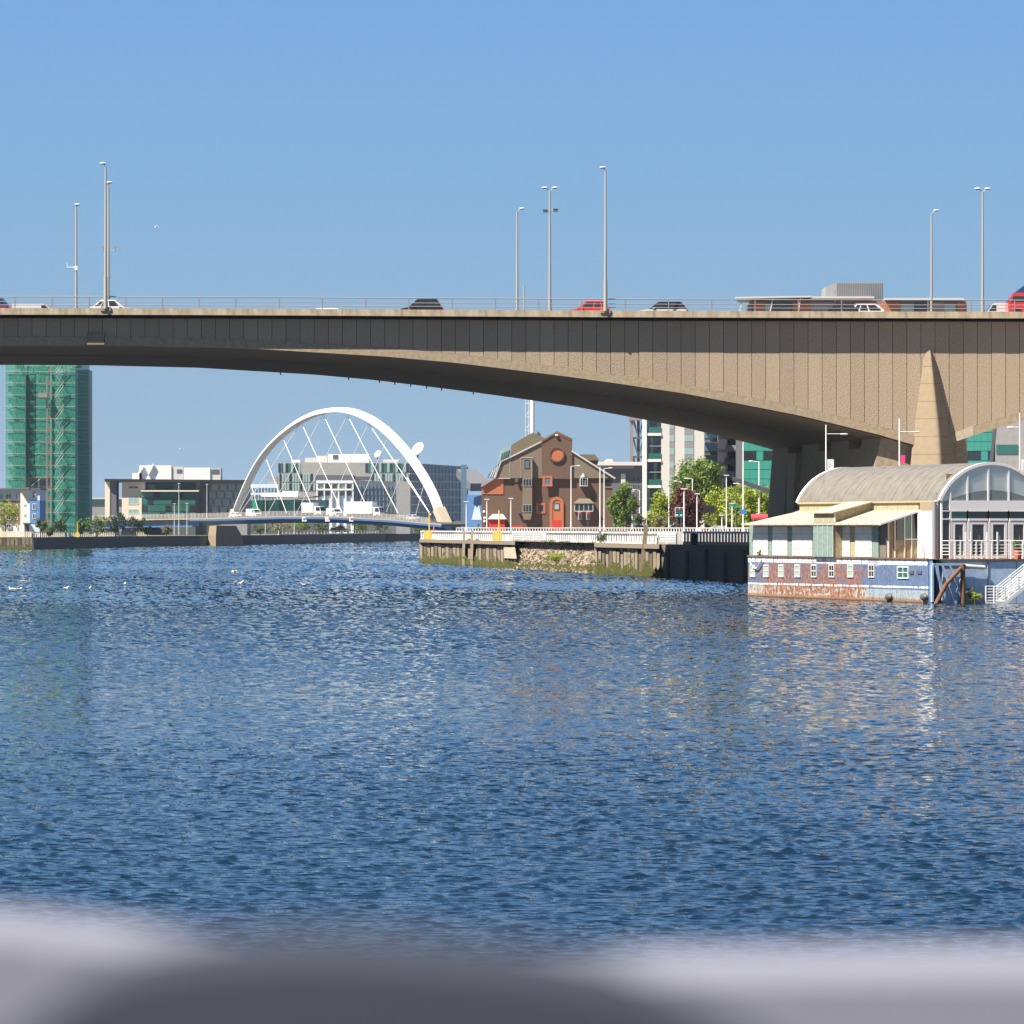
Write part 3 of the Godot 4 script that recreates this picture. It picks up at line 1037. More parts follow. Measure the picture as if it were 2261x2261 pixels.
func front(px: float, py: float, t: float) -> Vector3:
	var w := ((px - 1130.5) * (270.0 + FC * t) - (FO.x - FS * t) * FOCAL) / (FC * FOCAL - FS * (px - 1130.5))
	var d := 270.0 + FS * w + FC * t
	return Vector3(w, EYE + (LEVEL - py) * d / FOCAL, -t)


func hull_texture() -> ImageTexture:
	var w := 1400
	var h := 160
	var im := Image.create(w, h, false, Image.FORMAT_RGB8)
	var a := FastNoiseLite.new(); a.seed = 3; a.frequency = 0.05; a.fractal_octaves = 4
	var b := FastNoiseLite.new(); b.seed = 8; b.frequency = 0.02; b.fractal_octaves = 4
	var c := FastNoiseLite.new(); c.seed = 15; c.frequency = 0.012; c.fractal_octaves = 3
	for x in w:
		var far := float(x) / w          # 0 at the stern end, 1 at the near end
		# how badly rusted this stretch is
		var worn := 0.30 + 0.62 * smoothstep(0.05, 0.14, far) * (1.0 - smoothstep(0.62, 0.70, far)) - 0.3 * smoothstep(0.66, 0.72, far)
		for y in h:
			var hy := 2.74 * (1.0 - (y + 0.5) / h)   # metres above the water
			var streak := b.get_noise_2d(x * 2.6, y * 0.42)
			var fine := a.get_noise_2d(x * 2.2, y * 0.8)
			var patch := c.get_noise_2d(x * 2.2, y * 4.0)
			var col := Color(0.07, 0.125, 0.25)
			col = col.lerp(Color(0.18, 0.24, 0.33), clampf(0.3 + fine * 0.7 + patch * 0.5, 0.0, 1.0) * 0.55)
			var fade := clampf((hy - 0.95) / 0.3, -1.0, 1.0)
			if hy < 0.93:      # below the stripe: chalky paint over grey, turning to bare rust at the water
				col = Color(0.42, 0.41, 0.38).lerp(Color(0.30, 0.20, 0.13), clampf(fine * 0.8 + 0.25, 0.0, 1.0))
				if far > 0.68:
					col = col.lerp(Color(0.24, 0.33, 0.42), 0.7)
				if hy < 0.42 + 0.12 * fine:
					col = Color(0.34, 0.22, 0.12).lerp(Color(0.22, 0.12, 0.06), clampf(0.5 + streak, 0.0, 1.0))
				if hy < 0.13 + 0.06 * fine:
					col = Color(0.045, 0.035, 0.02)
			var rust := 0.75 * streak + 0.5 * fine + 0.95 * patch + worn - 0.58 - (0.25 if hy > 2.1 else 0.0) - (0.25 if hy < 0.55 else 0.0)
			if hy > 0.35 and hy < 2.42 and rust > 0.0:
				col = col.lerp(Color(0.40, 0.135, 0.055).lerp(Color(0.13, 0.06, 0.035), clampf(0.45 + fine * 1.6, 0.0, 1.0)), clampf(rust * 9.0, 0.0, 0.93))
			var white := Color(0.80, 0.79, 0.77)
			if hy > 2.38 - 0.03 * fine and (far < 0.69 or (far > 0.745 and far < 0.995)):
				if not (streak + fine * 0.6 > 0.42):
					col = white.lerp(Color(0.55, 0.42, 0.36), clampf(fine + streak - 0.1, 0.0, 0.7))
			elif hy > 2.3 and far >= 0.69 and far <= 0.745:
				col = Color(0.36, 0.39, 0.42)
			if hy > 0.95 + 0.1 * far and hy < 1.06 + 0.1 * far and fine + streak * 0.8 < 0.35 - 0.3 * worn * (0.5 + streak):
				col = white
			# grime washed down from the deck edge and the window sills
			var wash := b.get_noise_2d(x * 5.0 + 300.0, y * 0.25)
			col = col.lerp(Color(0.10, 0.085, 0.07), clampf(wash * 1.6 - 0.1, 0.0, 0.5))
			var chip := a.get_noise_2d(x * 5.0 + 900.0, y * 5.0)
			if chip > 0.42 and hy > 1.0:
				col = col.lerp(Color(0.5, 0.5, 0.48), 0.6)
			im.set_pixel(x, y, col.linear_to_srgb())
	return ImageTexture.create_from_image(im)


func sash(parent: Node3D, c: Vector3, w: float, h: float, axis: Vector3, frame_mat := "white", pane_mat := "glass_dark", bars := true, name_ := "window") -> void:
	# a small framed window; axis runs along the wall, the face looks along axis x up
	var m := MB.new()
	var out := axis.cross(Vector3.UP).normalized()
	m.xf = Transform3D(Basis(axis.normalized(), Vector3.UP, out), c)
	m.frame(-w * 0.5, -h * 0.5, w * 0.5, h * 0.5, 0.075, 0.06, -0.02)
	if bars:
		m.box(Vector3(-0.025, -h * 0.5 + 0.075, -0.02), Vector3(0.025, h * 0.5 - 0.075, 0.05))
		m.box(Vector3(-w * 0.5 + 0.075, -0.025, -0.02), Vector3(-0.025, 0.025, 0.048))
		m.box(Vector3(0.025, -0.025, -0.02), Vector3(w * 0.5 - 0.075, 0.025, 0.048))
	var f := part(parent, name_, m, frame_mat)
	var p := MB.new()
	p.xf = m.xf
	p.box(Vector3(-w * 0.5 + 0.06, -h * 0.5 + 0.06, -0.015), Vector3(w * 0.5 - 0.06, h * 0.5 - 0.06, 0.02))
	part(f, "pane", p, pane_mat)


func make_ferry() -> void:
	var hm := mat("hull_paint", 1, 1, 1, 0.55)
	hm.albedo_texture = hull_texture()
	grained("ferry_roof", [[0.0, 0.24, 0.195, 0.13], [0.5, 0.385, 0.335, 0.26], [1.0, 0.47, 0.425, 0.35]], 0.02, 8.0, 0.3, 5, 41, 0.0, Vector3(1, 1, 1)).metallic = 0.5
	grained("ferry_white", [[0.0, 0.46, 0.41, 0.33], [0.35, 0.60, 0.57, 0.52], [1.0, 0.68, 0.66, 0.62]], 0.02, 5.0, 0.6, 5, 42)
	grained("ferry_tan", [[0.0, 0.20, 0.16, 0.075], [0.5, 0.37, 0.31, 0.18], [1.0, 0.55, 0.48, 0.33]], 0.03, 3.0, 0.8, 5, 43, 0.0, Vector3(1.6, 0.5, 1.6))
	grained("ferry_green", [[0.0, 0.10, 0.13, 0.105], [0.5, 0.19, 0.27, 0.24], [1.0, 0.34, 0.40, 0.34]], 0.03, 3.0, 0.7, 5, 44, 0.0, Vector3(1.6, 0.5, 1.6))
	grained("ferry_blue", [[0.0, 0.27, 0.38, 0.55], [0.6, 0.40, 0.52, 0.68], [1.0, 0.5, 0.6, 0.72]], 0.02, 4.0, 0.6, 5, 45)
	grained("rust", [[0.0, 0.05, 0.028, 0.015], [0.5, 0.17, 0.075, 0.035], [1.0, 0.30, 0.15, 0.075]], 0.05, 1.5, 0.9, 4, 46)
	mat("blind", 0.82, 0.84, 0.76, 0.8)
	grained("ferry_cream", [[0.0, 0.30, 0.25, 0.18], [0.5, 0.42, 0.365, 0.28], [1.0, 0.48, 0.43, 0.35]], 0.02, 4.0, 0.6, 5, 47)
	mat("ferry_frame", 0.80, 0.78, 0.77, 0.45)
	var clear := mat("clear_pane", 0.75, 0.85, 0.82, 0.02)
	clear.transparency = BaseMaterial3D.TRANSPARENCY_ALPHA
	clear.albedo_color.a = 0.12
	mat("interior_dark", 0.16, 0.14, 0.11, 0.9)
	mat("interior_tan", 0.30, 0.22, 0.10, 0.8)

	var t := thing("moored_ferry", "moored blue ferry with rusty hull, white cabins and arched glass barrel roof", "ferry", FO, asin(FS))
	var deck := 2.74
	var back := 30.5
	var wide := 10.4
	# hull
	var m := MB.new()
	m.quad_uv(Vector3(0, -0.2, -back), Vector3(0, -0.2, 0), Vector3(0, deck, 0), Vector3(0, deck, -back))
	m.quad_uv(Vector3(wide, -0.2, -back), Vector3(0, -0.2, -back), Vector3(0, deck, -back), Vector3(wide, deck, -back))
	var hull := part(t, "hull", m, "hull_paint")
	m = MB.new()
	m.quad(Vector3(0.02, deck, 0), Vector3(wide, deck, 0), Vector3(wide, deck, -back), Vector3(0.02, deck, -back))
	m.quad(Vector3(wide, -0.2, 0), Vector3(wide, -0.2, -back), Vector3(wide, deck - 0.005, -back), Vector3(wide, deck - 0.005, 0))
	part(t, "deck", m, "rust")
	m = MB.new()
	m.box(Vector3(-0.09, deck - 0.02, -back), Vector3(0.02, deck + 0.06, 0))
	part(t, "rubbing_strake", m, "rust")
	m = MB.new()
	m.box(Vector3(-0.05, 0.02, -back), Vector3(-0.003, 0.1, -1.0))
	part(t, "waterline_ledge", m, "rust")
	# portholes with white sashes
	for px in [1662.5, 1692.5, 1725.5, 1761.5, 1798.0, 1837.0, 1878.5, 1925.0]:
		var c := side(px, 1260.5, -0.004)
		sash(hull, c, 0.92, 0.84, Vector3(0, 0, 1), "off_white", "glass_pale" if int(px) % 3 == 0 else "glass_dark")
	var big := side(1994.5, 1264, -0.004)
	sash(hull, big, 1.75, 0.78, Vector3(0, 0, 1), "white", "glass_green")
	for px in [2012.0, 2030.0]:
		m = MB.new()
		var c := side(px, 1264, -0.03)
		m.box(c - Vector3(0.03, 0.09, 0.32), c + Vector3(0.03, 0.09, 0.32))
		part(hull, "vent", m, "dark_grey")
	for px in [1962.0, 2040.0]:
		m = MB.new()
		var c := side(px, 1318, -0.12)
		m.ball(c, Vector3(0.2, 0.24, 0.45), 10, 6)
		part(hull, "fender", m, "dark_grey")
	m = MB.new()
	var ln := side(1655, 1234, -0.1)
	for k in 8:   # a mooring line looped on the stern corner
		var a := k / 8.0
		var b := (k + 1) / 8.0
		m.tube(ln + Vector3(-0.05, -0.65 * sin(a * PI), a * 2.4), ln + Vector3(-0.05, -0.65 * sin(b * PI), b * 2.4), 0.05, 0.05, 5)
	part(hull, "mooring_line", m, "off_white")

	# side cabin, panel by panel
	var ww := 0.45
	var eave := 4.92
	var cols := [[105, 135, "ferry_green", 0.0], [135, 233, "ferry_white", 0.06], [233, 262, "ferry_green", 0.0], [262, 362, "ferry_white", 0.06], [362, 394, "ferry_green", 0.0], [394, 528, "ferry_white", 0.06], [528, 666, "ferry_tan", -0.1], [666, 778, "ferry_white", 0.06], [778, 812, "ferry_tan", 0.0], [812, 924, "ferry_white", 0.06], [924, 962, "ferry_green", 0.0]]
	for e in cols:
		var z0 := side(1620 + e[0] * 0.3318, 1200, ww).z
		var z1 := side(1620 + e[1] * 0.3318, 1200, ww).z
		if e[2] == "ferry_white":   # four boards with open joints
			for k in 4:
				m = MB.new()
				var a := lerpf(deck + 0.08, eave - 0.12, k / 4.0)
				var b := lerpf(deck + 0.08, eave - 0.12, (k + 1) / 4.0) - 0.02
				m.box(Vector3(ww - e[3], a, z0 + 0.02), Vector3(ww + 0.12, b, z1 - 0.02))
				part(t, "cabin_board", m, e[2])
		else:
			m = MB.new()
			m.box(Vector3(ww - e[3], deck, z0), Vector3(ww + 0.1, eave + 0.05, z1))
			part(t, "cabin_panel", m, e[2])
	var zb := side(1620 + 105 * 0.3318, 1200, ww).z
	var zf := -7.2
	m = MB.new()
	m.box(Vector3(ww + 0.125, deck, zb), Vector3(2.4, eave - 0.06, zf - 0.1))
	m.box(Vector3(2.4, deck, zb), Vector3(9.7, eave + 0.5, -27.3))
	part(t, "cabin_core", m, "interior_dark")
	# lean-to roof in sheets
	var z_from := -7.0
	var wr := 2.5
	var y_hi := 5.8
	var n := 16
	for k in n:
		m = MB.new()
		var a := lerpf(z_from, -27.3, float(k) / n)
		var b := lerpf(z_from, -27.3, float(k + 1) / n)
		if k > 6 and k < 11 and false:
			continue
		m.hexa([Vector3(-0.3, eave - 0.06, a), Vector3(wr, y_hi - 0.06, a), Vector3(wr, y_hi - 0.06, b + 0.03), Vector3(-0.3, eave - 0.06, b + 0.03),
			Vector3(-0.3, eave + 0.03, a), Vector3(wr, y_hi + 0.03, a), Vector3(wr, y_hi + 0.03, b + 0.03), Vector3(-0.3, eave + 0.03, b + 0.03)])
		part(t, "roof_sheet", m, "ferry_cream")
		m = MB.new()
		m.bar(Vector3(-0.3, eave + 0.05, b), Vector3(wr, y_hi + 0.05, b), 0.07, 0.05)
		part(t, "roof_seam", m, "light_grey")
	m = MB.new()   # hipped stern end
	var zc := -side_t(1641, -0.3)
	m.tri(Vector3(-0.3, eave + 0.025, -27.3), Vector3(wr, y_hi + 0.025, -27.3), Vector3(-0.3, eave + 0.025, zc))
	m.quad(Vector3(-0.3, eave + 0.025, zc), Vector3(wr, y_hi + 0.025, -27.3), Vector3(9.6, y_hi + 0.025, -27.3), Vector3(10.4, eave + 0.025, zc))
	m.quad(Vector3(-0.3, eave - 0.06, zc), Vector3(-0.3, eave - 0.06, -27.3), Vector3(-0.3, eave + 0.024, -27.3), Vector3(-0.3, eave + 0.024, zc))
	part(t, "hip_roof", m, "ferry_cream")
	# booth with its own pitched hood between the two runs of boards
	var b0 := side_t(1620 + 528 * 0.3318, -0.25)
	var b1 := side_t(1620 + 664 * 0.3318, -0.25)
	for k in 4:
		m = MB.new()
		var a := lerpf(b0, b1, k / 4.0)
		var b := lerpf(b0, b1, (k + 1) / 4.0)
		m.box(Vector3(-0.25, deck + 0.05, -a), Vector3(-0.2, 5.05, -b - 0.03))
		part(t, "booth_sheet", m, "ferry_green")
		m = MB.new()
		m.box(Vector3(-0.29, deck + 0.05, -b - 0.045), Vector3(-0.252, 5.05, -b - 0.005))
		part(t, "booth_batten", m, "light_grey")
	m = MB.new()
	m.box(Vector3(-0.19, deck, -b0 + 0.05), Vector3(0.5, 5.0, -b1 - 0.05))
	part(t, "booth_core", m, "ferry_tan")
	m = MB.new()
	m.hexa([Vector3(-0.2, 5.05, -b1 - 0.04), Vector3(wr, 5.5, -b1 - 0.04), Vector3(wr, 5.5, -b0 + 0.04), Vector3(-0.2, 5.05, -b0 + 0.04),
		Vector3(-0.2, 5.66, -b1 - 0.04), Vector3(wr, 6.4, -b1 - 0.04), Vector3(wr, 6.4, -b0 + 0.04), Vector3(-0.2, 5.66, -b0 + 0.04)])
	part(t, "hood_wall", m, "ferry_tan")
	m = MB.new()
	m.hexa([Vector3(-0.4, 5.63, -b1 + 0.3), Vector3(wr + 0.3, 6.44, -b1 + 0.3), Vector3(wr + 0.3, 6.44, -b0 - 0.3), Vector3(-0.4, 5.63, -b0 - 0.3),
		Vector3(-0.4, 5.70, -b1 + 0.3), Vector3(wr + 0.3, 6.52, -b1 + 0.3), Vector3(wr + 0.3, 6.52, -b0 - 0.3), Vector3(-0.4, 5.70, -b0 - 0.3)])
	part(t, "hood_roof", m, "ferry_cream")
	m = MB.new()
	m.box(Vector3(-0.22, 5.05, -b1 + 0.0), Vector3(-0.14, 5.64, -b1 + 0.1))
	part(t, "hood_post", m, "white")
	# glazed near end of the lean-to
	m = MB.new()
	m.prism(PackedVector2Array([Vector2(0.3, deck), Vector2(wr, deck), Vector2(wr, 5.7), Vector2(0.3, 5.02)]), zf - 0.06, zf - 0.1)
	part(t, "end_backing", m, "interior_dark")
	var post_x := [0.42, 0.86, 1.52, 2.0, 2.45]
	for k in 5:
		m = MB.new()
		var x: float = post_x[k]
		m.box(Vector3(x - 0.04, deck, zf - 0.05), Vector3(x + 0.04, lerpf(4.93, 5.74, x / wr), zf + 0.05))
		part(t, "glazing_post", m, "white")
		if k < 4:
			var x1: float = post_x[k + 1]
			m = MB.new()
			m.prism(PackedVector2Array([Vector2(x + 0.04, deck), Vector2(x1 - 0.04, deck), Vector2(x1 - 0.04, lerpf(4.93, 5.74, x1 / wr)), Vector2(x + 0.04, lerpf(4.93, 5.74, x / wr))]), zf + 0.0, zf - 0.04)
			part(t, "glazing_pane", m, ["interior_tan", "glass_dark", "glass_green", "glass_dark"][k])
			if k > 0:
				m = MB.new()
				m.box(Vector3(x + 0.05, deck + 0.02, zf - 0.0), Vector3(x1 - 0.05, 3.9, zf + 0.015))
				part(t, "lower_panel", m, "interior_tan" if k == 2 else "ferry_tan")
	m = MB.new()
	m.prism(PackedVector2Array([Vector2(-0.3, 4.84), Vector2(wr, 5.72), Vector2(wr, 5.85), Vector2(-0.3, 4.97)]), zf + 0.32, zf + 0.2)
	part(t, "verge_board", m, "white")
	# wall under the barrel and its corrugated near stretch
	for k in 12:
		m = MB.new()
		var a := lerpf(-7.2, -27.3, k / 12.0)
		var b := lerpf(-7.2, -27.3, (k + 1) / 12.0)
		m.box(Vector3(wr, deck, b + 0.015), Vector3(wr + 0.1, 6.42, a - 0.015))
		part(t, "wall_panel", m, "ferry_tan")
	for k in 8:
		m = MB.new()
		var a := lerpf(-4.1, -7.1, k / 8.0)
		var b := lerpf(-4.1, -7.1, (k + 1) / 8.0)
		m.tube(Vector3(wr, deck, (a + b) * 0.5), Vector3(wr, 5.76 if k > 0 else 6.42, (a + b) * 0.5), 0.19, 0.19, 8)
		part(t, "corrugated_sheet", m, "white")
	m = MB.new()
	m.tube(Vector3(wr - 0.32, deck, -4.0), Vector3(wr - 0.32, 6.35, -4.0), 0.15, 0.15, 10)
	part(t, "drain_pipe", m, "mid_grey")
	# barrel roof: curved sheets with standing seams
	var cw := 6.05
	var half := 3.62
	var rise := 2.38
	var rad := (half * half + rise * rise) / (2.0 * rise)
	var cy := 6.42 + rise - rad
	var amax := asin(half / rad)
	var sheets := 34
	for k in sheets:
		m = MB.new()
		var z0 := lerpf(-3.85, -27.45, float(k) / sheets)
		var z1 := lerpf(-3.85, -27.45, float(k + 1) / sheets)
		var lift := 0.01 * float(k % 2)
		for sgm in 24:
			var a0 := lerpf(-amax, amax, sgm / 24.0)
			var a1 := lerpf(-amax, amax, (sgm + 1) / 24.0)
			var r := rad + lift
			var p0 := Vector3(cw + sin(a0) * r, cy + cos(a0) * r, 0)
			var p1 := Vector3(cw + sin(a1) * r, cy + cos(a1) * r, 0)
			var n0 := Vector3(sin(a0), cos(a0), 0)
			var n1 := Vector3(sin(a1), cos(a1), 0)
			# each sheet is corrugated along the barrel
			var cuts := 6
			for q in cuts:
				var za := lerpf(z0, z1, float(q) / cuts)
				var zb_ := lerpf(z0, z1, float(q + 1) / cuts)
				var dz := Vector3(0, 0, 0.35) * (1.0 if q % 2 == 0 else -1.0)
				var ra := n0 * (0.012 if q % 2 == 1 else 0.0)
				var rb := n0 * (0.012 if q % 2 == 0 else 0.0)
				var A := p0 + Vector3(0, 0, za) + ra
				var B := p1 + Vector3(0, 0, za) + ra
				var C := p1 + Vector3(0, 0, zb_) + rb
				var D := p0 + Vector3(0, 0, zb_) + rb
				m.smooth(A, B, C, (n0 + dz * 0.15).normalized(), (n1 + dz * 0.15).normalized(), (n1 + dz * 0.15).normalized())
				m.smooth(A, C, D, (n0 + dz * 0.15).normalized(), (n1 + dz * 0.15).normalized(), (n0 + dz * 0.15).normalized())
		part(t, "barrel_sheet", m, "ferry_roof")
	var arch := func(mm: MB, r0: float, r1: float, zz0: float, zz1: float) -> void:
		for sgm in 28:
			var a0 := lerpf(-amax, amax, sgm / 28.0)
			var a1 := lerpf(-amax, amax, (sgm + 1) / 28.0)
			var q := func(a: float, r: float, z: float) -> Vector3: return Vector3(cw + sin(a) * r, cy + cos(a) * r, z)
			mm.hexa([q.call(a0, r0, zz0), q.call(a1, r0, zz0), q.call(a1, r0, zz1), q.call(a0, r0, zz1), q.call(a0, r1, zz0), q.call(a1, r1, zz0), q.call(a1, r1, zz1), q.call(a0, r1, zz1)])
	m = MB.new()
	arch.call(m, rad - 0.13, rad + 0.05, -3.7, -3.95)
	part(t, "arch_frame", m, "ferry_frame")
	m = MB.new()
	arch.call(m, rad - 0.1, rad + 0.04, -27.45, -27.75)
	part(t, "stern_arch", m, "ferry_frame")
	m = MB.new()
	m.box(Vector3(wr - 0.12, 6.30, -27.4), Vector3(wr + 0.02, 6.42, -3.9))
	part(t, "gutter", m, "ferry_tan")
	# glazed gable
	var gz := -3.8
	var xs := []
	for px in [2098.0, 2136.0, 2182.0, 2227.0]:
		xs.append(front(px, 1100, 3.8).x)
	xs.append(xs[3] + 1.32)
	xs = [wr + 0.08] + xs + [cw + half - 0.05]
	var arch_y := func(x: float) -> float: return cy + sqrt(maxf(0.0, pow(rad - 0.1, 2) - pow(x - cw, 2)))
	var y_sp0 := 5.79
	var y_sp1 := 6.41
	for k in xs.size():
		m = MB.new()
		var x: float = xs[k]
		var lo: float = deck if (k == 0 or k == 1 or k == xs.size() - 1) else y_sp1
		m.box(Vector3(x - 0.055, lo, gz - 0.06), Vector3(x + 0.055, arch_y.call(x), gz + 0.06))
		part(t, "mullion", m, "ferry_frame")
		if k == xs.size() - 1:
			continue
		var x1: float = xs[k + 1]
		# upper light: clear pane, a pale blind hung in a curve behind it, dark room beyond
		var poly := PackedVector2Array()
		var blind := PackedVector2Array()
		for s in 7:
			var xx := lerpf(x + 0.05, x1 - 0.05, s / 6.0)
			poly.append(Vector2(xx, arch_y.call(xx)))
			blind.append(Vector2(xx, arch_y.call(xx)))
		var low := y_sp1 if k > 0 else 5.85
		poly.append(Vector2(x1 - 0.05, low))
		poly.append(Vector2(x + 0.05, low))
		var sag := func(xx: float) -> float: return maxf(6.41 + 0.66 * cos((xx - cw) * 0.50), 6.15)
		for s in 7:
			var xx := lerpf(x1 - 0.05, x + 0.05, s / 6.0)
			blind.append(Vector2(xx, minf(sag.call(xx), arch_y.call(xx) - 0.01)))
		m = MB.new()
		m.prism(poly, gz + 0.02, gz + 0.0)
		var pane := part(t, "arch_pane", m, "clear_pane")
		m = MB.new()
		m.prism(blind, gz - 0.03, gz - 0.05)
		part(t, "blind", m, "blind")
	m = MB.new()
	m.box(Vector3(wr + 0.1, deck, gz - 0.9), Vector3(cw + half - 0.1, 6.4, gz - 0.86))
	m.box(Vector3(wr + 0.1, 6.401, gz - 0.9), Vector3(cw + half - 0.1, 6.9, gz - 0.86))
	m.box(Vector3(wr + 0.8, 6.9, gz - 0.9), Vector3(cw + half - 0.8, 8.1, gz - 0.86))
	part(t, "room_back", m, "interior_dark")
	m = MB.new()
	m.box(Vector3(xs[1] + 0.055, y_sp0, gz - 0.05), Vector3(cw + half - 0.05, y_sp1, gz + 0.06))
	part(t, "spandrel", m, "ferry_frame")
	for k in xs.size() - 1:
		var x: float = xs[k]
		var x1: float = xs[k + 1]
		m = MB.new()
		m.box(Vector3(x + 0.06, 5.28, gz - 0.03), Vector3(x1 - 0.06, 5.72, gz))
		part(t, "transom_light", m, "glass_green" if k == 1 else "glass_dark")
		m = MB.new()
		m.box(Vector3(x + 0.055, 5.14 if k > 0 else 5.2, gz - 0.05), Vector3(x1 - 0.055, 5.279, gz + 0.07))
		m.box(Vector3(x + 0.055, 5.721, gz - 0.05), Vector3(x1 - 0.055, 5.789, gz + 0.07))
		part(t, "transom", m, "ferry_frame")
		if k == 0:
			m = MB.new()
			m.box(Vector3(x + 0.06, deck, gz - 0.03), Vector3(x1 - 0.06, 5.199, gz))
			part(t, "side_light", m, "glass_dark")
			continue
		# double doors with a framed pane
		m = MB.new()
		m.frame(x + 0.12, deck + 0.02, x1 - 0.12, 5.10, 0.19, gz + 0.05, gz - 0.03)
		var door := part(t, "door", m, "ferry_frame")
		m = MB.new()
		m.box(Vector3(x + 0.3, deck + 0.2, gz - 0.02), Vector3(x1 - 0.3, 4.92, gz + 0.01))
		part(door, "door_pane", m, "glass_dark")
		m = MB.new()
		m.tube(Vector3((x + x1) * 0.5 + 0.05, 3.6, gz + 0.09), Vector3((x + x1) * 0.5 + 0.05, 4.2, gz + 0.09), 0.02, 0.02, 6)
		part(door, "handle", m, "alloy")
		m = MB.new()
		m.box(Vector3(x - 0.05, deck, gz - 0.04), Vector3(x + 0.121, 5.139, gz + 0.06))
		part(t, "door_jamb", m, "ferry_frame")
	# terrace railing
	var rz := -0.35
	var rail_top := 3.88
	for h in [rail_top, 3.62, 3.42, 3.22, 3.02]:
		m = MB.new()
		m.tube(Vector3(1.55, h, rz), Vector3(10.2, h, rz), 0.035 if h > 3.8 else 0.018, 0.035 if h > 3.8 else 0.018, 6)
		m.tube(Vector3(1.55, h, rz), Vector3(1.2, h, rz - 0.5), 0.03 if h > 3.8 else 0.018, 0.018, 6)
		part(t, "terrace_rail", m, "white_metal")
	for k in 22:
		m = MB.new()
		var x := 1.6 + 0.36 * k if k < 10 else 5.0 + 0.78 * (k - 9)
		if x > 10.3:
			break
		m.box(Vector3(x - 0.04, deck + 0.01, rz - 0.02), Vector3(x + 0.04, rail_top + (0.55 if k in [3, 4, 7, 9] else 0.0), rz + 0.05))
		part(t, "terrace_post", m, "white_metal")
	m = MB.new()
	m.box(Vector3(0.9, deck - 0.16, -1.05), Vector3(10.3, deck - 0.004, -0.13))
	part(t, "terrace_edge", m, "ferry_tan")
	# blue end wall below, set back, with a lattice fender frame in front of it
	m = MB.new()
	m.box(Vector3(1.0, -0.2, -1.4), Vector3(6.0, deck - 0.17, -0.1))
	m.box(Vector3(6.05, -0.2, -1.4), Vector3(10.35, deck - 0.17, -0.1))
	m.box(Vector3(0.02, -0.2, -1.4), Vector3(0.3, deck - 0.02, -0.02))
	part(t, "end_wall", m, "ferry_blue")
	for e in [[0.22, 2.4, 0.22, 0.1, 0.2], [0.35, 2.45, 1.15, 0.2, 0.16], [0.85, 2.45, 1.75, 0.25, 0.14], [1.35, 2.45, 2.15, 0.7, 0.12], [1.7, 0.15, 2.45, 2.3, 0.1], [0.25, 2.42, 2.6, 2.42, 0.14], [0.9, 0.2, 0.55, 2.4, 0.1]]:
		m = MB.new()
		m.bar(Vector3(e[0], e[1], 0.1), Vector3(e[2], e[3], 0.1), 0.12, e[4])
		part(t, "lattice_bar", m, "ferry_blue")
	m = MB.new()
	m.box(Vector3(0.3, -0.1, -1.08), Vector3(1.0, 2.6, -1.06))
	part(t, "recess_shade", m, "black")  # black sheet painted as the shade in the gap behind the bars
	m = MB.new()
	var pa := front(2064, 1331, -0.4)
	var pb := front(2122, 1254, -0.3)
	m.tube(pa + Vector3(0, -0.2, 0), pa.lerp(pb, 0.5) + Vector3(-0.12, 0.08, 0), 0.14, 0.14, 8)
	m.tube(pa.lerp(pb, 0.5) + Vector3(-0.12, 0.08, 0), pb, 0.14, 0.13, 8)
	part(t, "mooring_arm", m, "rust")
	m = MB.new()
	m.tube(front(2126, 1246, -0.2), front(2126, 1334, -0.2), 0.16, 0.18, 8)
	part(t, "mooring_pile", m, "rust")
	m = MB.new()
	m.tube(front(2130, 1250, -0.15), front(2174, 1253, -0.15), 0.13, 0.13, 10)
	part(t, "vent_pipe", m, "light_grey")
	m = MB.new()
	m.tube(front(2181, 1238, 0.1), front(2181, 1333, 0.1), 0.05, 0.05, 6)
	part(t, "service_pipe", m, "mid_grey")
	m = MB.new()
	m.tube(side(2000, 1191, 0.4), side(2026, 1191, 0.4), 0.04, 0.04, 6)
	var prev := side(2026, 1191, 0.4)
	for k in 6:
		var a := (k + 1) / 6.0 * PI * 0.5
		var nx := side(2026, 1191, 0.4) + Vector3(0.0, -0.9 * (1.0 - cos(a)), 1.0 * sin(a))
		m.tube(prev, nx, 0.04, 0.04, 6)
		prev = nx
	m.tube(prev, Vector3(prev.x, deck, prev.z), 0.04, 0.04, 6)
	part(t, "bent_rail", m, "mid_grey")
	# gangway stair down to the water: a thing of its own
	var g := thing("gangway_stair", "white railed gangway stair leaning against the ferry's blue end wall", "stair", FO, asin(FS))
	var s0 := front(2182, 1333, -1.0)
	var s1 := front(2206, 1333, -1.0)
	var s2 := front(2330, 1233, -1.0)
	for q in [0.15, 1.35]:
		m = MB.new()
		var o := Vector3(0, 0, 1.0 - q)
		m.bar(s0 + o + Vector3(0, 0.05, 0), s1 + o + Vector3(0, 0.05, 0), 0.08, 0.12)
		m.bar(s1 + o + Vector3(0, 0.05, 0), s2 + o, 0.08, 0.2)
		part(g, "stringer", m, "white_metal")
		for h in [1.08, 0.9, 0.72, 0.54, 0.36, 0.2]:
			m = MB.new()
			m.tube(s0 + o + Vector3(0, h, 0), s1 + o + Vector3(0, h, 0), 0.025, 0.025, 5)
			m.tube(s1 + o + Vector3(0, h, 0), s2 + o + Vector3(0, h, 0), 0.025, 0.025, 5)
			part(g, "hand_rail", m, "white_metal")
		for k in 6:
			m = MB.new()
			var p := s0 if k == 0 else s1.lerp(s2, (k - 1) * 0.24)
			m.box(p + o + Vector3(-0.035, -0.12, -0.035), p + o + Vector3(0.035, 1.1, 0.035))
			part(g, "rail_post", m, "white_metal")
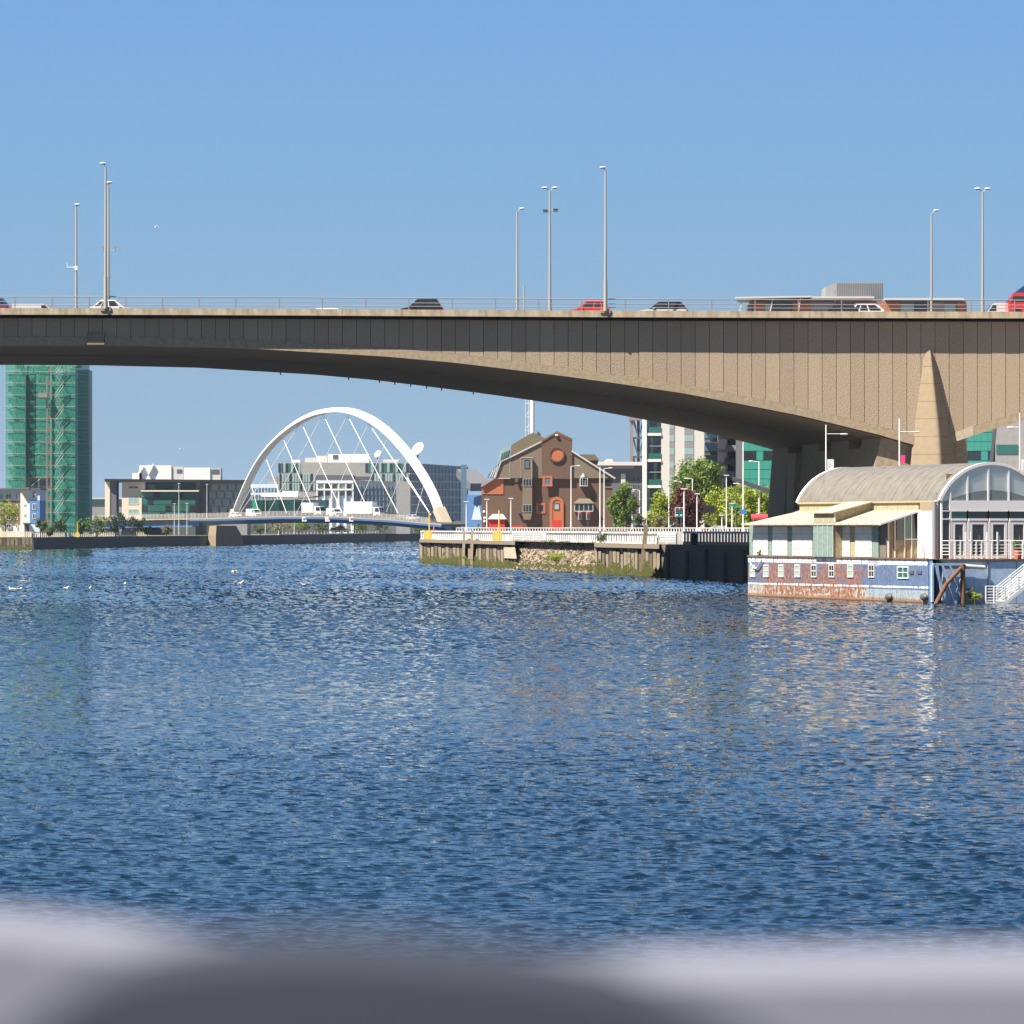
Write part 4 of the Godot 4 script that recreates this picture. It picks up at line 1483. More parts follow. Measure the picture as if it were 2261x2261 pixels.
	for k in 9:
		m = MB.new()
		var p := s1.lerp(s2, (k + 0.5) / 9.0)
		m.box(p + Vector3(-0.14, -0.03, -0.35), p + Vector3(0.14, 0.01, 0.85))
		part(g, "tread", m, "light_grey")
	# weeds on the fender beam, plants on deck
	var r := RandomNumberGenerator.new()
	r.seed = 12
	var wx := func(p: Vector3) -> Vector3: return FO + Basis(Vector3.UP, asin(FS)) * p
	tree("weed_clump", "bright green weed clump at the foot of the ferry's blue end wall", wx.call(front(2152, 1331, -0.3)), 1.3, 0.75, 0.02, "leaf_lime", 3, "", 16, 30, 0.06)
	tree("weed_clump", "dry pinkish weed stalks against the ferry's blue end wall", wx.call(front(2143, 1325, -0.1)), 0.8, 0.9, 0.05, "leaf_dry", 4, "", 10, 26, 0.05)
	tree("weed_clump", "dry tuft growing on the ferry's stern deck by white boards", wx.call(side(1676, 1228, 0.1)), 0.6, 0.45, 0.02, "leaf_dry", 5, "", 8, 24, 0.05)
	var pot := thing("potted_plant", "leafy plant in an orange pot on the ferry terrace", "plant", wx.call(Vector3(front(2247, 1215, 0.8).x, deck, -0.8)))
	m = MB.new()
	m.tube(Vector3.ZERO, Vector3(0, 0.55, 0), 0.22, 0.3, 10)
	part(pot, "pot", m, "orange")
	part(pot, "foliage", crown_shape(6, 0.9, 0.6, 0.9, 12, 24, 0.07), "leaf_green").position.y = 0.8


# ---------- north quay ----------

# the point of the quay's edge that lies in a column of the plan sheet, moved inland and up
func quay(px: float, inland := 0.0, y := 0.0) -> Vector3:
	for k in range(NORTH.size() - 1, 0, -1):
		var a := Vector2(NORTH[k][0], NORTH[k][1])
		var b := Vector2(NORTH[k - 1][0], NORTH[k - 1][1])
		var land := Vector2(b.y - a.y, a.x - b.x).normalized()
		if land.x < 0:
			land = -land
		a += land * inland
		b += land * inland
		if px <= 1130.5 + FOCAL * b.x / b.y or k == 1:
			var u := (px - 1130.5) / FOCAL
			var s := (u * a.y - a.x) / ((b.x - a.x) - u * (b.y - a.y))
			var p := a.lerp(b, s)
			return Vector3(p.x, y, -p.y)
	return Vector3.ZERO


func wharf(label: String, px0: float, px1: float, count: int, sd: int) -> void:
	var t := thing("timber_wharf", label, "wharf")
	var r := RandomNumberGenerator.new()
	r.seed = sd
	var back := MB.new()
	back.quad(quay(px0, 0.5, -1.5), quay(px1, 0.5, -1.5), quay(px1, 0.5, QUAY_N - 0.01), quay(px0, 0.5, QUAY_N - 0.01))
	part(t, "backing", back, "timber_dark")
	for k in count:
		var a := lerpf(px0, px1, (k + 0.06 + r.randf() * 0.06) / count)
		var b := lerpf(px0, px1, (k + 0.97 - r.randf() * 0.14) / count)
		var out := r.randf_range(-0.12, 0.1)
		var lean := r.randf_range(0.1, 0.5)
		var top := QUAY_N - r.randf_range(0.45, 0.8)
		var m := MB.new()
		m.hexa([quay(a, out - lean, -1.0), quay(b, out - lean, -1.0), quay(b, out + 0.35, -1.0), quay(a, out + 0.35, -1.0),
			quay(a, out + 0.05, top), quay(b, out + 0.05, top), quay(b, out + 0.35, top), quay(a, out + 0.35, top)])
		part(t, "plank", m, "timber" if r.randf() > 0.25 else "timber_dark")
	var c := MB.new()   # coping beam
	c.hexa([quay(px0, -0.35, QUAY_N - 0.42), quay(px1, -0.35, QUAY_N - 0.42), quay(px1, 0.8, QUAY_N - 0.42), quay(px0, 0.8, QUAY_N - 0.42),
		quay(px0, -0.35, QUAY_N + 0.02), quay(px1, -0.35, QUAY_N + 0.02), quay(px1, 0.8, QUAY_N + 0.02), quay(px0, 0.8, QUAY_N + 0.02)])
	part(t, "coping_beam", c, "timber")
	# weed that hangs on at the tide line
	var w := MB.new()
	for k in count * 46:
		var p := quay(lerpf(px0, px1, r.randf()), -r.randf_range(0.15, 0.6), 0.0)
		p.y = absf(r.randfn(0.0, 0.42)) * (0.6 + 0.8 * absf(sin(p.x * 2.3)))
		var s := r.randf_range(0.06, 0.2)
		w.tri(p + Vector3(-s, -s * 1.4, 0.05), p + Vector3(s, -s * 1.2, 0.03), p + Vector3(r.randf_range(-s, s), s, 0.0))
	part(t, "tide_weed", w, "weed", "stuff")


func picket_run(label: String, px0: float, px1: float, pitch: float, inland: float, lift := 0.0) -> void:
	var t := thing("picket_fence", label, "fence", Vector3.ZERO, 0, "white slatted fences on the quay edge")
	var h := 1.2
	var y := QUAY_N + lift
	var pick := MB.new()
	var px := px0
	while px < px1:
		var a := quay(px, inland, y + 0.05)
		var b := quay(px + pitch * 0.52, inland, y + 0.05)
		pick.hexa([a, b, b + Vector3(0.06, 0, -0.03), a + Vector3(0.06, 0, -0.03), a + Vector3(0, h - 0.1, 0), b + Vector3(0, h - 0.1, 0), b + Vector3(0.06, h - 0.1, -0.03), a + Vector3(0.06, h - 0.1, -0.03)])
		px += pitch
	part(t, "pickets", pick, "white", "stuff")
	for q in [[0.0, 0.12], [h - 0.16, 0.16]]:
		var m := MB.new()
		var a := quay(px0, inland - 0.1, y + q[0] + 0.06)
		var b := quay(px1, inland - 0.1, y + q[0] + 0.06)
		m.bar(a, b, 0.1, q[1])
		part(t, "rail", m, "white")


func bar_run(label: String, px0: float, px1: float, inland: float, posts: int, m_: String) -> void:
	var t := thing("bar_railing", label, "railing")
	for h in [0.25, 0.5, 0.75, 0.98, 1.15]:
		var m := MB.new()
		m.tube(quay(px0, inland, QUAY_N + h), quay(px1, inland, QUAY_N + h), 0.04, 0.04, 6)
		part(t, "rail", m, m_)
	for k in posts:
		var m := MB.new()
		var p := quay(lerpf(px0, px1, float(k) / (posts - 1)), inland, QUAY_N)
		m.tube(p, p + Vector3(0, 1.2, 0), 0.06, 0.06, 6)
		part(t, "post", m, m_)


func street_lamp(px: float, top: float, foot: float, d: float, arm: float, label: String, m_ := "white_metal") -> void:
	var p := at(px, foot, d)
	var t := thing("street_lamp", label, "street lamp", Vector3(p.x, QUAY_N, p.z), 0, "street lamps along the north bank")
	var h := EYE + (LEVEL - top) * d / FOCAL - QUAY_N
	var m := MB.new()
	m.tube(Vector3(0, -0.05, 0), Vector3(0, h * 0.2, 0), 0.13, 0.12, 8)
	m.tube(Vector3(0, h * 0.2, 0), Vector3(0, h, 0), 0.09, 0.06, 8)
	part(t, "column", m, m_)
	if arm != 0.0:
		m = MB.new()
		m.tube(Vector3(0, h - 0.05, 0), Vector3(arm, h + 0.05, 0), 0.04, 0.035, 6)
		part(t, "arm", m, m_)
		m = MB.new()
		m.ball(Vector3(arm * 1.2, h + 0.04, 0), Vector3(0.32, 0.09, 0.13), 8, 5)
		part(t, "lantern", m, "lamp_head")
	else:
		m = MB.new()
		m.box(Vector3(-0.35, h - 0.02, -0.15), Vector3(0.35, h + 0.1, 0.15))
		part(t, "lantern", m, "lamp_head")


func traffic_light(px: float, py: float, d: float, red: bool, label: String) -> void:
	var p := at(px, py, d)
	var t := thing("traffic_signal", label, "traffic light", Vector3(p.x, QUAY_N, p.z), 0, "traffic lights on the quay road")
	var y := p.y - QUAY_N
	var m := MB.new()
	m.tube(Vector3(0, 0, -0.1), Vector3(0, y + 0.5, -0.1), 0.06, 0.06, 8)
	part(t, "pole", m, "dark_grey")
	m = MB.new()
	m.box(Vector3(-0.26, y - 0.62, -0.05), Vector3(0.26, y + 0.62, 0.0))
	part(t, "backing_board", m, "white")
	m = MB.new()
	m.box(Vector3(-0.19, y - 0.55, 0.002), Vector3(0.19, y + 0.55, 0.12))
	part(t, "head", m, "black")
	for k in 3:
		m = MB.new()
		var on := (k == 2) == red and k != 1 and (red and k == 2 or not red and k == 0)
		m.tube(Vector3(0, y - 0.36 + 0.36 * k, 0.118), Vector3(0, y - 0.36 + 0.36 * k, 0.13), 0.13, 0.13, 10)
		part(t, "signal_lamp", m, ("signal_red" if red else "signal_green") if on else "dark_grey")


func person(px: float, d: float, upper: String, lower: String, label: String, turn := 0.0) -> void:
	var p := at(px, 1165, d)
	var t := thing("person", label, "person", Vector3(p.x, QUAY_N, p.z), turn, "people on the quay road")
	var m := MB.new()
	for s in [-1.0, 1.0]:
		m.tube(Vector3(s * 0.1, 0.04, 0), Vector3(s * 0.11, 0.48, s * 0.08), 0.06, 0.07, 7)
		m.tube(Vector3(s * 0.11, 0.48, s * 0.08), Vector3(s * 0.09, 0.92, 0), 0.075, 0.1, 7)
		m.ball(Vector3(s * 0.1, 0.04, 0.06), Vector3(0.05, 0.05, 0.13), 7, 5)
	part(t, "legs", m, lower)
	m = MB.new()
	m.tube(Vector3(0, 0.88, 0), Vector3(0, 1.2, 0), 0.16, 0.18, 9)
	m.tube(Vector3(0, 1.2, 0), Vector3(0, 1.45, 0), 0.18, 0.13, 9)
	for s in [-1.0, 1.0]:
		m.tube(Vector3(s * 0.2, 1.4, 0), Vector3(s * 0.25, 1.12, 0.02), 0.06, 0.05, 7)
		m.tube(Vector3(s * 0.25, 1.12, 0.02), Vector3(s * 0.24, 0.86, 0.12), 0.05, 0.04, 7)
	part(t, "jacket", m, upper)
	m = MB.new()
	m.tube(Vector3(0, 1.44, 0), Vector3(0, 1.55, 0), 0.055, 0.055, 7)
	m.ball(Vector3(0, 1.65, 0.01), Vector3(0.08, 0.12, 0.1), 9, 7)
	m.ball(Vector3(0, 1.64, 0.11), Vector3(0.015, 0.025, 0.02), 5, 4)
	for s in [-1.0, 1.0]:
		m.ball(Vector3(s * 0.24, 0.82, 0.13), Vector3(0.035, 0.06, 0.04), 6, 4)
	part(t, "head", m, "skin")
	m = MB.new()
	m.ball(Vector3(0, 1.69, -0.02), Vector3(0.088, 0.095, 0.1), 9, 6)
	part(t, "hair", m, "black")


func make_quay() -> void:
	for e in [["signal_red", 1.0, 0.03, 0.05], ["signal_green", 0.1, 0.95, 0.75]]:
		var s := mat(e[0], e[1] * 0.6, e[2] * 0.6, e[3] * 0.6, 0.3)
		s.emission_enabled = true
		s.emission = lin(e[1], e[2], e[3])
		s.emission_energy_multiplier = 0.4
	wharf("weathered timber wharf with yellow marker posts, at the quay's corner", 926.0, 1137.0, 26, 5)
	wharf("weathered timber wharf between the rubble bank and the bridge's shadow", 1312.0, 1457.0, 18, 6)
	# the quay under the bridge and on to the ferry
	var m := MB.new()
	for k in range(0, 4):
		var a: Array = NORTH[k + 1] if k < 3 else NORTH[4]
		var b: Array = NORTH[k] if k < 3 else NORTH[3]
		m.quad(Vector3(a[0], -1.5, -a[1]), Vector3(b[0], -1.5, -b[1]), Vector3(b[0] + 0.3, QUAY_N + 0.02, -b[1]), Vector3(a[0] + 0.3, QUAY_N + 0.02, -a[1]))
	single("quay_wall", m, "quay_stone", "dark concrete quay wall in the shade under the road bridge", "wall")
	for k in 5:
		m = MB.new()
		var px := 1475.0 + 42.0 * k
		m.tube(quay(px, -0.25, -0.6), quay(px, -0.25, 2.7 - 0.2 * (k % 2)), 0.22, 0.2, 8)
		single("fender_pile", m, "timber_dark", "dark timber fender pile on the shaded quay wall under the bridge", "pile", "fender piles under the bridge")
	# rubble bank
	var t := thing("rubble_bank", "brown rubble bank sloping from the white fence to the water", "bank")
	var r := RandomNumberGenerator.new()
	r.seed = 20
	m = MB.new()
	var n := 40
	for k in n:
		var a := lerpf(1131.0, 1318.0, float(k) / n)
		var b := lerpf(1131.0, 1318.0, float(k + 1) / n)
		m.quad(quay(a, -0.9, -0.3), quay(b, -0.9, -0.3), quay(b, 0.7, 1.6), quay(a, 0.7, 1.6))
		m.quad(quay(a, 0.7, 1.6), quay(b, 0.7, 1.6), quay(b, 1.9, QUAY_N + 0.01), quay(a, 1.9, QUAY_N + 0.01))
	part(t, "slope", m, "stone_brown")
	for v in 3:
		m = MB.new()
		for k in 420:
			var u := r.randf()
			var p := quay(lerpf(1132.0, 1316.0, r.randf()), lerpf(-0.9, 1.9, u), 0.0)
			p.y = table([[0.0, -0.25], [0.57, 1.62], [1.0, QUAY_N]], u) + 0.02
			var s := r.randf_range(0.08, 0.26) * (0.7 if u > 0.6 else 1.0)
			var b := Basis.from_euler(Vector3(r.randf() * 6.0, r.randf() * 6.0, r.randf() * 6.0))
			m.xf = Transform3D(b, p)
			m.hexa([Vector3(-s, -s * 0.6, s * 0.7), Vector3(s * 0.8, -s * 0.5, s * 0.8), Vector3(s, -s * 0.6, -s * 0.7), Vector3(-s * 0.9, -s * 0.6, -s * 0.8), Vector3(-s * 0.6, s * 0.5, s * 0.5), Vector3(s * 0.6, s * 0.6, s * 0.4), Vector3(s * 0.6, s * 0.45, -s * 0.6), Vector3(-s * 0.6, s * 0.6, -s * 0.4)])
		part(t, "stones", m, ["stone_brown", "concrete", "timber_dark"][v], "stuff")
	m = MB.new()
	for k in 1700:
		var p := quay(lerpf(1132.0, 1318.0, r.randf()), -0.7 + r.randf() * 0.5, 0.0)
		p.y = absf(r.randfn(0.0, 0.3))
		var s := r.randf_range(0.06, 0.18)
		m.tri(p + Vector3(-s, -s, 0.05), p + Vector3(s, -s, 0.03), p + Vector3(r.randf_range(-s, s), s, 0.0))
	part(t, "tide_weed", m, "weed", "stuff")
	m = MB.new()
	m.hexa([quay(1113, -0.6, 1.1), quay(1141, -0.6, 1.1), quay(1141, 0.6, 1.1), quay(1113, 0.6, 1.1), quay(1112, -0.55, 2.35), quay(1137, -0.55, 2.4), quay(1137, 0.6, 2.4), quay(1112, 0.6, 2.35)])
	single("concrete_block", m, "concrete_pale", "pale broken concrete block at the top of the rubble bank", "block")
	tree("grass_clump", "light green grass clump growing on the rubble bank", quay(1234, 0.1, 0.75), 4.6, 1.3, 0.02, "leaf_lime", 31, "", 26, 40, 0.09)
	tree("grass_clump", "small green shrub at the top of the rubble bank below the fence", quay(1216, 1.4, QUAY_N - 0.3), 2.4, 0.7, 0.02, "leaf_green", 32, "", 10, 30, 0.08)
	tree("grass_clump", "low weeds trailing over the top of the rubble bank", quay(1250, 1.4, QUAY_N - 0.35), 4.0, 0.6, 0.02, "leaf_mid", 33, "", 12, 30, 0.08)
	tree("ivy_clump", "dark ivy grown up a post between two white fences", quay(1328, 0.4, QUAY_N - 0.2), 1.6, 1.5, 0.02, "leaf_mid", 34, "", 12, 40, 0.08)
	# tall old posts that rise through the wharf
	for e in [[1022.0, 1028.0, "broad weathered mooring post by the fence, nearer the quay corner's marker"], [1040.0, 1046.0, "broad weathered mooring post by the fence, nearer the red canopied entrance"]]:
		m = MB.new()
		m.hexa([quay(e[0] - 3, -0.7, -1), quay(e[1] - 3, -0.7, -1), quay(e[1] - 3, -0.2, -1), quay(e[0] - 3, -0.2, -1), quay(e[0], -0.2, QUAY_N + 1.2), quay(e[1], -0.2, QUAY_N + 1.2), quay(e[1], 0.2, QUAY_N + 1.2), quay(e[0], 0.2, QUAY_N + 1.2)])
		single("mooring_post", m, "timber", e[2], "post", "mooring posts on the wharf")
	m = MB.new()
	var foot := quay(1415, -0.5, -0.8)
	var head := at(1427, 1158, -foot.z)
	m.bar(foot, head, 0.42, 0.42)
	single("mooring_post", m, "timber", "tall leaning timber post rising above the wharf beside the bridge shadow", "post")
	# fences
	picket_run("white slatted fence above the timber wharf at the quay's corner", 929.0, 1127.0, 4.3, 0.9)
	bar_run("white bar railing between two slatted fences above the rubble", 1132.0, 1202.0, 2.1, 4, "white_metal")
	picket_run("white slatted fence above the rubble bank", 1203.0, 1322.0, 4.7, 2.1)
	picket_run("white slatted fence above the wharf near the leaning post", 1329.0, 1449.0, 5.6, 0.9)
	bar_run("short white bar railing beside the steps at the bridge shadow", 1452.0, 1494.0, 1.2, 3, "white_metal")
	# stone balustrade at the higher level under the bridge
	t = thing("balustrade", "pale balustrade in shade on the quay under the road bridge", "railing")
	m = MB.new()
	var bal := MB.new()
	var px := 1512.0
	while px < 1700.0:
		var p := quay(px, 1.0, QUAY_N + 0.3)
		bal.box(p + Vector3(-0.09, 0, -0.09), p + Vector3(0.09, 0.75, 0.09))
		px += 7.0
	part(t, "balusters", bal, "light_grey", "stuff")
	m.hexa([quay(1508, 0.8, QUAY_N), quay(1705, 0.8, QUAY_N), quay(1705, 1.3, QUAY_N), quay(1508, 1.3, QUAY_N), quay(1508, 0.8, QUAY_N + 0.3), quay(1705, 0.8, QUAY_N + 0.3), quay(1705, 1.3, QUAY_N + 0.3), quay(1508, 1.3, QUAY_N + 0.3)])
	part(t, "plinth", m, "concrete")
	m = MB.new()
	m.hexa([quay(1508, 0.8, QUAY_N + 1.05), quay(1705, 0.8, QUAY_N + 1.05), quay(1705, 1.3, QUAY_N + 1.05), quay(1508, 1.3, QUAY_N + 1.05), quay(1508, 0.8, QUAY_N + 1.25), quay(1705, 0.8, QUAY_N + 1.25), quay(1705, 1.3, QUAY_N + 1.25), quay(1508, 1.3, QUAY_N + 1.25)])
	part(t, "top_rail", m, "light_grey")
	m = MB.new()
	m.tube(quay(1532, 0.3, QUAY_N + 0.02), quay(1532, 0.3, QUAY_N + 0.9), 0.3, 0.3, 10)
	m.ball(quay(1532, 0.3, QUAY_N + 0.9), Vector3(0.3, 0.2, 0.3), 10, 6)
	single("mooring_bollard", m, "black", "black round-topped mooring bollard before the shaded balustrade", "bollard")
	# yellow ladder hoops on the wharf
	for e in [[948.0, 1128.0, "yellow marker post with sign board, at the quay's corner"], [1102.0, 1126.0, "yellow marker post before the red canopied entrance"]]:
		var y := thing("marker_post", e[2], "post", Vector3.ZERO, 0, "yellow marker posts on the wharf")
		m = MB.new()
		var b := quay(e[0], 0.2, QUAY_N)
		m.tube(b, Vector3(b.x, EYE + (LEVEL - e[1]) * -b.z / FOCAL, b.z), 0.1, 0.08, 8)
		part(y, "pole", m, "yellow")
		m = MB.new()
		m.box(b + Vector3(-0.75, 0.02, -0.05), b + Vector3(0.3, 1.15, 0.05))
		part(y, "board", m, "yellow")
	# low road wall with its railing, behind the quay walk
	t = thing("road_wall", "low grey road wall with a dark stretch and a pale toothed railing on top", "wall")
	var w0 := at(1008, 0, 640)
	var w1 := at(1720, 0, 470)
	var along := func(q: float) -> Vector3: return w0.lerp(w1, clampf(((q - 1008.0) / 712.0) / (1.0 + (1.0 - (q - 1008.0) / 712.0) * (470.0 / 640.0 - 1.0)) * 1.0, 0.0, 1.0))
	for e in [[1008, 1218, 4.25, "mid_grey"], [1218, 1388, 4.3, "dark_grey"], [1388, 1720, 4.25, "cladding_grey"]]:
		m = MB.new()
		var a: Vector3 = along.call(float(e[0]))
		var b: Vector3 = along.call(float(e[1]))
		m.bar(Vector3(a.x, (QUAY_N + e[2]) * 0.5, a.z), Vector3(b.x, (QUAY_N + e[2]) * 0.5, b.z), 0.3, e[2] - QUAY_N)
		part(t, "wall_stretch", m, e[3])
	var teeth := MB.new()
	var q := 1008.0
	while q < 1720.0:
		var a: Vector3 = along.call(q)
		teeth.box(Vector3(a.x - 0.06, 4.25, a.z - 0.06), Vector3(a.x + 0.06, 4.62, a.z + 0.06))
		q += 6.0
	part(t, "railing_posts", teeth, "white", "stuff")
	m = MB.new()
	m.bar(Vector3(w0.x, 4.66, w0.z), Vector3(w1.x, 4.66, w1.z), 0.12, 0.09)
	part(t, "railing", m, "off_white")
	# lamps
	var L := [[1029.5, 1108, 640, 0.0, "short lamp post by the blue mural"], [1075.0, 1103, 620, 0.0, "lamp post before the red canopied entrance"], [1128.0, 1101, 615, 0.0, "lamp post before the brown building's bay column"],
		[1261.0, 1029, 640, 0.9, "tall lamp post with an arm beside the orange arched door"], [1325.0, 1027, 600, 0.0, "tall straight lamp post before the brown building's corner"], [1334.0, 1034, 650, 0.8, "lamp post with an arm at the brown building's corner"],
		[1396.0, 1085, 720, 0.0, "thin lamp post before the dark grey block"], [1412.0, 1082, 760, -0.8, "thin lamp post with arm before the dark grey block"], [1477.0, 1070, 610, 0.0, "lamp post before the green tree beside the copper beech"], [1504.0, 1063, 640, -0.7, "lamp post with arm before the copper beech"],
		[1510.5, 1080, 470, 0.0, "lamp post rising from the white steps"], [1529.0, 1057, 600, -0.7, "tall lamp post with arm before the copper beech's edge"], [1539.0, 1091, 590, 0.0, "shorter plain post beside the copper beech"], [1604.0, 1050, 620, 0.0, "tall plain post before the lime green trees"], [1594.0, 1138, 580, 0.0, "short pale post before the lime green trees"],
		[1641.0, 975, 520, 1.1, "tallest lamp post carrying a blue sign, before the green glass office"], [1676.0, 1019, 520, -0.8, "lamp post before the lime tree next to the shaded pier"], [1616.5, 1112, 560, 0.0, "slim pole carrying a green street sign"]]
	for e in L:
		street_lamp(e[0], e[1], 1168, e[2], e[3], e[4])
	street_lamp(1625.0, 1068, 1170, 545, 0.0, "dark pole under the sloping dark boom", "dark_grey")
	# signs
	m = MB.new()
	var p := at(1642, 1130, 519)
	m.box(p + Vector3(-0.34, -0.28, 0.1), p + Vector3(0.34, 0.28, 0.14))
	single("road_sign", m, "sign_blue", "small blue square sign fixed on the tallest quay lamp post", "sign")
	for e in [[1615, 1116, -0.35, 0.35, "green street sign on the slim pole, tilted away"], [1629, 1119, -0.42, 0.42, "green street sign on the dark pole"]]:
		m = MB.new()
		p = at(e[0], e[1], 545)
		m.box(p + Vector3(e[2], -0.14, 0.1), p + Vector3(e[3], 0.14, 0.14))
		single("street_sign", m, "sign_green", e[4], "sign", "green street signs by the boom")
	t = thing("road_sign", "black back of a large road sign before the lime green trees", "sign", Vector3.ZERO)
	p = at(1565, 1124, 570)
	m = MB.new()
	m.box(p + Vector3(-0.78, -0.5, 0.0), p + Vector3(0.78, 0.48, 0.06))
	part(t, "board", m, "black")
	m = MB.new()
	for s in [-0.5, 0.5]:
		m.tube(Vector3(p.x + s, QUAY_N, p.z - 0.05), Vector3(p.x + s, p.y + 0.4, p.z - 0.05), 0.05, 0.05, 6)
	part(t, "legs", m, "dark_grey")
	m = MB.new()
	m.bar(at(1619, 1057, 540), at(1702, 1086, 505), 0.35, 0.45)
	single("timber_boom", m, "bumper", "dark sloping boom running from the dark pole to the bridge pier", "boom")
	traffic_light(1280.5, 1138, 640, true, "red traffic light before the bay window, the one nearer the arched door")
	traffic_light(1298.5, 1138, 640, true, "red traffic light before the bay window, the one nearer the building corner")
	traffic_light(1389.0, 1135, 660, false, "single green traffic light by the round green tree")
	traffic_light(1495.0, 1131, 560, false, "green traffic light before the copper beech, the one nearer the white flats")
	traffic_light(1504.0, 1131, 560, false, "green traffic light before the copper beech, the one nearer the step lamp post")
	# road users
	t = thing("car", "dark people carrier on the quay road before the dark grey block", "car", Vector3(at(1410, 0, 660).x, QUAY_N, -660), 0, "cars on the quay road")
	car_parts(t, "paint_black", 4.4, 1.95, 1.9)
	t = thing("car", "black car on the quay road before the copper beech", "car", Vector3(at(1490, 0, 600).x, QUAY_N, -600), 0, "cars on the quay road")
	car_parts(t, "paint_black", 4.0, 2.0, 1.8)
	t = thing("car", "silver car on the quay road before the lime green trees", "car", Vector3(at(1578, 0, 590).x, QUAY_N, -590), 0, "cars on the quay road")
	car_parts(t, "paint_silver", 4.0, 1.85, 1.8)
	person(1374, 640, "cloth_red", "cloth_blue", "person in red and blue walking by the round green tree")
	person(1380, 642, "skin", "cloth_blue", "person in pale top walking by the round green tree")
	person(1555, 560, "cloth_red", "black", "person in red jacket under the black sign board")
	person(1548, 562, "white", "cloth_blue", "person in white top under the black sign board")
	person(1590, 575, "cloth_blue", "black", "person in dark blue jacket beside a short pale post")
	person(958, 600, "cloth_red", "white", "person in pinkish clothes at the wharf's corner post")
	# parasol, red kiosk canopy
	t = thing("parasol", "small turquoise parasol behind the white bar railing", "parasol", Vector3(at(1130, 0, 560).x, QUAY_N, -560))
	m = MB.new()
	m.tube(Vector3.ZERO, Vector3(0, 1.45, 0), 0.03, 0.03, 6)
	part(t, "pole", m, "white_metal")
	m = MB.new()
	m.tube(Vector3(0, 1.15, 0), Vector3(0, 1.6, 0), 0.35, 0.05, 10)
	part(t, "canopy", m, "turquoise")
	t = thing("kiosk", "dark kiosk with a red canopy beyond the ferry's stern roof", "kiosk", Vector3(at(1683, 0, 480).x, QUAY_N, -480))
	m = MB.new()
	m.box(Vector3(-0.9, 0, -1.5), Vector3(1.6, 2.5, 0))
	part(t, "booth", m, "dark_grey")
	m = MB.new()
	m.hexa([Vector3(-1.2, 2.5, 0.9), Vector3(1.2, 2.5, 0.9), Vector3(1.2, 2.6, -0.1), Vector3(-1.2, 2.6, -0.1), Vector3(-1.2, 2.75, 0.9), Vector3(1.2, 2.75, 0.9), Vector3(1.2, 3.1, -0.1), Vector3(-1.2, 3.1, -0.1)])
	part(t, "canopy", m, "cloth_red")
	# banner poles beside the ferry
	for e in [[1824.0, 938.0, 330.0, 958.0, 1.05, "tall white banner pole with a white lettered banner, before the shaded pier", "white"], [1986.0, 924.0, 345.0, 953.0, 1.05, "tall white banner pole with a pink banner, before the pier", "pink"], [2252.0, 912.0, 320.0, 943.0, -0.35, "tall white banner pole with a lettered banner, before the grey office wall", "white"]]:
		var pp := at(e[0], 0, e[2])
		t = thing("banner_pole", e[5], "banner pole", Vector3(pp.x, QUAY_N, pp.z), 0, "banner poles behind the ferry")
		var h: float = EYE + (LEVEL - e[1]) * e[2] / FOCAL - QUAY_N
		var ay: float = EYE + (LEVEL - e[3]) * e[2] / FOCAL - QUAY_N
		m = MB.new()
		m.tube(Vector3.ZERO, Vector3(0, h, 0), 0.075, 0.05, 8)
		part(t, "pole", m, "white_metal")
		m = MB.new()
		var s := signf(e[4])
		m.tube(Vector3(0, ay, 0), Vector3(e[4], ay, 0), 0.025, 0.025, 6)
		part(t, "arm", m, "white_metal")
		m = MB.new()
		m.ball(Vector3(e[4] + s * 0.3, ay - 0.02, 0), Vector3(0.34, 0.07, 0.12), 8, 5)
		part(t, "lantern", m, "lamp_head")
		m = MB.new()
		var top_: float = EYE + (LEVEL - (1005.0 if e[6] == "pink" else 1014.0)) * e[2] / FOCAL - QUAY_N
		m.box(Vector3(0.09, top_ - (0.68 if e[6] == "pink" else 2.2), -0.012), Vector3(0.09 + (0.36 if e[6] == "pink" else 0.5), top_, 0.012))
		var ban := part(t, "banner", m, e[6])
		if e[6] == "white":
			m = MB.new()   # a vertical line of print, too small to read
			for k in 7:
				var yy: float = top_ - 0.25 - 0.13 * k
				m.box(Vector3(0.2, yy - (0.03 if k % 2 else 0.05), 0.013), Vector3(0.33 if k % 3 else 0.28, yy, 0.016))
			part(ban, "lettering", m, "mid_grey")


# ---------- the brown brick building on the quay ----------

func rx(v: float) -> float:
	return X(1020.0 + v * 0.19669)


func ry(v: float) -> float:
	return Y(900.0 + v * 0.19669)


func poly(pts: Array) -> PackedVector2Array:
	var p := PackedVector2Array()
	for e in pts:
		p.append(Vector2(rx(e[0]), ry(e[1])))
	return p


func slab(parent: Node, called: String, pts: Array, z0: float, z1: float, m_: String) -> MeshInstance3D:
	var m := MB.new()
	m.prism(poly(pts), z0, z1)
	return part(parent, called, m, m_)


func rect(x0: float, y0: float, x1: float, y1: float) -> Array:
	return [[x0, y0], [x1, y0], [x1, y1], [x0, y1]]


func bay_window(parent: Node, x0: float, y0: float, x1: float, y1: float, z: float, frame_m: String, pane_m: String, t := 0.1, cols := 1, name_ := "window") -> MeshInstance3D:
	var m := MB.new()
	m.frame(x0, y0, x1, y1, t, z + 0.08, z - 0.02)
	for k in range(1, cols):
		var x := lerpf(x0, x1, float(k) / cols)
		m.box(Vector3(x - t * 0.4, y0 + t, z - 0.02), Vector3(x + t * 0.4, y1 - t, z + 0.07))
	var f := part(parent, name_, m, frame_m)
	m = MB.new()
	m.box(Vector3(x0 + t * 0.5, y0 + t * 0.5, z - 0.015), Vector3(x1 - t * 0.5, y1 - t * 0.5, z + 0.025))
	part(f, "pane", m, pane_m)
	return f


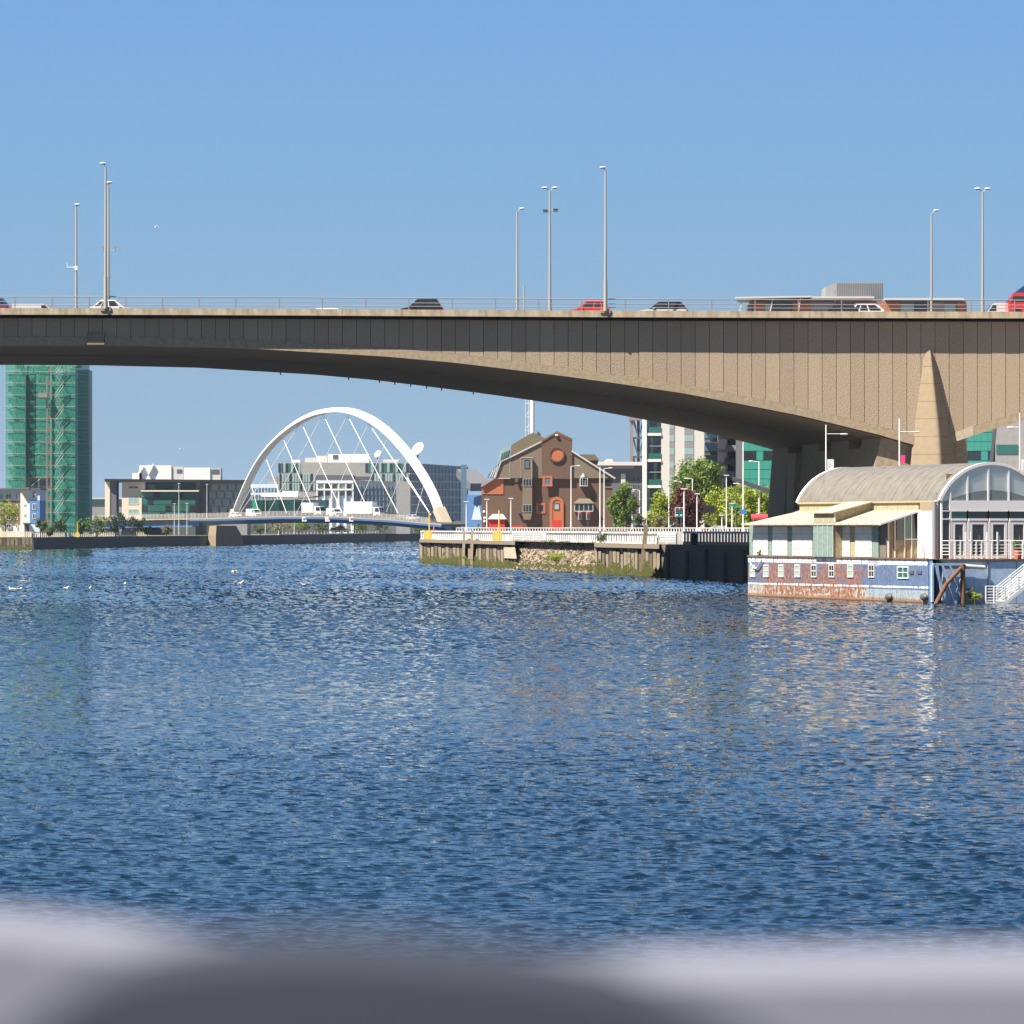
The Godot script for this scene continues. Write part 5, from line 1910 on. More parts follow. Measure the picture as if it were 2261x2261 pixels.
func make_brown_building() -> void:
	var o := frame(1207, 690, QUAY_N)
	var b := thing("brown_building", "brown brick building with steep gables, orange round window and orange arched door", "building", o)
	var g := 1420.0   # ground line in sheet units of this facade
	slab(b, "wall", [[220, g], [220, 880], [370, 790], [1690, 790], [1690, g]], 0, -16, "brick_brown")
	slab(b, "gable_wall", [[368, 792], [440, 600], [540, 553], [905, 372], [897, 792]], 0.35, -12, "brick_grey")
	slab(b, "tower", [[897, 800], [897, 372], [1065, 268], [1238, 352], [1230, 800]], 0.55, -14, "brick_brown")
	slab(b, "gable_wall", [[1231, 792], [1231, 485], [1720, 792]], 0.3, -12, "brick_grey")
	slab(b, "rear_roof", [[540, 553], [555, 415], [790, 275], [945, 345], [945, 553]], -3.0, -12.5, "roof_olive")
	slab(b, "stair_head", [[1335, 530], [1500, 530], [1535, 580], [1525, 660], [1335, 660]], -3.0, -8.0, "brick_brown")
	slab(b, "stair_head_roof", [[1320, 535], [1345, 522], [1495, 522], [1540, 578], [1540, 590], [1380, 590]], -2.8, -8.3, "roof_olive")
	# trims
	for e in [[[535, 560], [905, 376], 14], [[370, 792], [440, 603], 10], [[440, 603], [538, 560], 10], [[1232, 488], [1720, 796], 16]]:
		var m := MB.new()
		m.bar(Vector3(rx(e[0][0]), ry(e[0][1]), 0.42), Vector3(rx(e[1][0]), ry(e[1][1]), 0.42), 0.3, e[2] * 0.0141)
		part(b, "verge_trim", m, "light_grey")
	for e in [[540, 560, 540, 795], [375, 795, 545, 795]]:
		var m := MB.new()
		m.bar(Vector3(rx(e[0]), ry(e[1]), 0.37), Vector3(rx(e[2]) + 0.01, ry(e[3]), 0.37), 0.06, 0.1)
		part(b, "flashing", m, "light_grey")
	for e in [[[890, 378], [1066, 272]], [[1066, 272], [1240, 356]]]:
		var m := MB.new()
		m.bar(Vector3(rx(e[0][0]), ry(e[0][1]), 0.35), Vector3(rx(e[1][0]), ry(e[1][1]), 0.35), 0.7, 0.22)
		part(b, "roof_verge", m, "roof_olive")
	slab(b, "gable_band", [[900, 398], [1065, 296], [1232, 376], [1232, 352], [1065, 270], [900, 374]], 0.62, 0.5, "orange")
	var fl := MB.new()
	fl.box(Vector3(rx(1045), ry(318), 0.62), Vector3(rx(1078), ry(300), 0.9))
	part(b, "flood_light", fl, "white")
	# slanted rooflights on the river slope
	for k in 5:
		var m := MB.new()
		var a := lerpf(420.0, 520.0, k / 4.0)
		m.hexa([Vector3(rx(a - 20), ry(600 - k * 8), -3.2 - k), Vector3(rx(a + 6), ry(600 - k * 8), -3.2 - k), Vector3(rx(a + 6), ry(600 - k * 8), -4.0 - k), Vector3(rx(a - 20), ry(600 - k * 8), -4.0 - k),
			Vector3(rx(a + 6), ry(470 - k * 12), -3.2 - k), Vector3(rx(a + 30), ry(462 - k * 12), -3.2 - k), Vector3(rx(a + 30), ry(462 - k * 12), -4.0 - k), Vector3(rx(a + 6), ry(470 - k * 12), -4.0 - k)])
		part(b, "rooflight", m, "glass_pale")
	slab(b, "glazed_slope", [[285, 790], [300, 745], [440, 600], [370, 788]], 0.1, -6, "glass_blue")
	for k in 4:
		var m := MB.new()
		m.bar(Vector3(rx(310 + k * 25), ry(785), 0.16), Vector3(rx(350 + k * 25), ry(700 - k * 22), 0.16), 0.06, 0.1)
		part(b, "glazing_bar", m, "white")
	slab(b, "orange_band", [[222, 972], [222, 884], [364, 797], [466, 797], [466, 972]], 0.08, -0.02, "orange")
	slab(b, "eaves_roof", [[210, 884], [225, 850], [360, 790], [370, 800], [225, 890]], 0.5, -6, "mid_grey")
	# round window
	var m := MB.new()
	m.tube(Vector3(rx(1063), ry(526), 0.5), Vector3(rx(1063), ry(526), 0.62), 1.36, 1.32, 36)
	part(b, "round_surround", m, "brick_brown")
	m = MB.new()
	for k in 36:
		var a0 := TAU * k / 36.0
		var a1 := TAU * (k + 1) / 36.0
		var c := Vector3(rx(1063), ry(526), 0.6)
		var e0 := Vector3(cos(a0), sin(a0), 0)
		var e1 := Vector3(cos(a1), sin(a1), 0)
		m.hexa([c + e0 * 1.02, c + e0 * 1.24, c + e1 * 1.24, c + e1 * 1.02, c + e0 * 1.02 + Vector3(0, 0, 0.2), c + e0 * 1.24 + Vector3(0, 0, 0.2), c + e1 * 1.24 + Vector3(0, 0, 0.2), c + e1 * 1.02 + Vector3(0, 0, 0.2)])
	part(b, "round_rim", m, "brick_brown")
	m = MB.new()
	m.tube(Vector3(rx(1063), ry(526), 0.58), Vector3(rx(1063), ry(526), 0.66), 1.03, 1.03, 36)
	part(b, "round_window", m, "orange")
	# square windows with orange surrounds
	for e in [[905, 765, 1015, 885, 0.57, "glass_blue"], [833, 1070, 937, 1190, 0.0, "glass_dark"]]:
		bay_window(b, rx(e[0]), ry(e[3]), rx(e[2]), ry(e[1]), e[4], "orange", e[5], 0.34)
	# arched door
	var arch := []
	for k in 15:
		var a := PI * k / 14.0
		arch.append([1063 - 78 * cos(a), 1078 - 78 * sin(a)])
	var inner := []
	for k in 15:
		var a := PI * k / 14.0
		inner.append([1066 + 50 * cos(a), 1082 - 50 * sin(a)])
	slab(b, "door_surround", [[985, g]] + arch + [[1141, g], [1116, g]] + inner + [[1016, g]], 0.2, -0.02, "orange")
	arch = []
	for k in 15:
		var a := PI * k / 14.0
		arch.append([1066 - 52 * cos(a), 1082 - 52 * sin(a)])
	var door := slab(b, "door", [[1014, g]] + arch + [[1118, g]], 0.12, 0.0, "orange")
	bay_window(door, rx(1030), ry(1146), rx(1092), ry(1072), 0.13, "brick_brown", "glass_pale", 0.07)
	slab(door, "kick_panel", rect(1018, 1265, 1114, 1345), 0.2, 0.05, "red")
	# projecting bay column and its windows
	slab(b, "bay_column", [[680, 795], [788, 795], [788, 1185], [770, 1258], [690, 1258], [680, 1185]], 1.0, 0.0, "brick_grey")
	slab(b, "dormer", [[664, 792], [664, 562], [790, 562], [790, 792]], 0.9, 0.3, "brick_grey")
	bay_window(b, rx(700), ry(682), rx(756), ry(585), 0.9, "brick_brown", "glass_blue", 0.06, 1)
	for e in [[684, 800, 782, 882], [684, 1090, 784, 1172]]:
		bay_window(b, rx(e[0]), ry(e[3]), rx(e[2]), ry(e[1]), 1.0, "light_grey", "glass_dark", 0.045, 3)
	for e in [[664, 562, 664, 790], [664, 562, 790, 562], [785, 562, 785, 790]]:
		m = MB.new()
		m.bar(Vector3(rx(e[0]), ry(e[1]), 0.93), Vector3(rx(e[2]) + 0.01, ry(e[3]), 0.93), 0.05, 0.09)
		part(b, "flashing", m, "light_grey")
	# small oriel and hooded bay
	slab(b, "oriel", rect(1322, 792, 1412, 886), 0.85, 0.0, "off_white")
	bay_window(b, rx(1326), ry(880), rx(1410), ry(792), 0.85, "off_white", "glass_dark", 0.07, 3)
	m = MB.new()
	m.tube(Vector3(rx(1366), ry(785), 0.45), Vector3(rx(1366), ry(738), 0.45), 0.62, 0.12, 8)
	part(b, "oriel_roof", m, "light_grey")
	bay_window(b, rx(1262), ry(1165), rx(1472), ry(1072), 0.8, "off_white", "glass_dark", 0.08, 4)
	slab(b, "bay_box", rect(1262, 1070, 1472, 1172), 0.75, 0.0, "off_white")
	m = MB.new()
	m.hexa([Vector3(rx(1250), ry(1074), 1.0), Vector3(rx(1482), ry(1074), 1.0), Vector3(rx(1482), ry(1074), 0.0), Vector3(rx(1250), ry(1074), 0.0),
		Vector3(rx(1310), ry(1020), 0.45), Vector3(rx(1430), ry(1020), 0.45), Vector3(rx(1430), ry(1020), 0.0), Vector3(rx(1310), ry(1020), 0.0)])
	part(b, "bay_hood", m, "roof_olive")
	# entrance
	m = MB.new()
	m.hexa([Vector3(rx(288), ry(1252), 2.2), Vector3(rx(500), ry(1252), 2.2), Vector3(rx(500), ry(1252), 0), Vector3(rx(288), ry(1252), 0),
		Vector3(rx(345), ry(1196), 1.0), Vector3(rx(460), ry(1196), 1.0), Vector3(rx(460), ry(1196), 0), Vector3(rx(345), ry(1196), 0)])
	part(b, "canopy", m, "light_grey")
	slab(b, "entrance", rect(300, 1252, 482, g), 1.9, 0.0, "red")
	slab(b, "plinth_band", rect(560, 1325, 682, 1350), 0.05, -0.02, "red")
	for e in [[248, 1170], [255, 1240], [255, 1278]]:
		m = MB.new()
		m.ball(Vector3(rx(e[0]), ry(e[1]), 0.25), Vector3(0.22, 0.22, 0.22), 8, 6)
		part(b, "wall_lamp", m, "white")
	for e in [[612, 815], [635, 1170]]:
		m = MB.new()
		m.tube(Vector3(rx(e[0]), ry(e[1]), 0.0), Vector3(rx(e[0]), ry(e[1]), 0.55), 0.12, 0.3, 10)
		part(b, "wall_speaker", m, "dark_grey")
	m = MB.new()
	m.box(Vector3(rx(1605), ry(880), 0.05), Vector3(rx(1665), ry(820), -0.02))
	part(b, "vent_panel", m, "black")
	slab(b, "string_course", rect(1605, 885, 1692, 902), 0.12, -0.02, "brick_grey")
	m = MB.new()
	for e in [[835, 300, 0.5], [858, 285, 0.7], [875, 292, 0.4]]:
		m.box(Vector3(rx(e[0]) - 0.16, ry(345), -4.2), Vector3(rx(e[0]) + 0.16, ry(e[1]) + e[2] * 0.4, -3.8))
	part(b, "vents", m, "dark_grey")

	# mural hoarding beside it
	o = frame(1047, 720, QUAY_N)
	b = thing("mural_hoarding", "blue painted hoarding with white peaks beside the brown building", "hoarding", o)
	m = MB.new()
	m.box(Vector3(X(1031), 0, -0.3), Vector3(X(1064), Y(1093), 0))
	part(b, "board", m, "blue_wall")
	m = MB.new()
	m.prism(PackedVector2Array([Vector2(X(1041), Y(1148)), Vector2(X(1050), Y(1112)), Vector2(X(1053), Y(1124)), Vector2(X(1057), Y(1110)), Vector2(X(1063.5), Y(1148))]), 0.03, 0.0)
	part(b, "painted_peaks", m, "pale_blue")
	m = MB.new()
	m.prism(PackedVector2Array([Vector2(X(1045), Y(1112)), Vector2(X(1047), Y(1098)), Vector2(X(1063), Y(1093)), Vector2(X(1063), Y(1112)), Vector2(X(1052), Y(1119))]), 0.05, 0.031)
	part(b, "painted_dark_shape", m, "paint_navy")  # dark shape in the paint of the mural itself
	tree("bush", "round green bush below the blue painted hoarding", Vector3(at(1052, 0, 700).x, QUAY_N, -700), 2.6, 2.4, 0.1, "leaf_green", 71, "", 16, 36, 0.13)
	# dark grey block behind
	o = frame(1356, 800, QUAY_N)
	b = thing("office_block", "dark grey block with a thin white flat roof behind the brown building", "building", o)
	m = MB.new()
	m.box(Vector3(X(1322), 0, -25), Vector3(X(1425), Y(1026), 0))
	part(b, "wall", m, "slate")
	m = MB.new()
	m.box(Vector3(X(1317), Y(1028) + 0.02, -26), Vector3(X(1425), Y(1020), 1.2))
	part(b, "roof_slab", m, "off_white")
	m = MB.new()
	m.box(Vector3(X(1317) - 0.3, Y(1028) - 0.6, -5), Vector3(X(1400), Y(1028), 0.7))
	part(b, "fascia", m, "mid_grey")
	m = MB.new()
	m.box(Vector3(X(1371), 0.01, -1), Vector3(X(1381), Y(1046), 0.25))
	part(b, "stair_tower", m, "off_white")
	m = MB.new()
	m.tube(Vector3(X(1350), Y(1020), -5), Vector3(X(1350), Y(1013), -5), 1.4, 0.7, 12)
	part(b, "roof_dome", m, "white")
	for i in 7:
		for j in 6:
			bay_window(b, X(1386 + i * 5.5), Y(1064 + j * 17), X(1389 + i * 5.5), Y(1052 + j * 17), 0.0, "mid_grey", "glass_dark", 0.05)
	# trees in front of it, and the park trees
	tree("maple_tree", "round bright green tree beside the brown building", Vector3(at(1376, 0, 660).x, QUAY_N, -660), 5.6, 8.0, 0.8, "leaf_green", 51, "trees on the north bank", 90, 80, 0.18)
	tree("maple_tree", "small dark green shrub tree before the dark grey block", Vector3(at(1412, 0, 690).x, QUAY_N, -690), 2.6, 3.4, 0.8, "leaf_mid", 52, "trees on the north bank", 20, 40, 0.16)
	tree("lime_tree", "big green tree standing behind the copper beech", Vector3(at(1541, 0, 680).x, QUAY_N, -680), 10.4, 11.2, 2.0, "leaf_green", 53, "trees on the north bank", 120, 80, 0.24)
	tree("copper_beech", "dark red copper beech among green trees", Vector3(at(1516, 0, 600).x, QUAY_N, -600), 5.8, 7.8, 0.5, "leaf_copper", 54, "trees on the north bank", 90, 70, 0.2)
	tree("lime_tree", "yellow-green tree between the copper beech and the white flats", Vector3(at(1466, 0, 650).x, QUAY_N, -650), 5.0, 7.0, 0.4, "leaf_lime", 55, "trees on the north bank", 70, 70, 0.19)
	tree("lime_tree", "pale dry-looking small tree at the foot of the white flats", Vector3(at(1461, 0, 620).x, QUAY_N, -620), 2.8, 3.8, 0.3, "leaf_dry", 56, "trees on the north bank", 24, 46, 0.14)
	tree("lime_tree", "lime green tree behind the black sign board", Vector3(at(1590, 0, 630).x, QUAY_N, -630), 7.2, 7.4, 0.5, "leaf_lime", 57, "trees on the north bank", 100, 80, 0.21)
	tree("lime_tree", "lime green tree behind the green street signs", Vector3(at(1636, 0, 625).x, QUAY_N, -625), 7.0, 7.6, 0.5, "leaf_lime", 58, "trees on the north bank", 90, 80, 0.21)
	tree("lime_tree", "lime green tree close beside the shaded bridge pier", Vector3(at(1678, 0, 600).x, QUAY_N, -600), 7.2, 7.6, 0.5, "leaf_lime", 59, "trees on the north bank", 90, 80, 0.2)


# ---------- the white arch bridge downstream ----------

const AF := Vector3(-75.2, 0, -1195.0)   # far springing
const AN := Vector3(-16.8, 0, -1110.0)   # near springing


# sheet position -> point in the arch's own vertical plane
func arch_at(px: float, py: float, off := 0.0) -> Vector3:
	var side_ := (AN - AF).cross(Vector3.UP).normalized() * off
	var f := AF + side_
	var d := AN - AF
	var u := (px - 1130.5) / FOCAL
	var t := (u * -f.z - f.x) / (d.x + u * d.z)
	var p := f + d * t
	return Vector3(p.x, EYE + (LEVEL - py) * -p.z / FOCAL, p.z)


func ax(v: float) -> float:
	return 500.0 + v * 0.3002


func ay(v: float) -> float:
	return 880.0 + v * 0.3002


func make_arch_bridge() -> void:
	var b := thing("arch_bridge", "white steel arch bridge with crossed cables and a blue deck across the river", "bridge")
	var pts := [[72, 826], [92, 770], [130, 680], [185, 562], [258, 436], [345, 328], [445, 236], [550, 162], [670, 108], [800, 84], [900, 88], [1000, 120], [1092, 170], [1185, 242], [1272, 330], [1350, 424], [1420, 524], [1480, 624], [1528, 722], [1562, 812]]
	var c := Curve3D.new()
	for e in pts:
		c.add_point(arch_at(ax(e[0]), ay(e[1])))
	for k in range(1, pts.size() - 1):
		var tan_ := (c.get_point_position(k + 1) - c.get_point_position(k - 1)) * 0.16
		c.set_point_in(k, -tan_)
		c.set_point_out(k, tan_)
	var nrm := (AN - AF).cross(Vector3.UP).normalized()
	if nrm.z < 0:
		nrm = -nrm
	var rib := func(s0: float, s1: float, m_: String, called: String) -> void:
		var m := MB.new()
		var n := 64
		var l := c.get_baked_length()
		for k in n:
			var q := []
			for e in [lerpf(s0, s1, float(k) / n), lerpf(s0, s1, float(k + 1) / n)]:
				var p := c.sample_baked(e * l, true)
				var tg := (c.sample_baked(minf(e * l + 0.5, l), true) - c.sample_baked(maxf(e * l - 0.5, 0.0), true)).normalized()
				var up := tg.cross(nrm).normalized()
				if up.y < 0:
					up = -up
				var hd := table([[0.0, 0.16], [0.22, 0.25], [0.42, 0.5], [0.55, 0.62], [1.0, 0.62]], e)
				q.append([p - nrm * 1.15 - up * hd, p + nrm * 1.15 - up * hd, p + nrm * 1.05 + up * hd, p - nrm * 1.05 + up * hd])
			for j in 4:
				var i := (j + 1) % 4
				m.quad(q[0][j], q[0][i], q[1][i], q[1][j])
		part(b, called, m, m_)
	rib.call(0.0, 1.0, "arch_white", "arch_rib")
	# concrete springings
	var m := MB.new()
	var e0 := arch_at(ax(1562), ay(812))
	var e1 := arch_at(ax(1640), ay(985))
	m.bar(e0, e1, 2.7, 2.0)
	part(b, "springing", m, "concrete_pale")
	m = MB.new()
	e0 = arch_at(ax(72), ay(826))
	e1 = arch_at(ax(52), ay(900))
	m.bar(e0, e1, 2.7, 2.0)
	part(b, "springing", m, "concrete_pale")
	# cables
	for e in [[185, 640, 237, 836], [295, 450, 442, 842], [415, 290, 648, 838], [550, 176, 850, 836], [712, 118, 1052, 838], [890, 122, 1262, 842], [1045, 182, 1502, 856], [1330, 580, 1505, 858],
		[550, 176, 76, 882], [712, 118, 285, 878], [890, 122, 500, 872], [1045, 182, 715, 870], [1190, 282, 935, 874], [1325, 462, 1160, 876], [1450, 642, 1385, 886], [190, 640, 60, 890]]:
		m = MB.new()
		m.tube(arch_at(ax(e[0]), ay(e[1])), arch_at(ax(e[2]), ay(e[3])), 0.085, 0.085, 6)
		part(b, "cable", m, "white_metal")
	# deck: rises to mid-span
	var prof := [[-0.75, 6.6], [-0.3, 7.1], [0.0, 7.3], [0.35, 7.75], [0.6, 7.65], [0.85, 6.9], [1.0, 6.1], [1.25, 4.7]]
	var dk := func(t: float, off: float, dy: float) -> Vector3:
		var p := AF + (AN - AF) * t + nrm * off
		return Vector3(p.x, table(prof, t) + dy, p.z)
	var girder := MB.new()
	var slab_ := MB.new()
	var edge := MB.new()
	var n := 50
	for k in n:
		var a := lerpf(-0.75, 1.1, float(k) / n)
		var z := lerpf(-0.75, 1.1, float(k + 1) / n)
		slab_.hexa([dk.call(a, 8.0, -0.45), dk.call(z, 8.0, -0.45), dk.call(z, -8.0, -0.45), dk.call(a, -8.0, -0.45), dk.call(a, 8.0, 0.0), dk.call(z, 8.0, 0.0), dk.call(z, -8.0, 0.0), dk.call(a, -8.0, 0.0)])
		edge.hexa([dk.call(a, 8.3, -0.3), dk.call(z, 8.3, -0.3), dk.call(z, 8.005, -0.3), dk.call(a, 8.005, -0.3), dk.call(a, 8.3, 0.1), dk.call(z, 8.3, 0.1), dk.call(z, 8.005, 0.1), dk.call(a, 8.005, 0.1)])
		if a > -0.12:
			girder.hexa([dk.call(a, 6.0, -1.75), dk.call(z, 6.0, -1.75), dk.call(z, 5.0, -1.75), dk.call(a, 5.0, -1.75), dk.call(a, 8.28, -0.301), dk.call(z, 8.28, -0.301), dk.call(z, 5.0, -0.501), dk.call(a, 5.0, -0.501)])
		else:
			girder.hexa([dk.call(a, 7.2, -2.3), dk.call(z, 7.2, -2.3), dk.call(z, 6.0, -2.3), dk.call(a, 6.0, -2.3), dk.call(a, 7.2, -0.501), dk.call(z, 7.2, -0.501), dk.call(z, 6.0, -0.501), dk.call(a, 6.0, -0.501)])
	part(b, "road_slab", slab_, "asphalt")
	part(b, "deck_edge", edge, "concrete")
	part(b, "girder", girder, "girder_blue")
	var flange := MB.new()
	for k in n:
		var a := lerpf(-0.12, 1.1, float(k) / n)
		var z := lerpf(-0.12, 1.1, float(k + 1) / n)
		flange.quad(dk.call(a, 8.31, -0.75), dk.call(z, 8.31, -0.75), dk.call(z, 8.31, -0.25), dk.call(a, 8.31, -0.25))
	part(b, "girder_flange", flange, "girder_blue")
	var posts := MB.new()
	for k in 90:
		var p: Vector3 = dk.call(lerpf(-0.75, 1.05, k / 90.0), 8.15, 0.12)
		posts.box(p + Vector3(-0.05, 0, -0.05), p + Vector3(0.05, 1.2, 0.05))
	part(b, "railing_posts", posts, "light_grey", "stuff")
	for h in [0.3, 0.55, 0.8, 1.05, 1.3]:
		m = MB.new()
		for k in 24:
			m.tube(dk.call(lerpf(-0.75, 1.05, k / 24.0), 8.15, h), dk.call(lerpf(-0.75, 1.05, (k + 1) / 24.0), 8.15, h), 0.04, 0.04, 5, false)
		part(b, "railing", m, "light_grey")
	# navigation boards under the edge
	for e in [[573, 887, "sign_blue"], [743, 887, "light_grey"], [920, 887, "paint_red"]]:
		var p := arch_at(ax(e[0]), ay(e[1]), 8.5)
		m = MB.new()
		m.xf = Transform3D(Basis(Vector3.UP, atan2(nrm.x, nrm.z) * 0.2), p)
		m.box(Vector3(-0.62, -0.6, -0.03), Vector3(0.62, 0.6, 0.03))
		var s := part(b, "navigation_board", m, "white")
		var q := MB.new()
		q.xf = m.xf
		q.box(Vector3(-0.3, -0.28, 0.031), Vector3(0.3, 0.28, 0.05))
		part(s, "board_mark", q, e[2])
	# river pier
	var pp := at(498, 0, 1150)
	var pier := thing("bridge_pier", "concrete pier under the far end of the arch bridge, one face sunlit", "pier", Vector3(pp.x, 0, pp.z), deg_to_rad(42))
	m = MB.new()
	m.hexa([Vector3(-4.6, -1, 1.7), Vector3(5.2, -1, 1.7), Vector3(5.2, -1, -1.7), Vector3(-4.6, -1, -1.7), Vector3(-4.5, 2.6, 1.6), Vector3(4.2, 2.6, 1.6), Vector3(4.2, 2.6, -1.6), Vector3(-4.5, 2.6, -1.6)])
	m.hexa([Vector3(-4.5, 2.6, 1.6), Vector3(4.2, 2.6, 1.6), Vector3(4.2, 2.6, -1.6), Vector3(-4.5, 2.6, -1.6), Vector3(-4.2, 5.2, 1.5), Vector3(2.4, 5.2, 1.5), Vector3(2.4, 5.2, -1.5), Vector3(-4.2, 5.2, -1.5)])
	part(pier, "shaft", m, "concrete_cast")
	# traffic on it
	var dir := atan2(-(AN - AF).z, (AN - AF).x) + PI
	var g := "vehicles on the arch bridge"
	for e in [[165, 850, "car", 3.9, 1.6, "small white car at the far foot of the arch"], [295, 830, "van", 5.2, 2.3, "white van near the far foot of the arch"], [887, 833, "van", 4.8, 2.1, "small white van between a box lorry and a long lorry"], [1470, 866, "car", 4.2, 1.5, "silver car at the near foot of the arch"]]:
		var p := arch_at(ax(e[0]), ay(e[1]), 0.0)
		var tt := (Vector2(p.x, p.z) - Vector2(AF.x, AF.z)).length() / (Vector2(AN.x, AN.z) - Vector2(AF.x, AF.z)).length()
		var v := thing(e[2], e[5], e[2], dk.call(tt, 4.0 if tt < 0.99 else 2.0, 0.0), dir, g)
		if e[2] == "car":
			car_parts(v, "paint_white" if e[0] < 500 else "paint_silver", e[3], e[4], 1.7)
		else:
			van_parts(v, "paint_white", e[3], e[4], 2.0)
	for e in [[735, 6.0, 3.6, "white box lorry at mid-span of the arch bridge"], [1115, 10.5, 4.1, "long white lorry with a large box on the arch bridge"]]:
		var p := arch_at(ax(e[0]), 1130, 0.0)
		var tt := (Vector2(p.x, p.z) - Vector2(AF.x, AF.z)).length() / (Vector2(AN.x, AN.z) - Vector2(AF.x, AF.z)).length()
		var v := thing("lorry", e[3], "lorry", dk.call(tt, 4.0, 0.0), 0.55 * dir + 0.45 * PI, g)
		lorry_parts(v, "paint_white", "paint_white", e[1], e[2], 2.5, 2.1, 2.7)


# ---------- south bank ----------

func make_tower() -> void:
	var net := grained("scaffold_net", [[0.0, 0.012, 0.135, 0.095], [0.5, 0.03, 0.24, 0.175], [1.0, 0.08, 0.37, 0.28]], 0.04, 9.0, 0.9, 4, 61, 0.0, Vector3(1, 0.4, 1))
	net.transparency = BaseMaterial3D.TRANSPARENCY_ALPHA
	net.albedo_color.a = 0.72
	mat("tube_steel", 0.45, 0.43, 0.40, 0.5, 0.4)
	mat("toe_board", 0.50, 0.34, 0.18, 0.8)
	mat("tower_wall", 0.30, 0.36, 0.33, 0.8)
	var o := frame(100, 1040, QUAY_S)
	for which in 2:
		var t := thing("scaffolded_tower", "tall tower block wrapped in green scaffold netting with zigzag stairs" if which == 0 else "lower beige and green netted tower beyond the tall scaffolded one", "tower", o + (Vector3.ZERO if which == 0 else Vector3(X(-82), 0, -60)))
		var top := Y(806) + 1.2 if which == 0 else Y(962)
		# the block has a stepped plan: three faces at different depths, and a shaded flank
		var faces := [[12, 56, 0.0], [56, 112, -1.6], [112, 166, -0.4]] if which == 0 else [[40, 105, 0.0]]
		var m := MB.new()
		for f in faces:
			m.box(Vector3(X(f[0]) + (1.3 if f[0] != 56 else -1.3), 0, -17), Vector3(X(f[1]) - (1.3 if f[0] != 56 else -1.3), top - 1.5, f[2] - 1.5))
		if which == 0:
			m.box(Vector3(X(164), 0, -17.5), Vector3(X(188), top - 2.0, -7.5))
		part(t, "block", m, "tower_wall")
		var storeys := 15 if which == 0 else 9
		var r := RandomNumberGenerator.new()
		r.seed = 30 + which
		for f in faces:
			var x0 := X(f[0])
			var x1 := X(f[1])
			var bays := maxi(2, int((x1 - x0) / 2.2))
			var tubes := MB.new()
			for k in bays + 1:
				var x := lerpf(x0, x1, float(k) / bays)
				for z in [f[2], f[2] - 1.2]:
					tubes.tube(Vector3(x, 0, z), Vector3(x, top + 0.6, z), 0.06, 0.06, 4, false)
			part(t, "standards", tubes, "tube_steel")
			for s in storeys:
				var y0 := top * s / storeys
				var y1 := top * (s + 1) / storeys
				m = MB.new()
				m.box(Vector3(x0, y0 - 0.06, f[2] - 1.2), Vector3(x1, y0 + 0.02, f[2]))
				part(t, "scaffold_deck", m, "toe_board" if s in [3, 6, 9, 10, 13] else "tower_wall")
				m = MB.new()
				for h in [0.1]:
					m.tube(Vector3(x0, y0 + h, f[2] + 0.45), Vector3(x1, y0 + h, f[2] + 0.45), 0.035, 0.035, 4, false)
				if f[0] == 56:   # raking braces seen through the net
					m.tube(Vector3(x0 + 0.4, y0, f[2] + 0.04), Vector3(x1 - 2.4, y1, f[2] + 0.04), 0.07, 0.07, 4, false)
				part(t, "ledger", m, "tube_steel")
				# block windows behind
				for q in 2:
					var xx := lerpf(x0, x1, 0.3 + 0.4 * q)
					var w := MB.new()
					w.box(Vector3(xx - 0.9, y0 + 0.9, f[2] - 1.5), Vector3(xx + 0.9, y0 + 2.2, f[2] - 1.46))
					part(t, "window", w, "glass_dark" if r.randf() > 0.3 else "glass_pale")
				if r.randf() > 0.02:
					m = MB.new()
					var bulge := r.randf_range(0.05, 0.3)
					m.quad(Vector3(x0, y0 + 0.05, f[2] + 0.1), Vector3((x0 + x1) * 0.5, y0 + 0.05, f[2] + 0.1 + bulge), Vector3((x0 + x1) * 0.5, y1, f[2] + 0.1 + bulge), Vector3(x0, y1, f[2] + 0.1))
					m.quad(Vector3((x0 + x1) * 0.5, y0 + 0.05, f[2] + 0.1 + bulge), Vector3(x1, y0 + 0.05, f[2] + 0.1), Vector3(x1, y1, f[2] + 0.1), Vector3((x0 + x1) * 0.5, y1, f[2] + 0.1 + bulge))
					part(t, "net_panel", m, "scaffold_net")
		if which == 1:
			m = MB.new()
			m.box(Vector3(X(40), top - 1.45, -15), Vector3(X(100), top + 0.6, -1.0))
			part(t, "parapet", m, "cream")
			continue
		# flank seen at a slant: net turned away from the sun
		for s in storeys:
			var y0 := top * 0.985 * s / storeys
			var y1 := top * 0.985 * (s + 1) / storeys
			m = MB.new()
			m.quad(Vector3(X(166), y0 + 0.05, -0.3), Vector3(X(192), y0 + 0.05, -6.0), Vector3(X(192), y1, -6.0), Vector3(X(166), y1, -0.3))
			part(t, "net_panel", m, "scaffold_net")
			m = MB.new()
			for h in [0.05, 1.0]:
				m.tube(Vector3(X(166), y0 + h, -0.25), Vector3(X(192), y0 + h, -5.95), 0.045, 0.045, 4, false)
			part(t, "ledger", m, "tube_steel")
			# zigzag stair flights
			m = MB.new()
			var xa := X(123); var xb := X(141)
			if s % 2 == 1:
				var q_ := xa
				xa = xb
				xb = q_
			m.tube(Vector3(xa, y0, 0.5), Vector3(xb, y1, 0.5), 0.06, 0.06, 4)
			m.tube(Vector3(xa, y0, 0.85), Vector3(xb, y1, 0.85), 0.06, 0.06, 4)
			for h in [0.95]:
				m.tube(Vector3(xa, y0 + h, 0.85), Vector3(xb, y1 + h, 0.85), 0.05, 0.05, 4)
			part(t, "stair_flight", m, "tube_steel")
			# hoist landing gates
			m = MB.new()
			m.box(Vector3(X(107.5), y0 + 0.3, 0.2), Vector3(X(110.5), y0 + 1.2, 0.5))
			part(t, "landing_gate", m, "cloth_red")
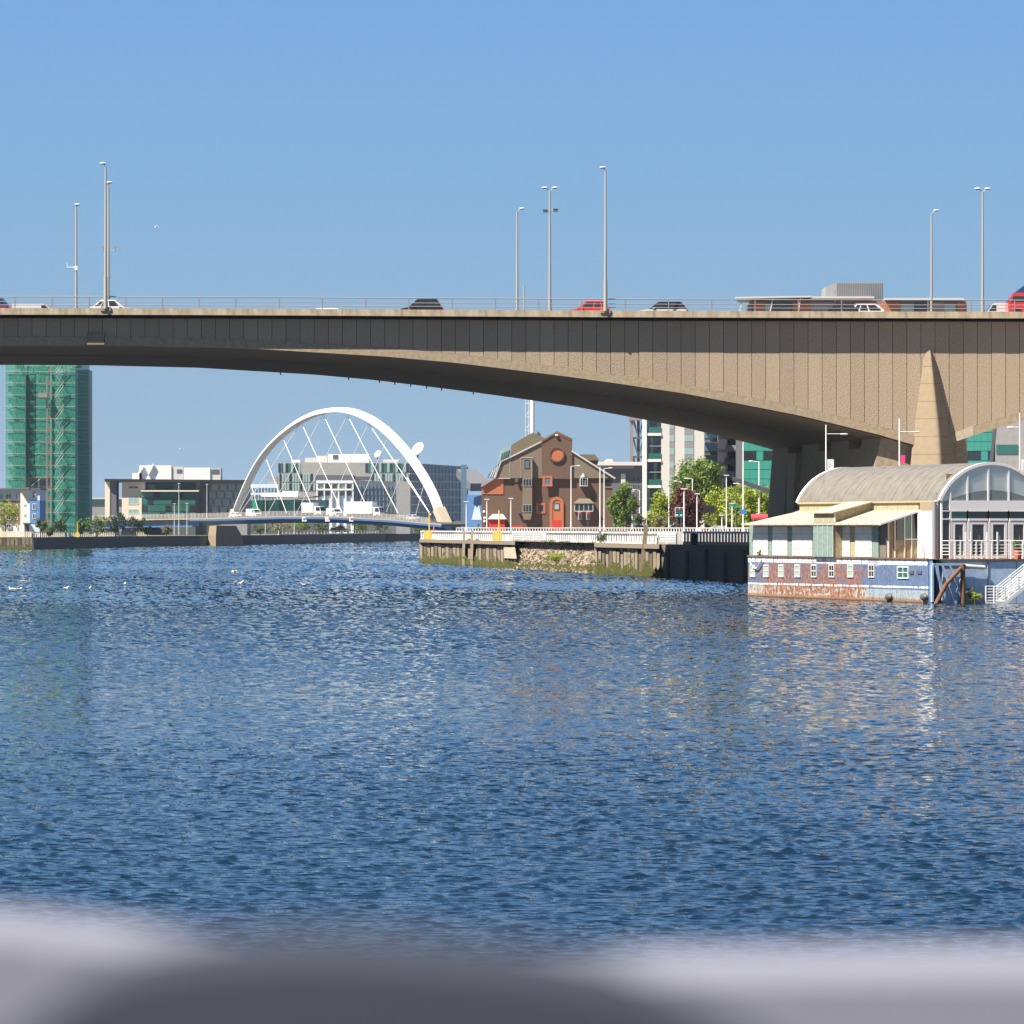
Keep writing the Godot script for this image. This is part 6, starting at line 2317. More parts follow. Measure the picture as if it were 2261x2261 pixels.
		m = MB.new()
		for x in [X(103), X(105.5)]:
			m.tube(Vector3(x, 0, 0.6), Vector3(x, top - 4.0, 0.6), 0.07, 0.07, 4)
		var y := 0.0
		while y < top - 5.0:
			m.tube(Vector3(X(103), y, 0.6), Vector3(X(105.5), y + 0.8, 0.6), 0.05, 0.05, 4)
			y += 0.8
		part(t, "hoist_mast", m, "rail_grey")
		m = MB.new()
		m.box(Vector3(X(86), Y(878), 0.3), Vector3(X(106), Y(868), 1.6))
		part(t, "hoist_cage", m, "rail_grey")
		m = MB.new()
		m.box(Vector3(X(40), top - 1.4, -14), Vector3(X(168), Y(801) + 3.0, -2.0))
		part(t, "roof_house", m, "off_white")


func flats_window(b: Node, x0: float, y0: float, x1: float, y1: float, z := 0.0) -> void:
	bay_window(b, X(x0), Y(y1), X(x1), Y(y0), z, "white", "glass_dark", 0.1, 2 if x1 - x0 > 7 else 1)


func make_south_bank() -> void:
	make_tower()
	# riverside flats in blue, white and tan
	var o := frame(45, 985, QUAY_S)
	var b := thing("riverside_flats", "low block of flats in tan, white and blue sections below the scaffolded tower", "building", o)
	var m := MB.new()
	m.box(Vector3(X(-60), Y(1106), -12), Vector3(X(45), Y(1080), -1.0))
	part(b, "upper_wall", m, "pale_blue")
	m = MB.new()
	m.box(Vector3(X(-60), Y(1156), -12), Vector3(X(45), Y(1106), -0.8))
	part(b, "middle_wall", m, "tan")
	m = MB.new()
	m.box(Vector3(X(-60), 0, -12), Vector3(X(45), Y(1156), -1.0))
	part(b, "base_wall", m, "white")
	m = MB.new()
	m.box(Vector3(X(45), 0, -12), Vector3(X(66), Y(1080), 0))
	part(b, "stair_bay", m, "white")
	m = MB.new()
	m.box(Vector3(X(66), Y(1155), -12), Vector3(X(88), Y(1105), 0.2))
	part(b, "side_bay", m, "blue_wall")
	m = MB.new()
	m.box(Vector3(X(66), Y(1105), -12), Vector3(X(88), Y(1081), 0.1))
	m.box(Vector3(X(66), 0, -12), Vector3(X(88), Y(1155), 0.1))
	part(b, "side_bay_trim", m, "pale_blue")
	for e in [[-60, 45, 1078, 1081, 0.3], [43, 66, 1076, 1080, 1.2], [64, 90, 1078, 1081, 0.6]]:
		m = MB.new()
		m.box(Vector3(X(e[0]), Y(e[3]), -12.5), Vector3(X(e[1]), Y(e[2]), e[4]))
		part(b, "roof", m, "slate")
	for row in [[1090, 1103], [1113, 1126], [1137, 1148], [1157, 1166]]:
		for e in [[-1, 4], [12, 24], [34, 38]]:
			flats_window(b, e[0], row[0], e[1], row[1], -0.8)
	for row in [[1113, 1117], [1135, 1139]]:
		flats_window(b, 53, row[0], 57, row[1])
	for row in [[1086, 1100], [1112, 1126], [1134, 1146]]:
		flats_window(b, 72, row[0], 80, row[1], 0.2)
	m = MB.new()
	m.box(Vector3(X(54), 0, 0.01), Vector3(X(64), Y(1157), 0.1))
	part(b, "door", m, "dark_grey")
	m = MB.new()
	m.box(Vector3(X(52), Y(1157), 0.0), Vector3(X(66), Y(1154), 1.2))
	part(b, "porch_roof", m, "slate")

	# flat-roofed office with green glass
	o = frame(390, 1250, QUAY_S)
	b = thing("flat_roof_office", "office with a long thin flat roof, cream end wall and green glass front", "building", o)
	m = MB.new()
	m.box(Vector3(X(232), 0, -8), Vector3(X(243), Y(1062), 0.5))
	part(b, "pylon", m, "cream")
	m = MB.new()
	m.box(Vector3(X(243), 0, -8), Vector3(X(257), Y(1062), 0.3))
	part(b, "pylon_shade_face", m, "slate")  # slate colour paints the shaded side of the pylon on a front-facing box
	m = MB.new()
	m.hexa([Vector3(X(233), Y(1064), 1.5), Vector3(X(545), Y(1064), 1.5), Vector3(X(545), Y(1064), -22), Vector3(X(233), Y(1064), -22), Vector3(X(231), Y(1057.5), 2.0), Vector3(X(545), Y(1060), 2.0), Vector3(X(545), Y(1060), -22), Vector3(X(231), Y(1057.5), -22)])
	part(b, "roof_slab", m, "slate")
	m = MB.new()
	m.box(Vector3(X(269), 0, -18), Vector3(X(320), Y(1064.2), 0))
	part(b, "end_wall", m, "cream")
	for e in [[283, 1073, 306, 1079, "glass_dark"], [283, 1095, 306, 1114, "glass_pale"], [283, 1124, 306, 1136, "glass_pale"]]:
		bay_window(b, X(e[0]), Y(e[3]), X(e[2]), Y(e[1]), 0.0, "cream", e[4], 0.15, 2)
	m = MB.new()
	m.box(Vector3(X(320), Y(1085), -16), Vector3(X(440), Y(1064.2), -3))
	part(b, "upper_core", m, "dark_grey")
	for k in 6:
		bay_window(b, X(324 + k * 19), Y(1083), X(341 + k * 19), Y(1068), -3.0, "dark_grey", "glass_green" if k % 3 else "glass_teal", 0.12)
	m = MB.new()
	m.box(Vector3(X(313), 0, -16), Vector3(X(432), Y(1085), 0.6))
	part(b, "glass_core", m, "dark_grey")
	for s in 4:
		for k in 9:
			m = MB.new()
			m.box(Vector3(X(313.3 + k * 13.2), Y(1099 + s * 15), 0.6), Vector3(X(326.1 + k * 13.2), Y(1086.5 + s * 15), 0.68))
			part(b, "glass_panel", m, ["glass_green", "glass_green", "glass_dark", "glass_green"][(k + s) % 4])
	m = MB.new()
	m.box(Vector3(X(312), Y(1085.5), 0.6), Vector3(X(440), Y(1082.5), 1.6))
	part(b, "balcony_edge", m, "cream")
	m = MB.new()
	m.box(Vector3(X(432), 0, -18), Vector3(X(545), Y(1064.2), -2))
	part(b, "rear_wing", m, "mid_grey")
	for s in 4:
		for k in 12:
			bay_window(b, X(462 + k * 6.2), Y(1082 + s * 17), X(466.6 + k * 6.2), Y(1069 + s * 17), -2.0, "light_grey", "glass_pale" if (k + s) % 3 else "glass_dark", 0.08)
	for e in [[453, 460], [441, 447]]:
		m = MB.new()
		m.box(Vector3(X(e[0]), 0, -2), Vector3(X(e[1]), Y(1064.3), -1.2))
		part(b, "fin_wall", m, "dark_grey")
	for e in [[305, 376, 1027, "white"], [376, 402, 1030, "light_grey"], [403, 462, 1032, "white"], [462, 485, 1034, "light_grey"], [289, 311, 1044, "white"]]:
		m = MB.new()
		m.box(Vector3(X(e[0]), Y(1060), -12), Vector3(X(e[1]) - 0.02, Y(e[2]), -4.0 - (0.4 if e[3] == "light_grey" else 0.0)))
		part(b, "plant_room", m, e[3])
	for e in [[303, 314, 1028, 1046], [325, 336, 1024, 1046]]:
		m = MB.new()
		m.bar(Vector3(X(e[0]), Y(e[3]), -3.5), Vector3(X(e[1]), Y(e[2]), -3.5), 0.6, 0.6)
		part(b, "roof_duct", m, "white")
	for e in [[388, 400, 1036, 1044], [466, 482, 1036, 1046]]:
		m = MB.new()
		m.box(Vector3(X(e[0]), Y(e[3]), -4.4), Vector3(X(e[1]), Y(e[2]), -4.3))
		part(b, "louvre", m, "dark_grey")
	# far low shed between tower and office
	o = frame(215, 1500, QUAY_S)
	b = thing("low_shed", "low grey shed with a blue-green glass band between tower and office", "building", o)
	m = MB.new()
	m.box(Vector3(X(180), 0, -20), Vector3(X(290), Y(1108), 0))
	part(b, "wall", m, "mid_grey")
	m = MB.new()
	m.box(Vector3(X(180), Y(1112), 0), Vector3(X(290), Y(1102), 0.3))
	part(b, "glass_band", m, "glass_teal")
	m = MB.new()
	m.box(Vector3(X(178), Y(1102), -20), Vector3(X(290), Y(1099), 1))
	part(b, "roof", m, "light_grey")

	# media building with dishes, far right of the arch
	o = frame(820, 1650, QUAY_S)
	b = thing("broadcast_centre", "long grey and glass broadcast building with two satellite dishes behind the arch", "building", o)
	m = MB.new()
	m.box(Vector3(X(614), 0, -40), Vector3(X(904), Y(1021), 0))
	part(b, "main_block", m, "cladding_grey")
	m = MB.new()
	m.hexa([Vector3(X(904), 0, 0), Vector3(X(1032), 0, -30), Vector3(X(1032), 0, -60), Vector3(X(904), 0, -60), Vector3(X(904), Y(1022), 0), Vector3(X(1032), Y(1028), -30), Vector3(X(1032), Y(1028), -60), Vector3(X(904), Y(1022), -60)])
	part(b, "glass_wing", m, "glass_blue")
	for s in 6:
		m = MB.new()
		m.bar(Vector3(X(904), Y(1046 + s * 17), 0.1), Vector3(X(1032), Y(1046 + s * 17), -29.9), 0.3, 0.5)
		part(b, "floor_line", m, "light_grey")
	for k in 17:
		m = MB.new()
		var f := (k + 0.5) / 17.0
		var p := Vector3(lerpf(X(904), X(1032), f), 0, lerpf(0.1, -29.9, f))
		m.bar(p, p + Vector3(0, Y(lerpf(1023, 1029, f)), 0), 0.2, 0.2)
		part(b, "mullion", m, "mid_grey")
	for e in [[614, 664, 1023, 1043, 9], [806, 903, 1023, 1043, 16]]:
		for k in e[4]:
			var a := lerpf(e[0], e[1], float(k) / e[4])
			var z := lerpf(e[0], e[1], float(k + 1) / e[4])
			m = MB.new()
			m.box(Vector3(X(a) + 0.1, Y(e[3]), 0), Vector3(X(z) - 0.1, Y(e[2]), 0.15))
			part(b, "glass_panel", m, ["glass_dark", "glass_green", "glass_pale"][(k * 7) % 3])
	for e in [[616, 697, 1046, 1064, 14], [616, 697, 1067, 1083, 14], [820, 903, 1046, 1063, 14]]:
		for k in e[4]:
			var a := lerpf(e[0], e[1], float(k) / e[4])
			var z := lerpf(e[0], e[1], float(k + 1) / e[4])
			m = MB.new()
			m.box(Vector3(X(a) + 0.18, Y(e[3]), 0), Vector3(X(z) - 0.18, Y(e[2]), 0.2))
			part(b, "glass_fin", m, "glass_pale" if (k * 5) % 4 else "glass_dark")
	for e in [[723, 814, 1002, "white"], [642, 661, 1015, "white"], [700, 722, 1006, "off_white"], [672, 700, 1010, "light_grey"], [845, 880, 1014, "light_grey"]]:
		m = MB.new()
		m.box(Vector3(X(e[0]), Y(1021.5), -15), Vector3(X(e[1]), Y(e[2]), -5))
		part(b, "plant_room", m, e[3])
	m = MB.new()
	m.box(Vector3(X(734), Y(1013), -5), Vector3(X(745), Y(1004), -4.8))
	part(b, "louvre", m, "dark_grey")
	for e in [[833, 1002, 1.55, -8.0], [923, 991, 2.8, -10.0]]:
		var d := thing("satellite_dish", "small white satellite dish on the broadcast building roof" if e[2] < 2 else "large white tilted satellite dish on the broadcast building roof", "satellite dish", o + Vector3(X(e[0]), Y(e[1]), e[3]), 0, "satellite dishes on the broadcast building")
		d.rotation = Vector3(-0.5, -0.75, 0)
		m = MB.new()
		var rr: float = e[2]
		for k in 20:
			var a0 := TAU * k / 20.0
			var a1 := TAU * (k + 1) / 20.0
			for s in 4:
				var r0 := rr * s / 4.0
				var r1 := rr * (s + 1) / 4.0
				var zz0 := 0.22 * r0 * r0 / rr
				var zz1 := 0.22 * r1 * r1 / rr
				m.quad(Vector3(cos(a0) * r0, sin(a0) * r0, zz0), Vector3(cos(a0) * r1, sin(a0) * r1, zz1), Vector3(cos(a1) * r1, sin(a1) * r1, zz1), Vector3(cos(a1) * r0, sin(a1) * r0, zz0))
		part(d, "reflector", m, "light_grey")
		m = MB.new()
		m.tube(Vector3(0, -rr * 0.6, 0.2), Vector3(0, 0, rr * 0.8), 0.1, 0.1, 5)
		m.tube(Vector3(0, 0, rr * 0.7), Vector3(0, 0, rr * 0.9), 0.2, 0.2, 6)
		part(d, "feed_arm", m, "mid_grey")
		m = MB.new()
		m.tube(Vector3(0, 0, -0.1), Vector3(0, -rr * 1.5, -rr * 0.5), 0.3, 0.3, 6)
		part(d, "mast", m, "mid_grey")
	m = MB.new()
	m.bar(at(1030, 1044, 1660), at(1061, 1076, 1640), 8.0, 3.0)
	single("sloping_roof", m, "slate", "dark sloping roof end beside the glass wing of the broadcast building", "roof")
	m = MB.new()
	m.box(at(1018, 1180, 1600), at(1030, 1026, 1600) + Vector3(0, 0, -4))
	single("lift_tower", m, "glass_blue", "blue glass lift tower at the end of the broadcast building", "tower")

	# grey newsroom building in front
	o = frame(790, 1480, QUAY_S)
	b = thing("grey_office", "grey office with white framed gallery and a long windowed flank under a dark roof", "building", o)
	m = MB.new()
	m.box(Vector3(X(698), 0, -20), Vector3(X(780), Y(1061), 0))
	part(b, "gallery_block", m, "pale_blue")
	m = MB.new()
	m.hexa([Vector3(X(780), 0, 0), Vector3(X(875), 0, -6), Vector3(X(875), 0, -24), Vector3(X(780), 0, -24), Vector3(X(780), Y(1059), 0), Vector3(X(875), Y(1066), -6), Vector3(X(875), Y(1066), -24), Vector3(X(780), Y(1059), -24)])
	part(b, "flank", m, "mid_grey")
	m = MB.new()
	m.box(Vector3(X(696), Y(1061), -20), Vector3(X(780), Y(1049), -0.5))
	m.box(Vector3(X(780), Y(1058), -20), Vector3(X(820), Y(1052), -2.5))
	part(b, "roof", m, "dark_grey")
	for s in 2:
		for k in 5:
			m = MB.new()
			m.box(Vector3(X(702 + k * 15.5), Y(1080 + s * 14), 0.0), Vector3(X(713 + k * 15.5), Y(1069.5 + s * 14), 0.2))
			part(b, "window", m, "glass_dark" if (k + s) % 3 else "glass_pale")
	for k in 6:
		m = MB.new()
		m.box(Vector3(X(699 + k * 15.8), 0, 0.2), Vector3(X(702 + k * 15.8), Y(1062), 0.9))
		part(b, "frame_column", m, "white")
	for y in [1067, 1083]:
		m = MB.new()
		m.box(Vector3(X(698), Y(y), 0.2), Vector3(X(780), Y(y - 4), 1.0))
		part(b, "frame_beam", m, "white")
	for s in 5:
		for k in 11:
			m = MB.new()
			var f := (k + 0.5) / 11.0
			var x := lerpf(X(782), X(874), f)
			var zz := lerpf(0.05, -5.9, f)
			m.box(Vector3(x - 0.4, Y(1080 + s * 13), zz - 0.2), Vector3(x + 0.4, Y(1070 + s * 13), zz + 0.1))
			part(b, "window", m, "glass_blue")
	m = MB.new()
	m.box(Vector3(X(875), 0, -12), Vector3(X(906), Y(1063), 0))
	part(b, "stone_tower", m, "cladding_grey")

	# low pavilion with a sweeping white roof
	o = frame(630, 1420, QUAY_S)
	b = thing("glass_pavilion", "low green glass pavilion with a sweeping white roof behind the arch", "building", o)
	m = MB.new()
	m.box(Vector3(X(545), 0, -14), Vector3(X(722), Y(1104), 0))
	part(b, "glass_core", m, "dark_grey")
	for k in 15:
		m = MB.new()
		m.box(Vector3(X(545.5 + k * 11.8), Y(1131), 0), Vector3(X(556.5 + k * 11.8), Y(1105), 0.12))
		part(b, "glass_panel", m, "glass_teal" if k % 3 else "glass_green")
	m = MB.new()
	m.prism(PackedVector2Array([Vector2(X(560), Y(1102)), Vector2(X(640), Y(1104)), Vector2(X(714), Y(1093)), Vector2(X(690), Y(1099)), Vector2(X(640), Y(1097)), Vector2(X(560), Y(1096))]), 2.0, -14)
	part(b, "roof", m, "white")
	for e in [[575, 622, 1088], [622, 657, 1084]]:
		m = MB.new()
		m.box(Vector3(X(e[0]), Y(1098), -10), Vector3(X(e[1]), Y(e[2]), -2))
		part(b, "roof_box", m, "white")
	# pale block between office and broadcast building
	o = frame(580, 1700, QUAY_S)
	b = thing("pale_block", "pale distant block with a dark rooftop box between office and broadcast building", "building", o)
	m = MB.new()
	m.box(Vector3(X(540), 0, -15), Vector3(X(614), Y(1069), 0))
	part(b, "wall", m, "pale_blue")
	m = MB.new()
	m.box(Vector3(X(590), Y(1069), -10), Vector3(X(612), Y(1052), -2))
	part(b, "rooftop_box", m, "mid_grey")
	for s in 3:
		for k in 10:
			m = MB.new()
			m.box(Vector3(X(543 + k * 7), Y(1087 + s * 15), 0), Vector3(X(548 + k * 7), Y(1077 + s * 15), 0.1))
			part(b, "window", m, "glass_blue")

	# observation tower: white mast with lattice, far beyond
	o = frame(1170, 1950, QUAY_S)
	b = thing("observation_tower", "slender white observation mast with a lattice side far behind the brown building", "tower", o)
	m = MB.new()
	m.tube(Vector3(X(1175.5), 0, 0), Vector3(X(1175.5), Y(700), 0), 1.05, 0.9, 14)
	part(b, "mast", m, "white_metal")
	m = MB.new()
	for x in [X(1160.5), X(1168)]:
		m.tube(Vector3(x, 0, 0), Vector3(x, Y(700), 0), 0.2, 0.2, 6)
	var yy := Y(980)
	while yy < Y(700):
		m.tube(Vector3(X(1160.5), yy, 0), Vector3(X(1174), yy, 0), 0.14, 0.14, 5)
		m.tube(Vector3(X(1160.5), yy, 0), Vector3(X(1168), yy + 3.0, 0), 0.12, 0.12, 5)
		yy += 6.0
	part(b, "lattice", m, "light_grey")

	# dockside crane tower
	o = frame(1408, 1250, QUAY_N)
	b = thing("dock_crane", "dark lattice legs of a giant dock crane beside the white flats", "crane", o)
	m = MB.new()
	m.box(Vector3(X(1391), 0, -1), Vector3(X(1398), Y(880), 0))
	part(b, "leg", m, "rail_grey")
	m = MB.new()
	m.box(Vector3(X(1422), 0, -1), Vector3(X(1428), Y(880), 0))
	part(b, "leg", m, "rail_grey")
	for k in 6:
		m = MB.new()
		var y0 := 925 + k * 42.0
		m.bar(Vector3(X(1398), Y(y0), -0.5), Vector3(X(1422), Y(y0), -0.5), 0.5, 0.6)
		part(b, "cross_beam", m, "dark_grey")
		m = MB.new()
		m.bar(Vector3(X(1398), Y(y0), -0.5), Vector3(X(1410), Y(y0 + 42), -0.5), 0.4, 0.5)
		m.bar(Vector3(X(1422), Y(y0), -0.5), Vector3(X(1410), Y(y0 + 42), -0.5), 0.4, 0.5)
		part(b, "brace", m, "dark_grey")
	m = MB.new()
	m.box(Vector3(X(1407), 0, -2), Vector3(X(1413), Y(900), -1.2))
	part(b, "lift_shaft", m, "dark_grey")
	m = MB.new()
	m.box(Vector3(X(1389), Y(928), -3), Vector3(X(1430), Y(918), 0.5))
	part(b, "platform", m, "rail_grey")


# ---------- flats and offices on the north bank ----------

func make_north_bank() -> void:
	var o := frame(1490, 730, QUAY_N)
	var b := thing("white_flats", "tall white flats with glazed balconies and two columns of grey windows", "building", o)
	var top := Y(860)
	var m := MB.new()
	m.box(Vector3(X(1460), 0, -14), Vector3(X(1555), top, 0))
	part(b, "wall", m, "off_white")
	m = MB.new()
	m.box(Vector3(X(1427), 0, -14), Vector3(X(1460), top, -1.6))
	part(b, "balcony_core", m, "dark_grey")
	m = MB.new()
	m.box(Vector3(X(1424), 0, -14), Vector3(X(1428), top, 0.3))
	part(b, "corner_pier", m, "white")
	for k in 6:
		var y0 := 1146.0 - 57.6 * k
		m = MB.new()
		m.box(Vector3(X(1428), Y(y0 - 11), -1.6), Vector3(X(1460), Y(y0 - 17), 0.2))
		part(b, "balcony_slab", m, "white")
		for j in 4:
			m = MB.new()
			m.box(Vector3(X(1429 + j * 7.7), Y(y0 - 20), -1.6), Vector3(X(1435.5 + j * 7.7), Y(y0 - 66), -1.5))
			part(b, "balcony_door", m, "glass_blue" if (j + k) % 3 else "glass_pale")
		m = MB.new()
		m.box(Vector3(X(1428), Y(y0 - 17.2), 0.05), Vector3(X(1460), Y(y0 - 30), 0.1))
		part(b, "glass_balustrade", m, "glass_green")
		for h in [45.0]:
			m = MB.new()
			m.box(Vector3(X(1428), Y(y0 - h), -1.4), Vector3(X(1460), Y(y0 - h - 2), 0.0))
			part(b, "mid_slab", m, "mid_grey")
	for col in [[1478.0, 1489.0], [1511.0, 1531.5]]:
		for k in 11:
			var y0 := 1150.0 - 29.3 * k
			m = MB.new()
			m.box(Vector3(X(col[0]), Y(y0), 0.0), Vector3(X(col[1]), Y(y0 - 14.0), 0.08))
			var w := part(b, "window", m, "glass_pale")
			m = MB.new()
			m.box(Vector3(X(col[0]), Y(y0 - 14.5), -0.01), Vector3(X(col[1]), Y(y0 - 29), 0.06))
			part(b, "spandrel_panel", m, "mid_grey")
	# recess and balconied flats beside it
	o = frame(1600, 745, QUAY_N)
	b = thing("balconied_flats", "grey and white flats with stepped dark balconies beside the white flats", "building", o)
	m = MB.new()
	m.box(Vector3(X(1555), 0, -14), Vector3(X(1590), Y(860), -4))
	part(b, "recess", m, "dark_grey")
	m = MB.new()
	m.box(Vector3(X(1586), 0, -14), Vector3(X(1640), Y(860), -1.5))
	part(b, "wall", m, "light_grey")
	for k in 9:
		var y0 := 1140.0 - 29.0 * k
		m = MB.new()
		m.box(Vector3(X(1558), Y(y0), -4.0), Vector3(X(1586), Y(y0 - 16), -3.9))
		part(b, "recess_window", m, "glass_blue")
		m = MB.new()
		m.box(Vector3(X(1557), Y(y0 - 17), -4.0), Vector3(X(1586), Y(y0 - 20), -1.8))
		part(b, "recess_slab", m, "pale_blue" if k % 2 else "mid_grey")
		m = MB.new()
		m.box(Vector3(X(1587), Y(y0 - 4), -1.5), Vector3(X(1606), Y(y0 - 25), -0.9))
		part(b, "white_panel", m, "white")
		m = MB.new()
		m.box(Vector3(X(1600 + 3 * (k % 2)), Y(y0), -1.5), Vector3(X(1640), Y(y0 - 12), 0.6))
		part(b, "balcony", m, "mid_grey" if k % 2 else "dark_grey")
		m = MB.new()
		m.box(Vector3(X(1608), Y(y0 - 13), -1.5), Vector3(X(1630), Y(y0 - 27), -1.4))
		part(b, "window", m, "glass_dark")

	# green glass office behind the bridge, its top storey above the road
	o = frame(1880, 705, QUAY_N)
	b = thing("green_glass_office", "green glass office behind the road bridge with grey end and orange top storey", "building", o)
	m = MB.new()
	m.box(Vector3(X(1640), 0, -22), Vector3(X(2196), Y(775), -0.4))
	part(b, "core", m, "dark_grey")
	for s in 12:
		for k in 37:
			if k > 5 and k < 33:
				continue
			m = MB.new()
			var dark := (s == 3 or s == 8) and k % 3 != 2
			m.box(Vector3(X(1640.3 + k * 15.03), Y(1180 - s * 20.5), -0.4), Vector3(X(1655 + k * 15.03), Y(1160.5 - s * 20.5), 0.0))
			part(b, "glass_panel", m, "glass_dark" if dark else "glass_teal")
	m = MB.new()
	m.box(Vector3(X(2197), 0, -24), Vector3(X(2330), Y(700), 0.4))
	part(b, "end_block", m, "cladding_grey")
	m = MB.new()
	m.box(Vector3(X(2199), Y(1002), 0.4), Vector3(X(2247), Y(982), 0.5))
	part(b, "strip_window", m, "glass_green")
	m = MB.new()
	m.bar(Vector3(X(2186), Y(1040), 0.3), Vector3(X(2196), Y(945), 0.3), 0.3, 0.5)
	part(b, "raking_column", m, "dark_grey")
	# top storey
	m = MB.new()
	m.box(Vector3(X(1660), Y(775), -18), Vector3(X(2135), Y(664), -1.0))
	part(b, "top_storey", m, "slate")
	for e in [[1664, 1690, "orange"], [1690, 1702, "glass_pale"], [1702, 1752, "glass_dark"], [1752, 1790, "orange"], [1790, 1843, "mid_grey"], [1886, 1990, "orange"], [1990, 2020, "glass_pale"], [2020, 2060, "glass_dark"], [2060, 2086, "mid_grey"], [2086, 2112, "glass_pale"], [2114, 2137, "orange"]]:
		m = MB.new()
		m.box(Vector3(X(e[0]), Y(700), -1.0), Vector3(X(e[1]) - 0.05, Y(667 if e[2] != "glass_pale" else 670), -0.85))
		part(b, "facade_bay", m, e[2])
	m = MB.new()
	m.hexa([Vector3(X(1622), Y(660), 1.0), Vector3(X(1790), Y(657), 1.0), Vector3(X(1790), Y(657), -12), Vector3(X(1640), Y(660), -12), Vector3(X(1622), Y(656), 1.0), Vector3(X(1790), Y(653.5), 1.0), Vector3(X(1790), Y(653.5), -12), Vector3(X(1640), Y(656), -12)])
	part(b, "roof_canopy", m, "light_grey")
	m = MB.new()
	m.box(Vector3(X(1790), Y(659), -14), Vector3(X(1930), Y(654.5), 0.4))
	m.box(Vector3(X(1955), Y(663), -14), Vector3(X(2128), Y(658), 0.4))
	part(b, "roof_edge", m, "light_grey")
	m = MB.new()
	m.box(Vector3(X(1843), Y(690), -1.0), Vector3(X(1846), Y(640), -0.7))
	part(b, "flue", m, "rail_grey")
	for e in [[1632, 1640], [1700, 1706], [1762, 1767]]:
		m = MB.new()
		m.bar(Vector3(X(e[0]), Y(690), 0.6), Vector3(X(e[1]), Y(657), 0.6), 0.15, 0.2)
		part(b, "canopy_strut", m, "light_grey")
	# ribbed plant room
	m = MB.new()
	m.prism(PackedVector2Array([Vector2(X(1829), Y(700)), Vector2(X(1829), Y(628)), Vector2(X(1853), Y(619)), Vector2(X(1957), Y(618.5)), Vector2(X(1957), Y(700))]), -6, -16)
	part(b, "plant_room", m, "mid_grey")
	m = MB.new()
	for k in 26:
		var x := X(1854 + k * 4.0)
		m.box(Vector3(x, Y(690), -6.0), Vector3(x + 0.1, Y(620), -5.93))
	part(b, "cladding_ribs", m, "slate", "stuff")

	# quayside of the south bank: fence, wooden jetty, shrubs
	var s0 := Vector3(-104.0, QUAY_S, -948.0)
	var s1 := Vector3(-90.0, QUAY_S, -1090.0)
	var t := thing("picket_fence", "pale slatted fence along the dark far quay below the scaffolded tower", "fence")
	var pick := MB.new()
	for k in 64:
		var p := s0.lerp(s1, k / 64.0) + Vector3(-0.6, 0, 0)
		pick.box(p + Vector3(-0.1, 0.02, -0.7), p + Vector3(0.1, 1.15, 0.3))
	for k in 26:
		var p := Vector3(-116.0 + k * 0.46, QUAY_S, -948.6)
		pick.box(p + Vector3(0, 0.02, -0.05), p + Vector3(0.3, 1.15, 0.05))
	part(t, "pickets", pick, "cream", "stuff")
	m = MB.new()
	m.bar(s0 + Vector3(-0.6, 1.15, 0), s1 + Vector3(-0.6, 1.15, 0), 0.12, 0.1)
	m.bar(Vector3(-130, QUAY_S + 1.15, -948.6), s0 + Vector3(-0.6, 1.15, -0.6), 0.12, 0.1)
	part(t, "rail", m, "cream")
	t = thing("timber_jetty", "sunlit timber piled jetty below the flats on the far bank", "jetty")
	var r := RandomNumberGenerator.new()
	r.seed = 77
	for k in 16:
		m = MB.new()
		var x := -117.0 + k * 0.83
		var tp := QUAY_S - r.randf_range(0.05, 0.35)
		m.box(Vector3(x, -1, -945.5), Vector3(x + 0.55 + r.randf() * 0.2, tp, -944.6 + r.randf() * 0.2))
		part(t, "pile", m, "timber" if k % 4 else "timber_dark")
	var w := MB.new()
	for k in 400:
		var p := Vector3(-117.0 + r.randf() * 13.2, absf(r.randfn(0, 0.45)), -944.3)
		var s := r.randf_range(0.1, 0.3)
		w.tri(p + Vector3(-s, -s, 0), p + Vector3(s, -s, 0.05), p + Vector3(0, s, 0.02))
	part(t, "tide_weed", w, "weed", "stuff")
	var S := [[12, 975, 7.0, 7.6, 1.8, "leaf_lime", "light green street tree before the tan flats"], [92, 975, 3.4, 4.2, 0.3, "leaf_mid", "bush on the jetty's edge before the blue flats"], [133, 985, 3.4, 4.6, 0.4, "leaf_mid", "bush at the foot of the scaffold stairs"], [108, 965, 2.2, 2.4, 0.1, "leaf_green", "small bush overhanging the jetty"],
		[178, 990, 2.6, 4.0, 0.3, "leaf_green", "bush at the shaded corner of the scaffolded tower"], [214, 1000, 7.4, 5.2, 0.3, "leaf_green", "wide light green bush between tower and office"], [255, 1010, 7.0, 5.8, 0.3, "leaf_dark", "wide dark bush before the office pylon"], [298, 1020, 6.6, 5.6, 0.3, "leaf_dark", "wide dark bush before the cream office wall"], [326, 1060, 3.0, 2.6, 0.2, "leaf_lime", "small light bush before the office glass"], [368, 1090, 3.2, 2.8, 0.2, "leaf_dry", "small dry bush before the office glass"]]
	for k in S.size():
		var e: Array = S[k]
		tree("shrub" if e[4] < 1.0 else "street_tree", e[6], Vector3(at(e[0], 0, e[1]).x, QUAY_S, -e[1]), e[2], e[3], e[4], e[5], 100 + k, "shrubs on the south bank", 30, 44, 0.2)
	for k in 9:
		var px := 575.0 + 44.0 * k
		var d := 1330.0 + 25.0 * k
		tree("embankment_bush", "brownish green bush on the far embankment seen under the arch", Vector3(at(px, 0, d).x, QUAY_S, -d), 8.0, 3.0 + (k * 7 % 4), 0.2, ["leaf_mid", "leaf_dry", "leaf_green"][k % 3], 140 + k, "bushes on the far embankment", 24, 40, 0.25)
	# pale promenade railing beyond the arch
	t = thing("promenade_railing", "pale railing along the far promenade seen under the arch bridge", "railing")
	m = MB.new()
	pick = MB.new()
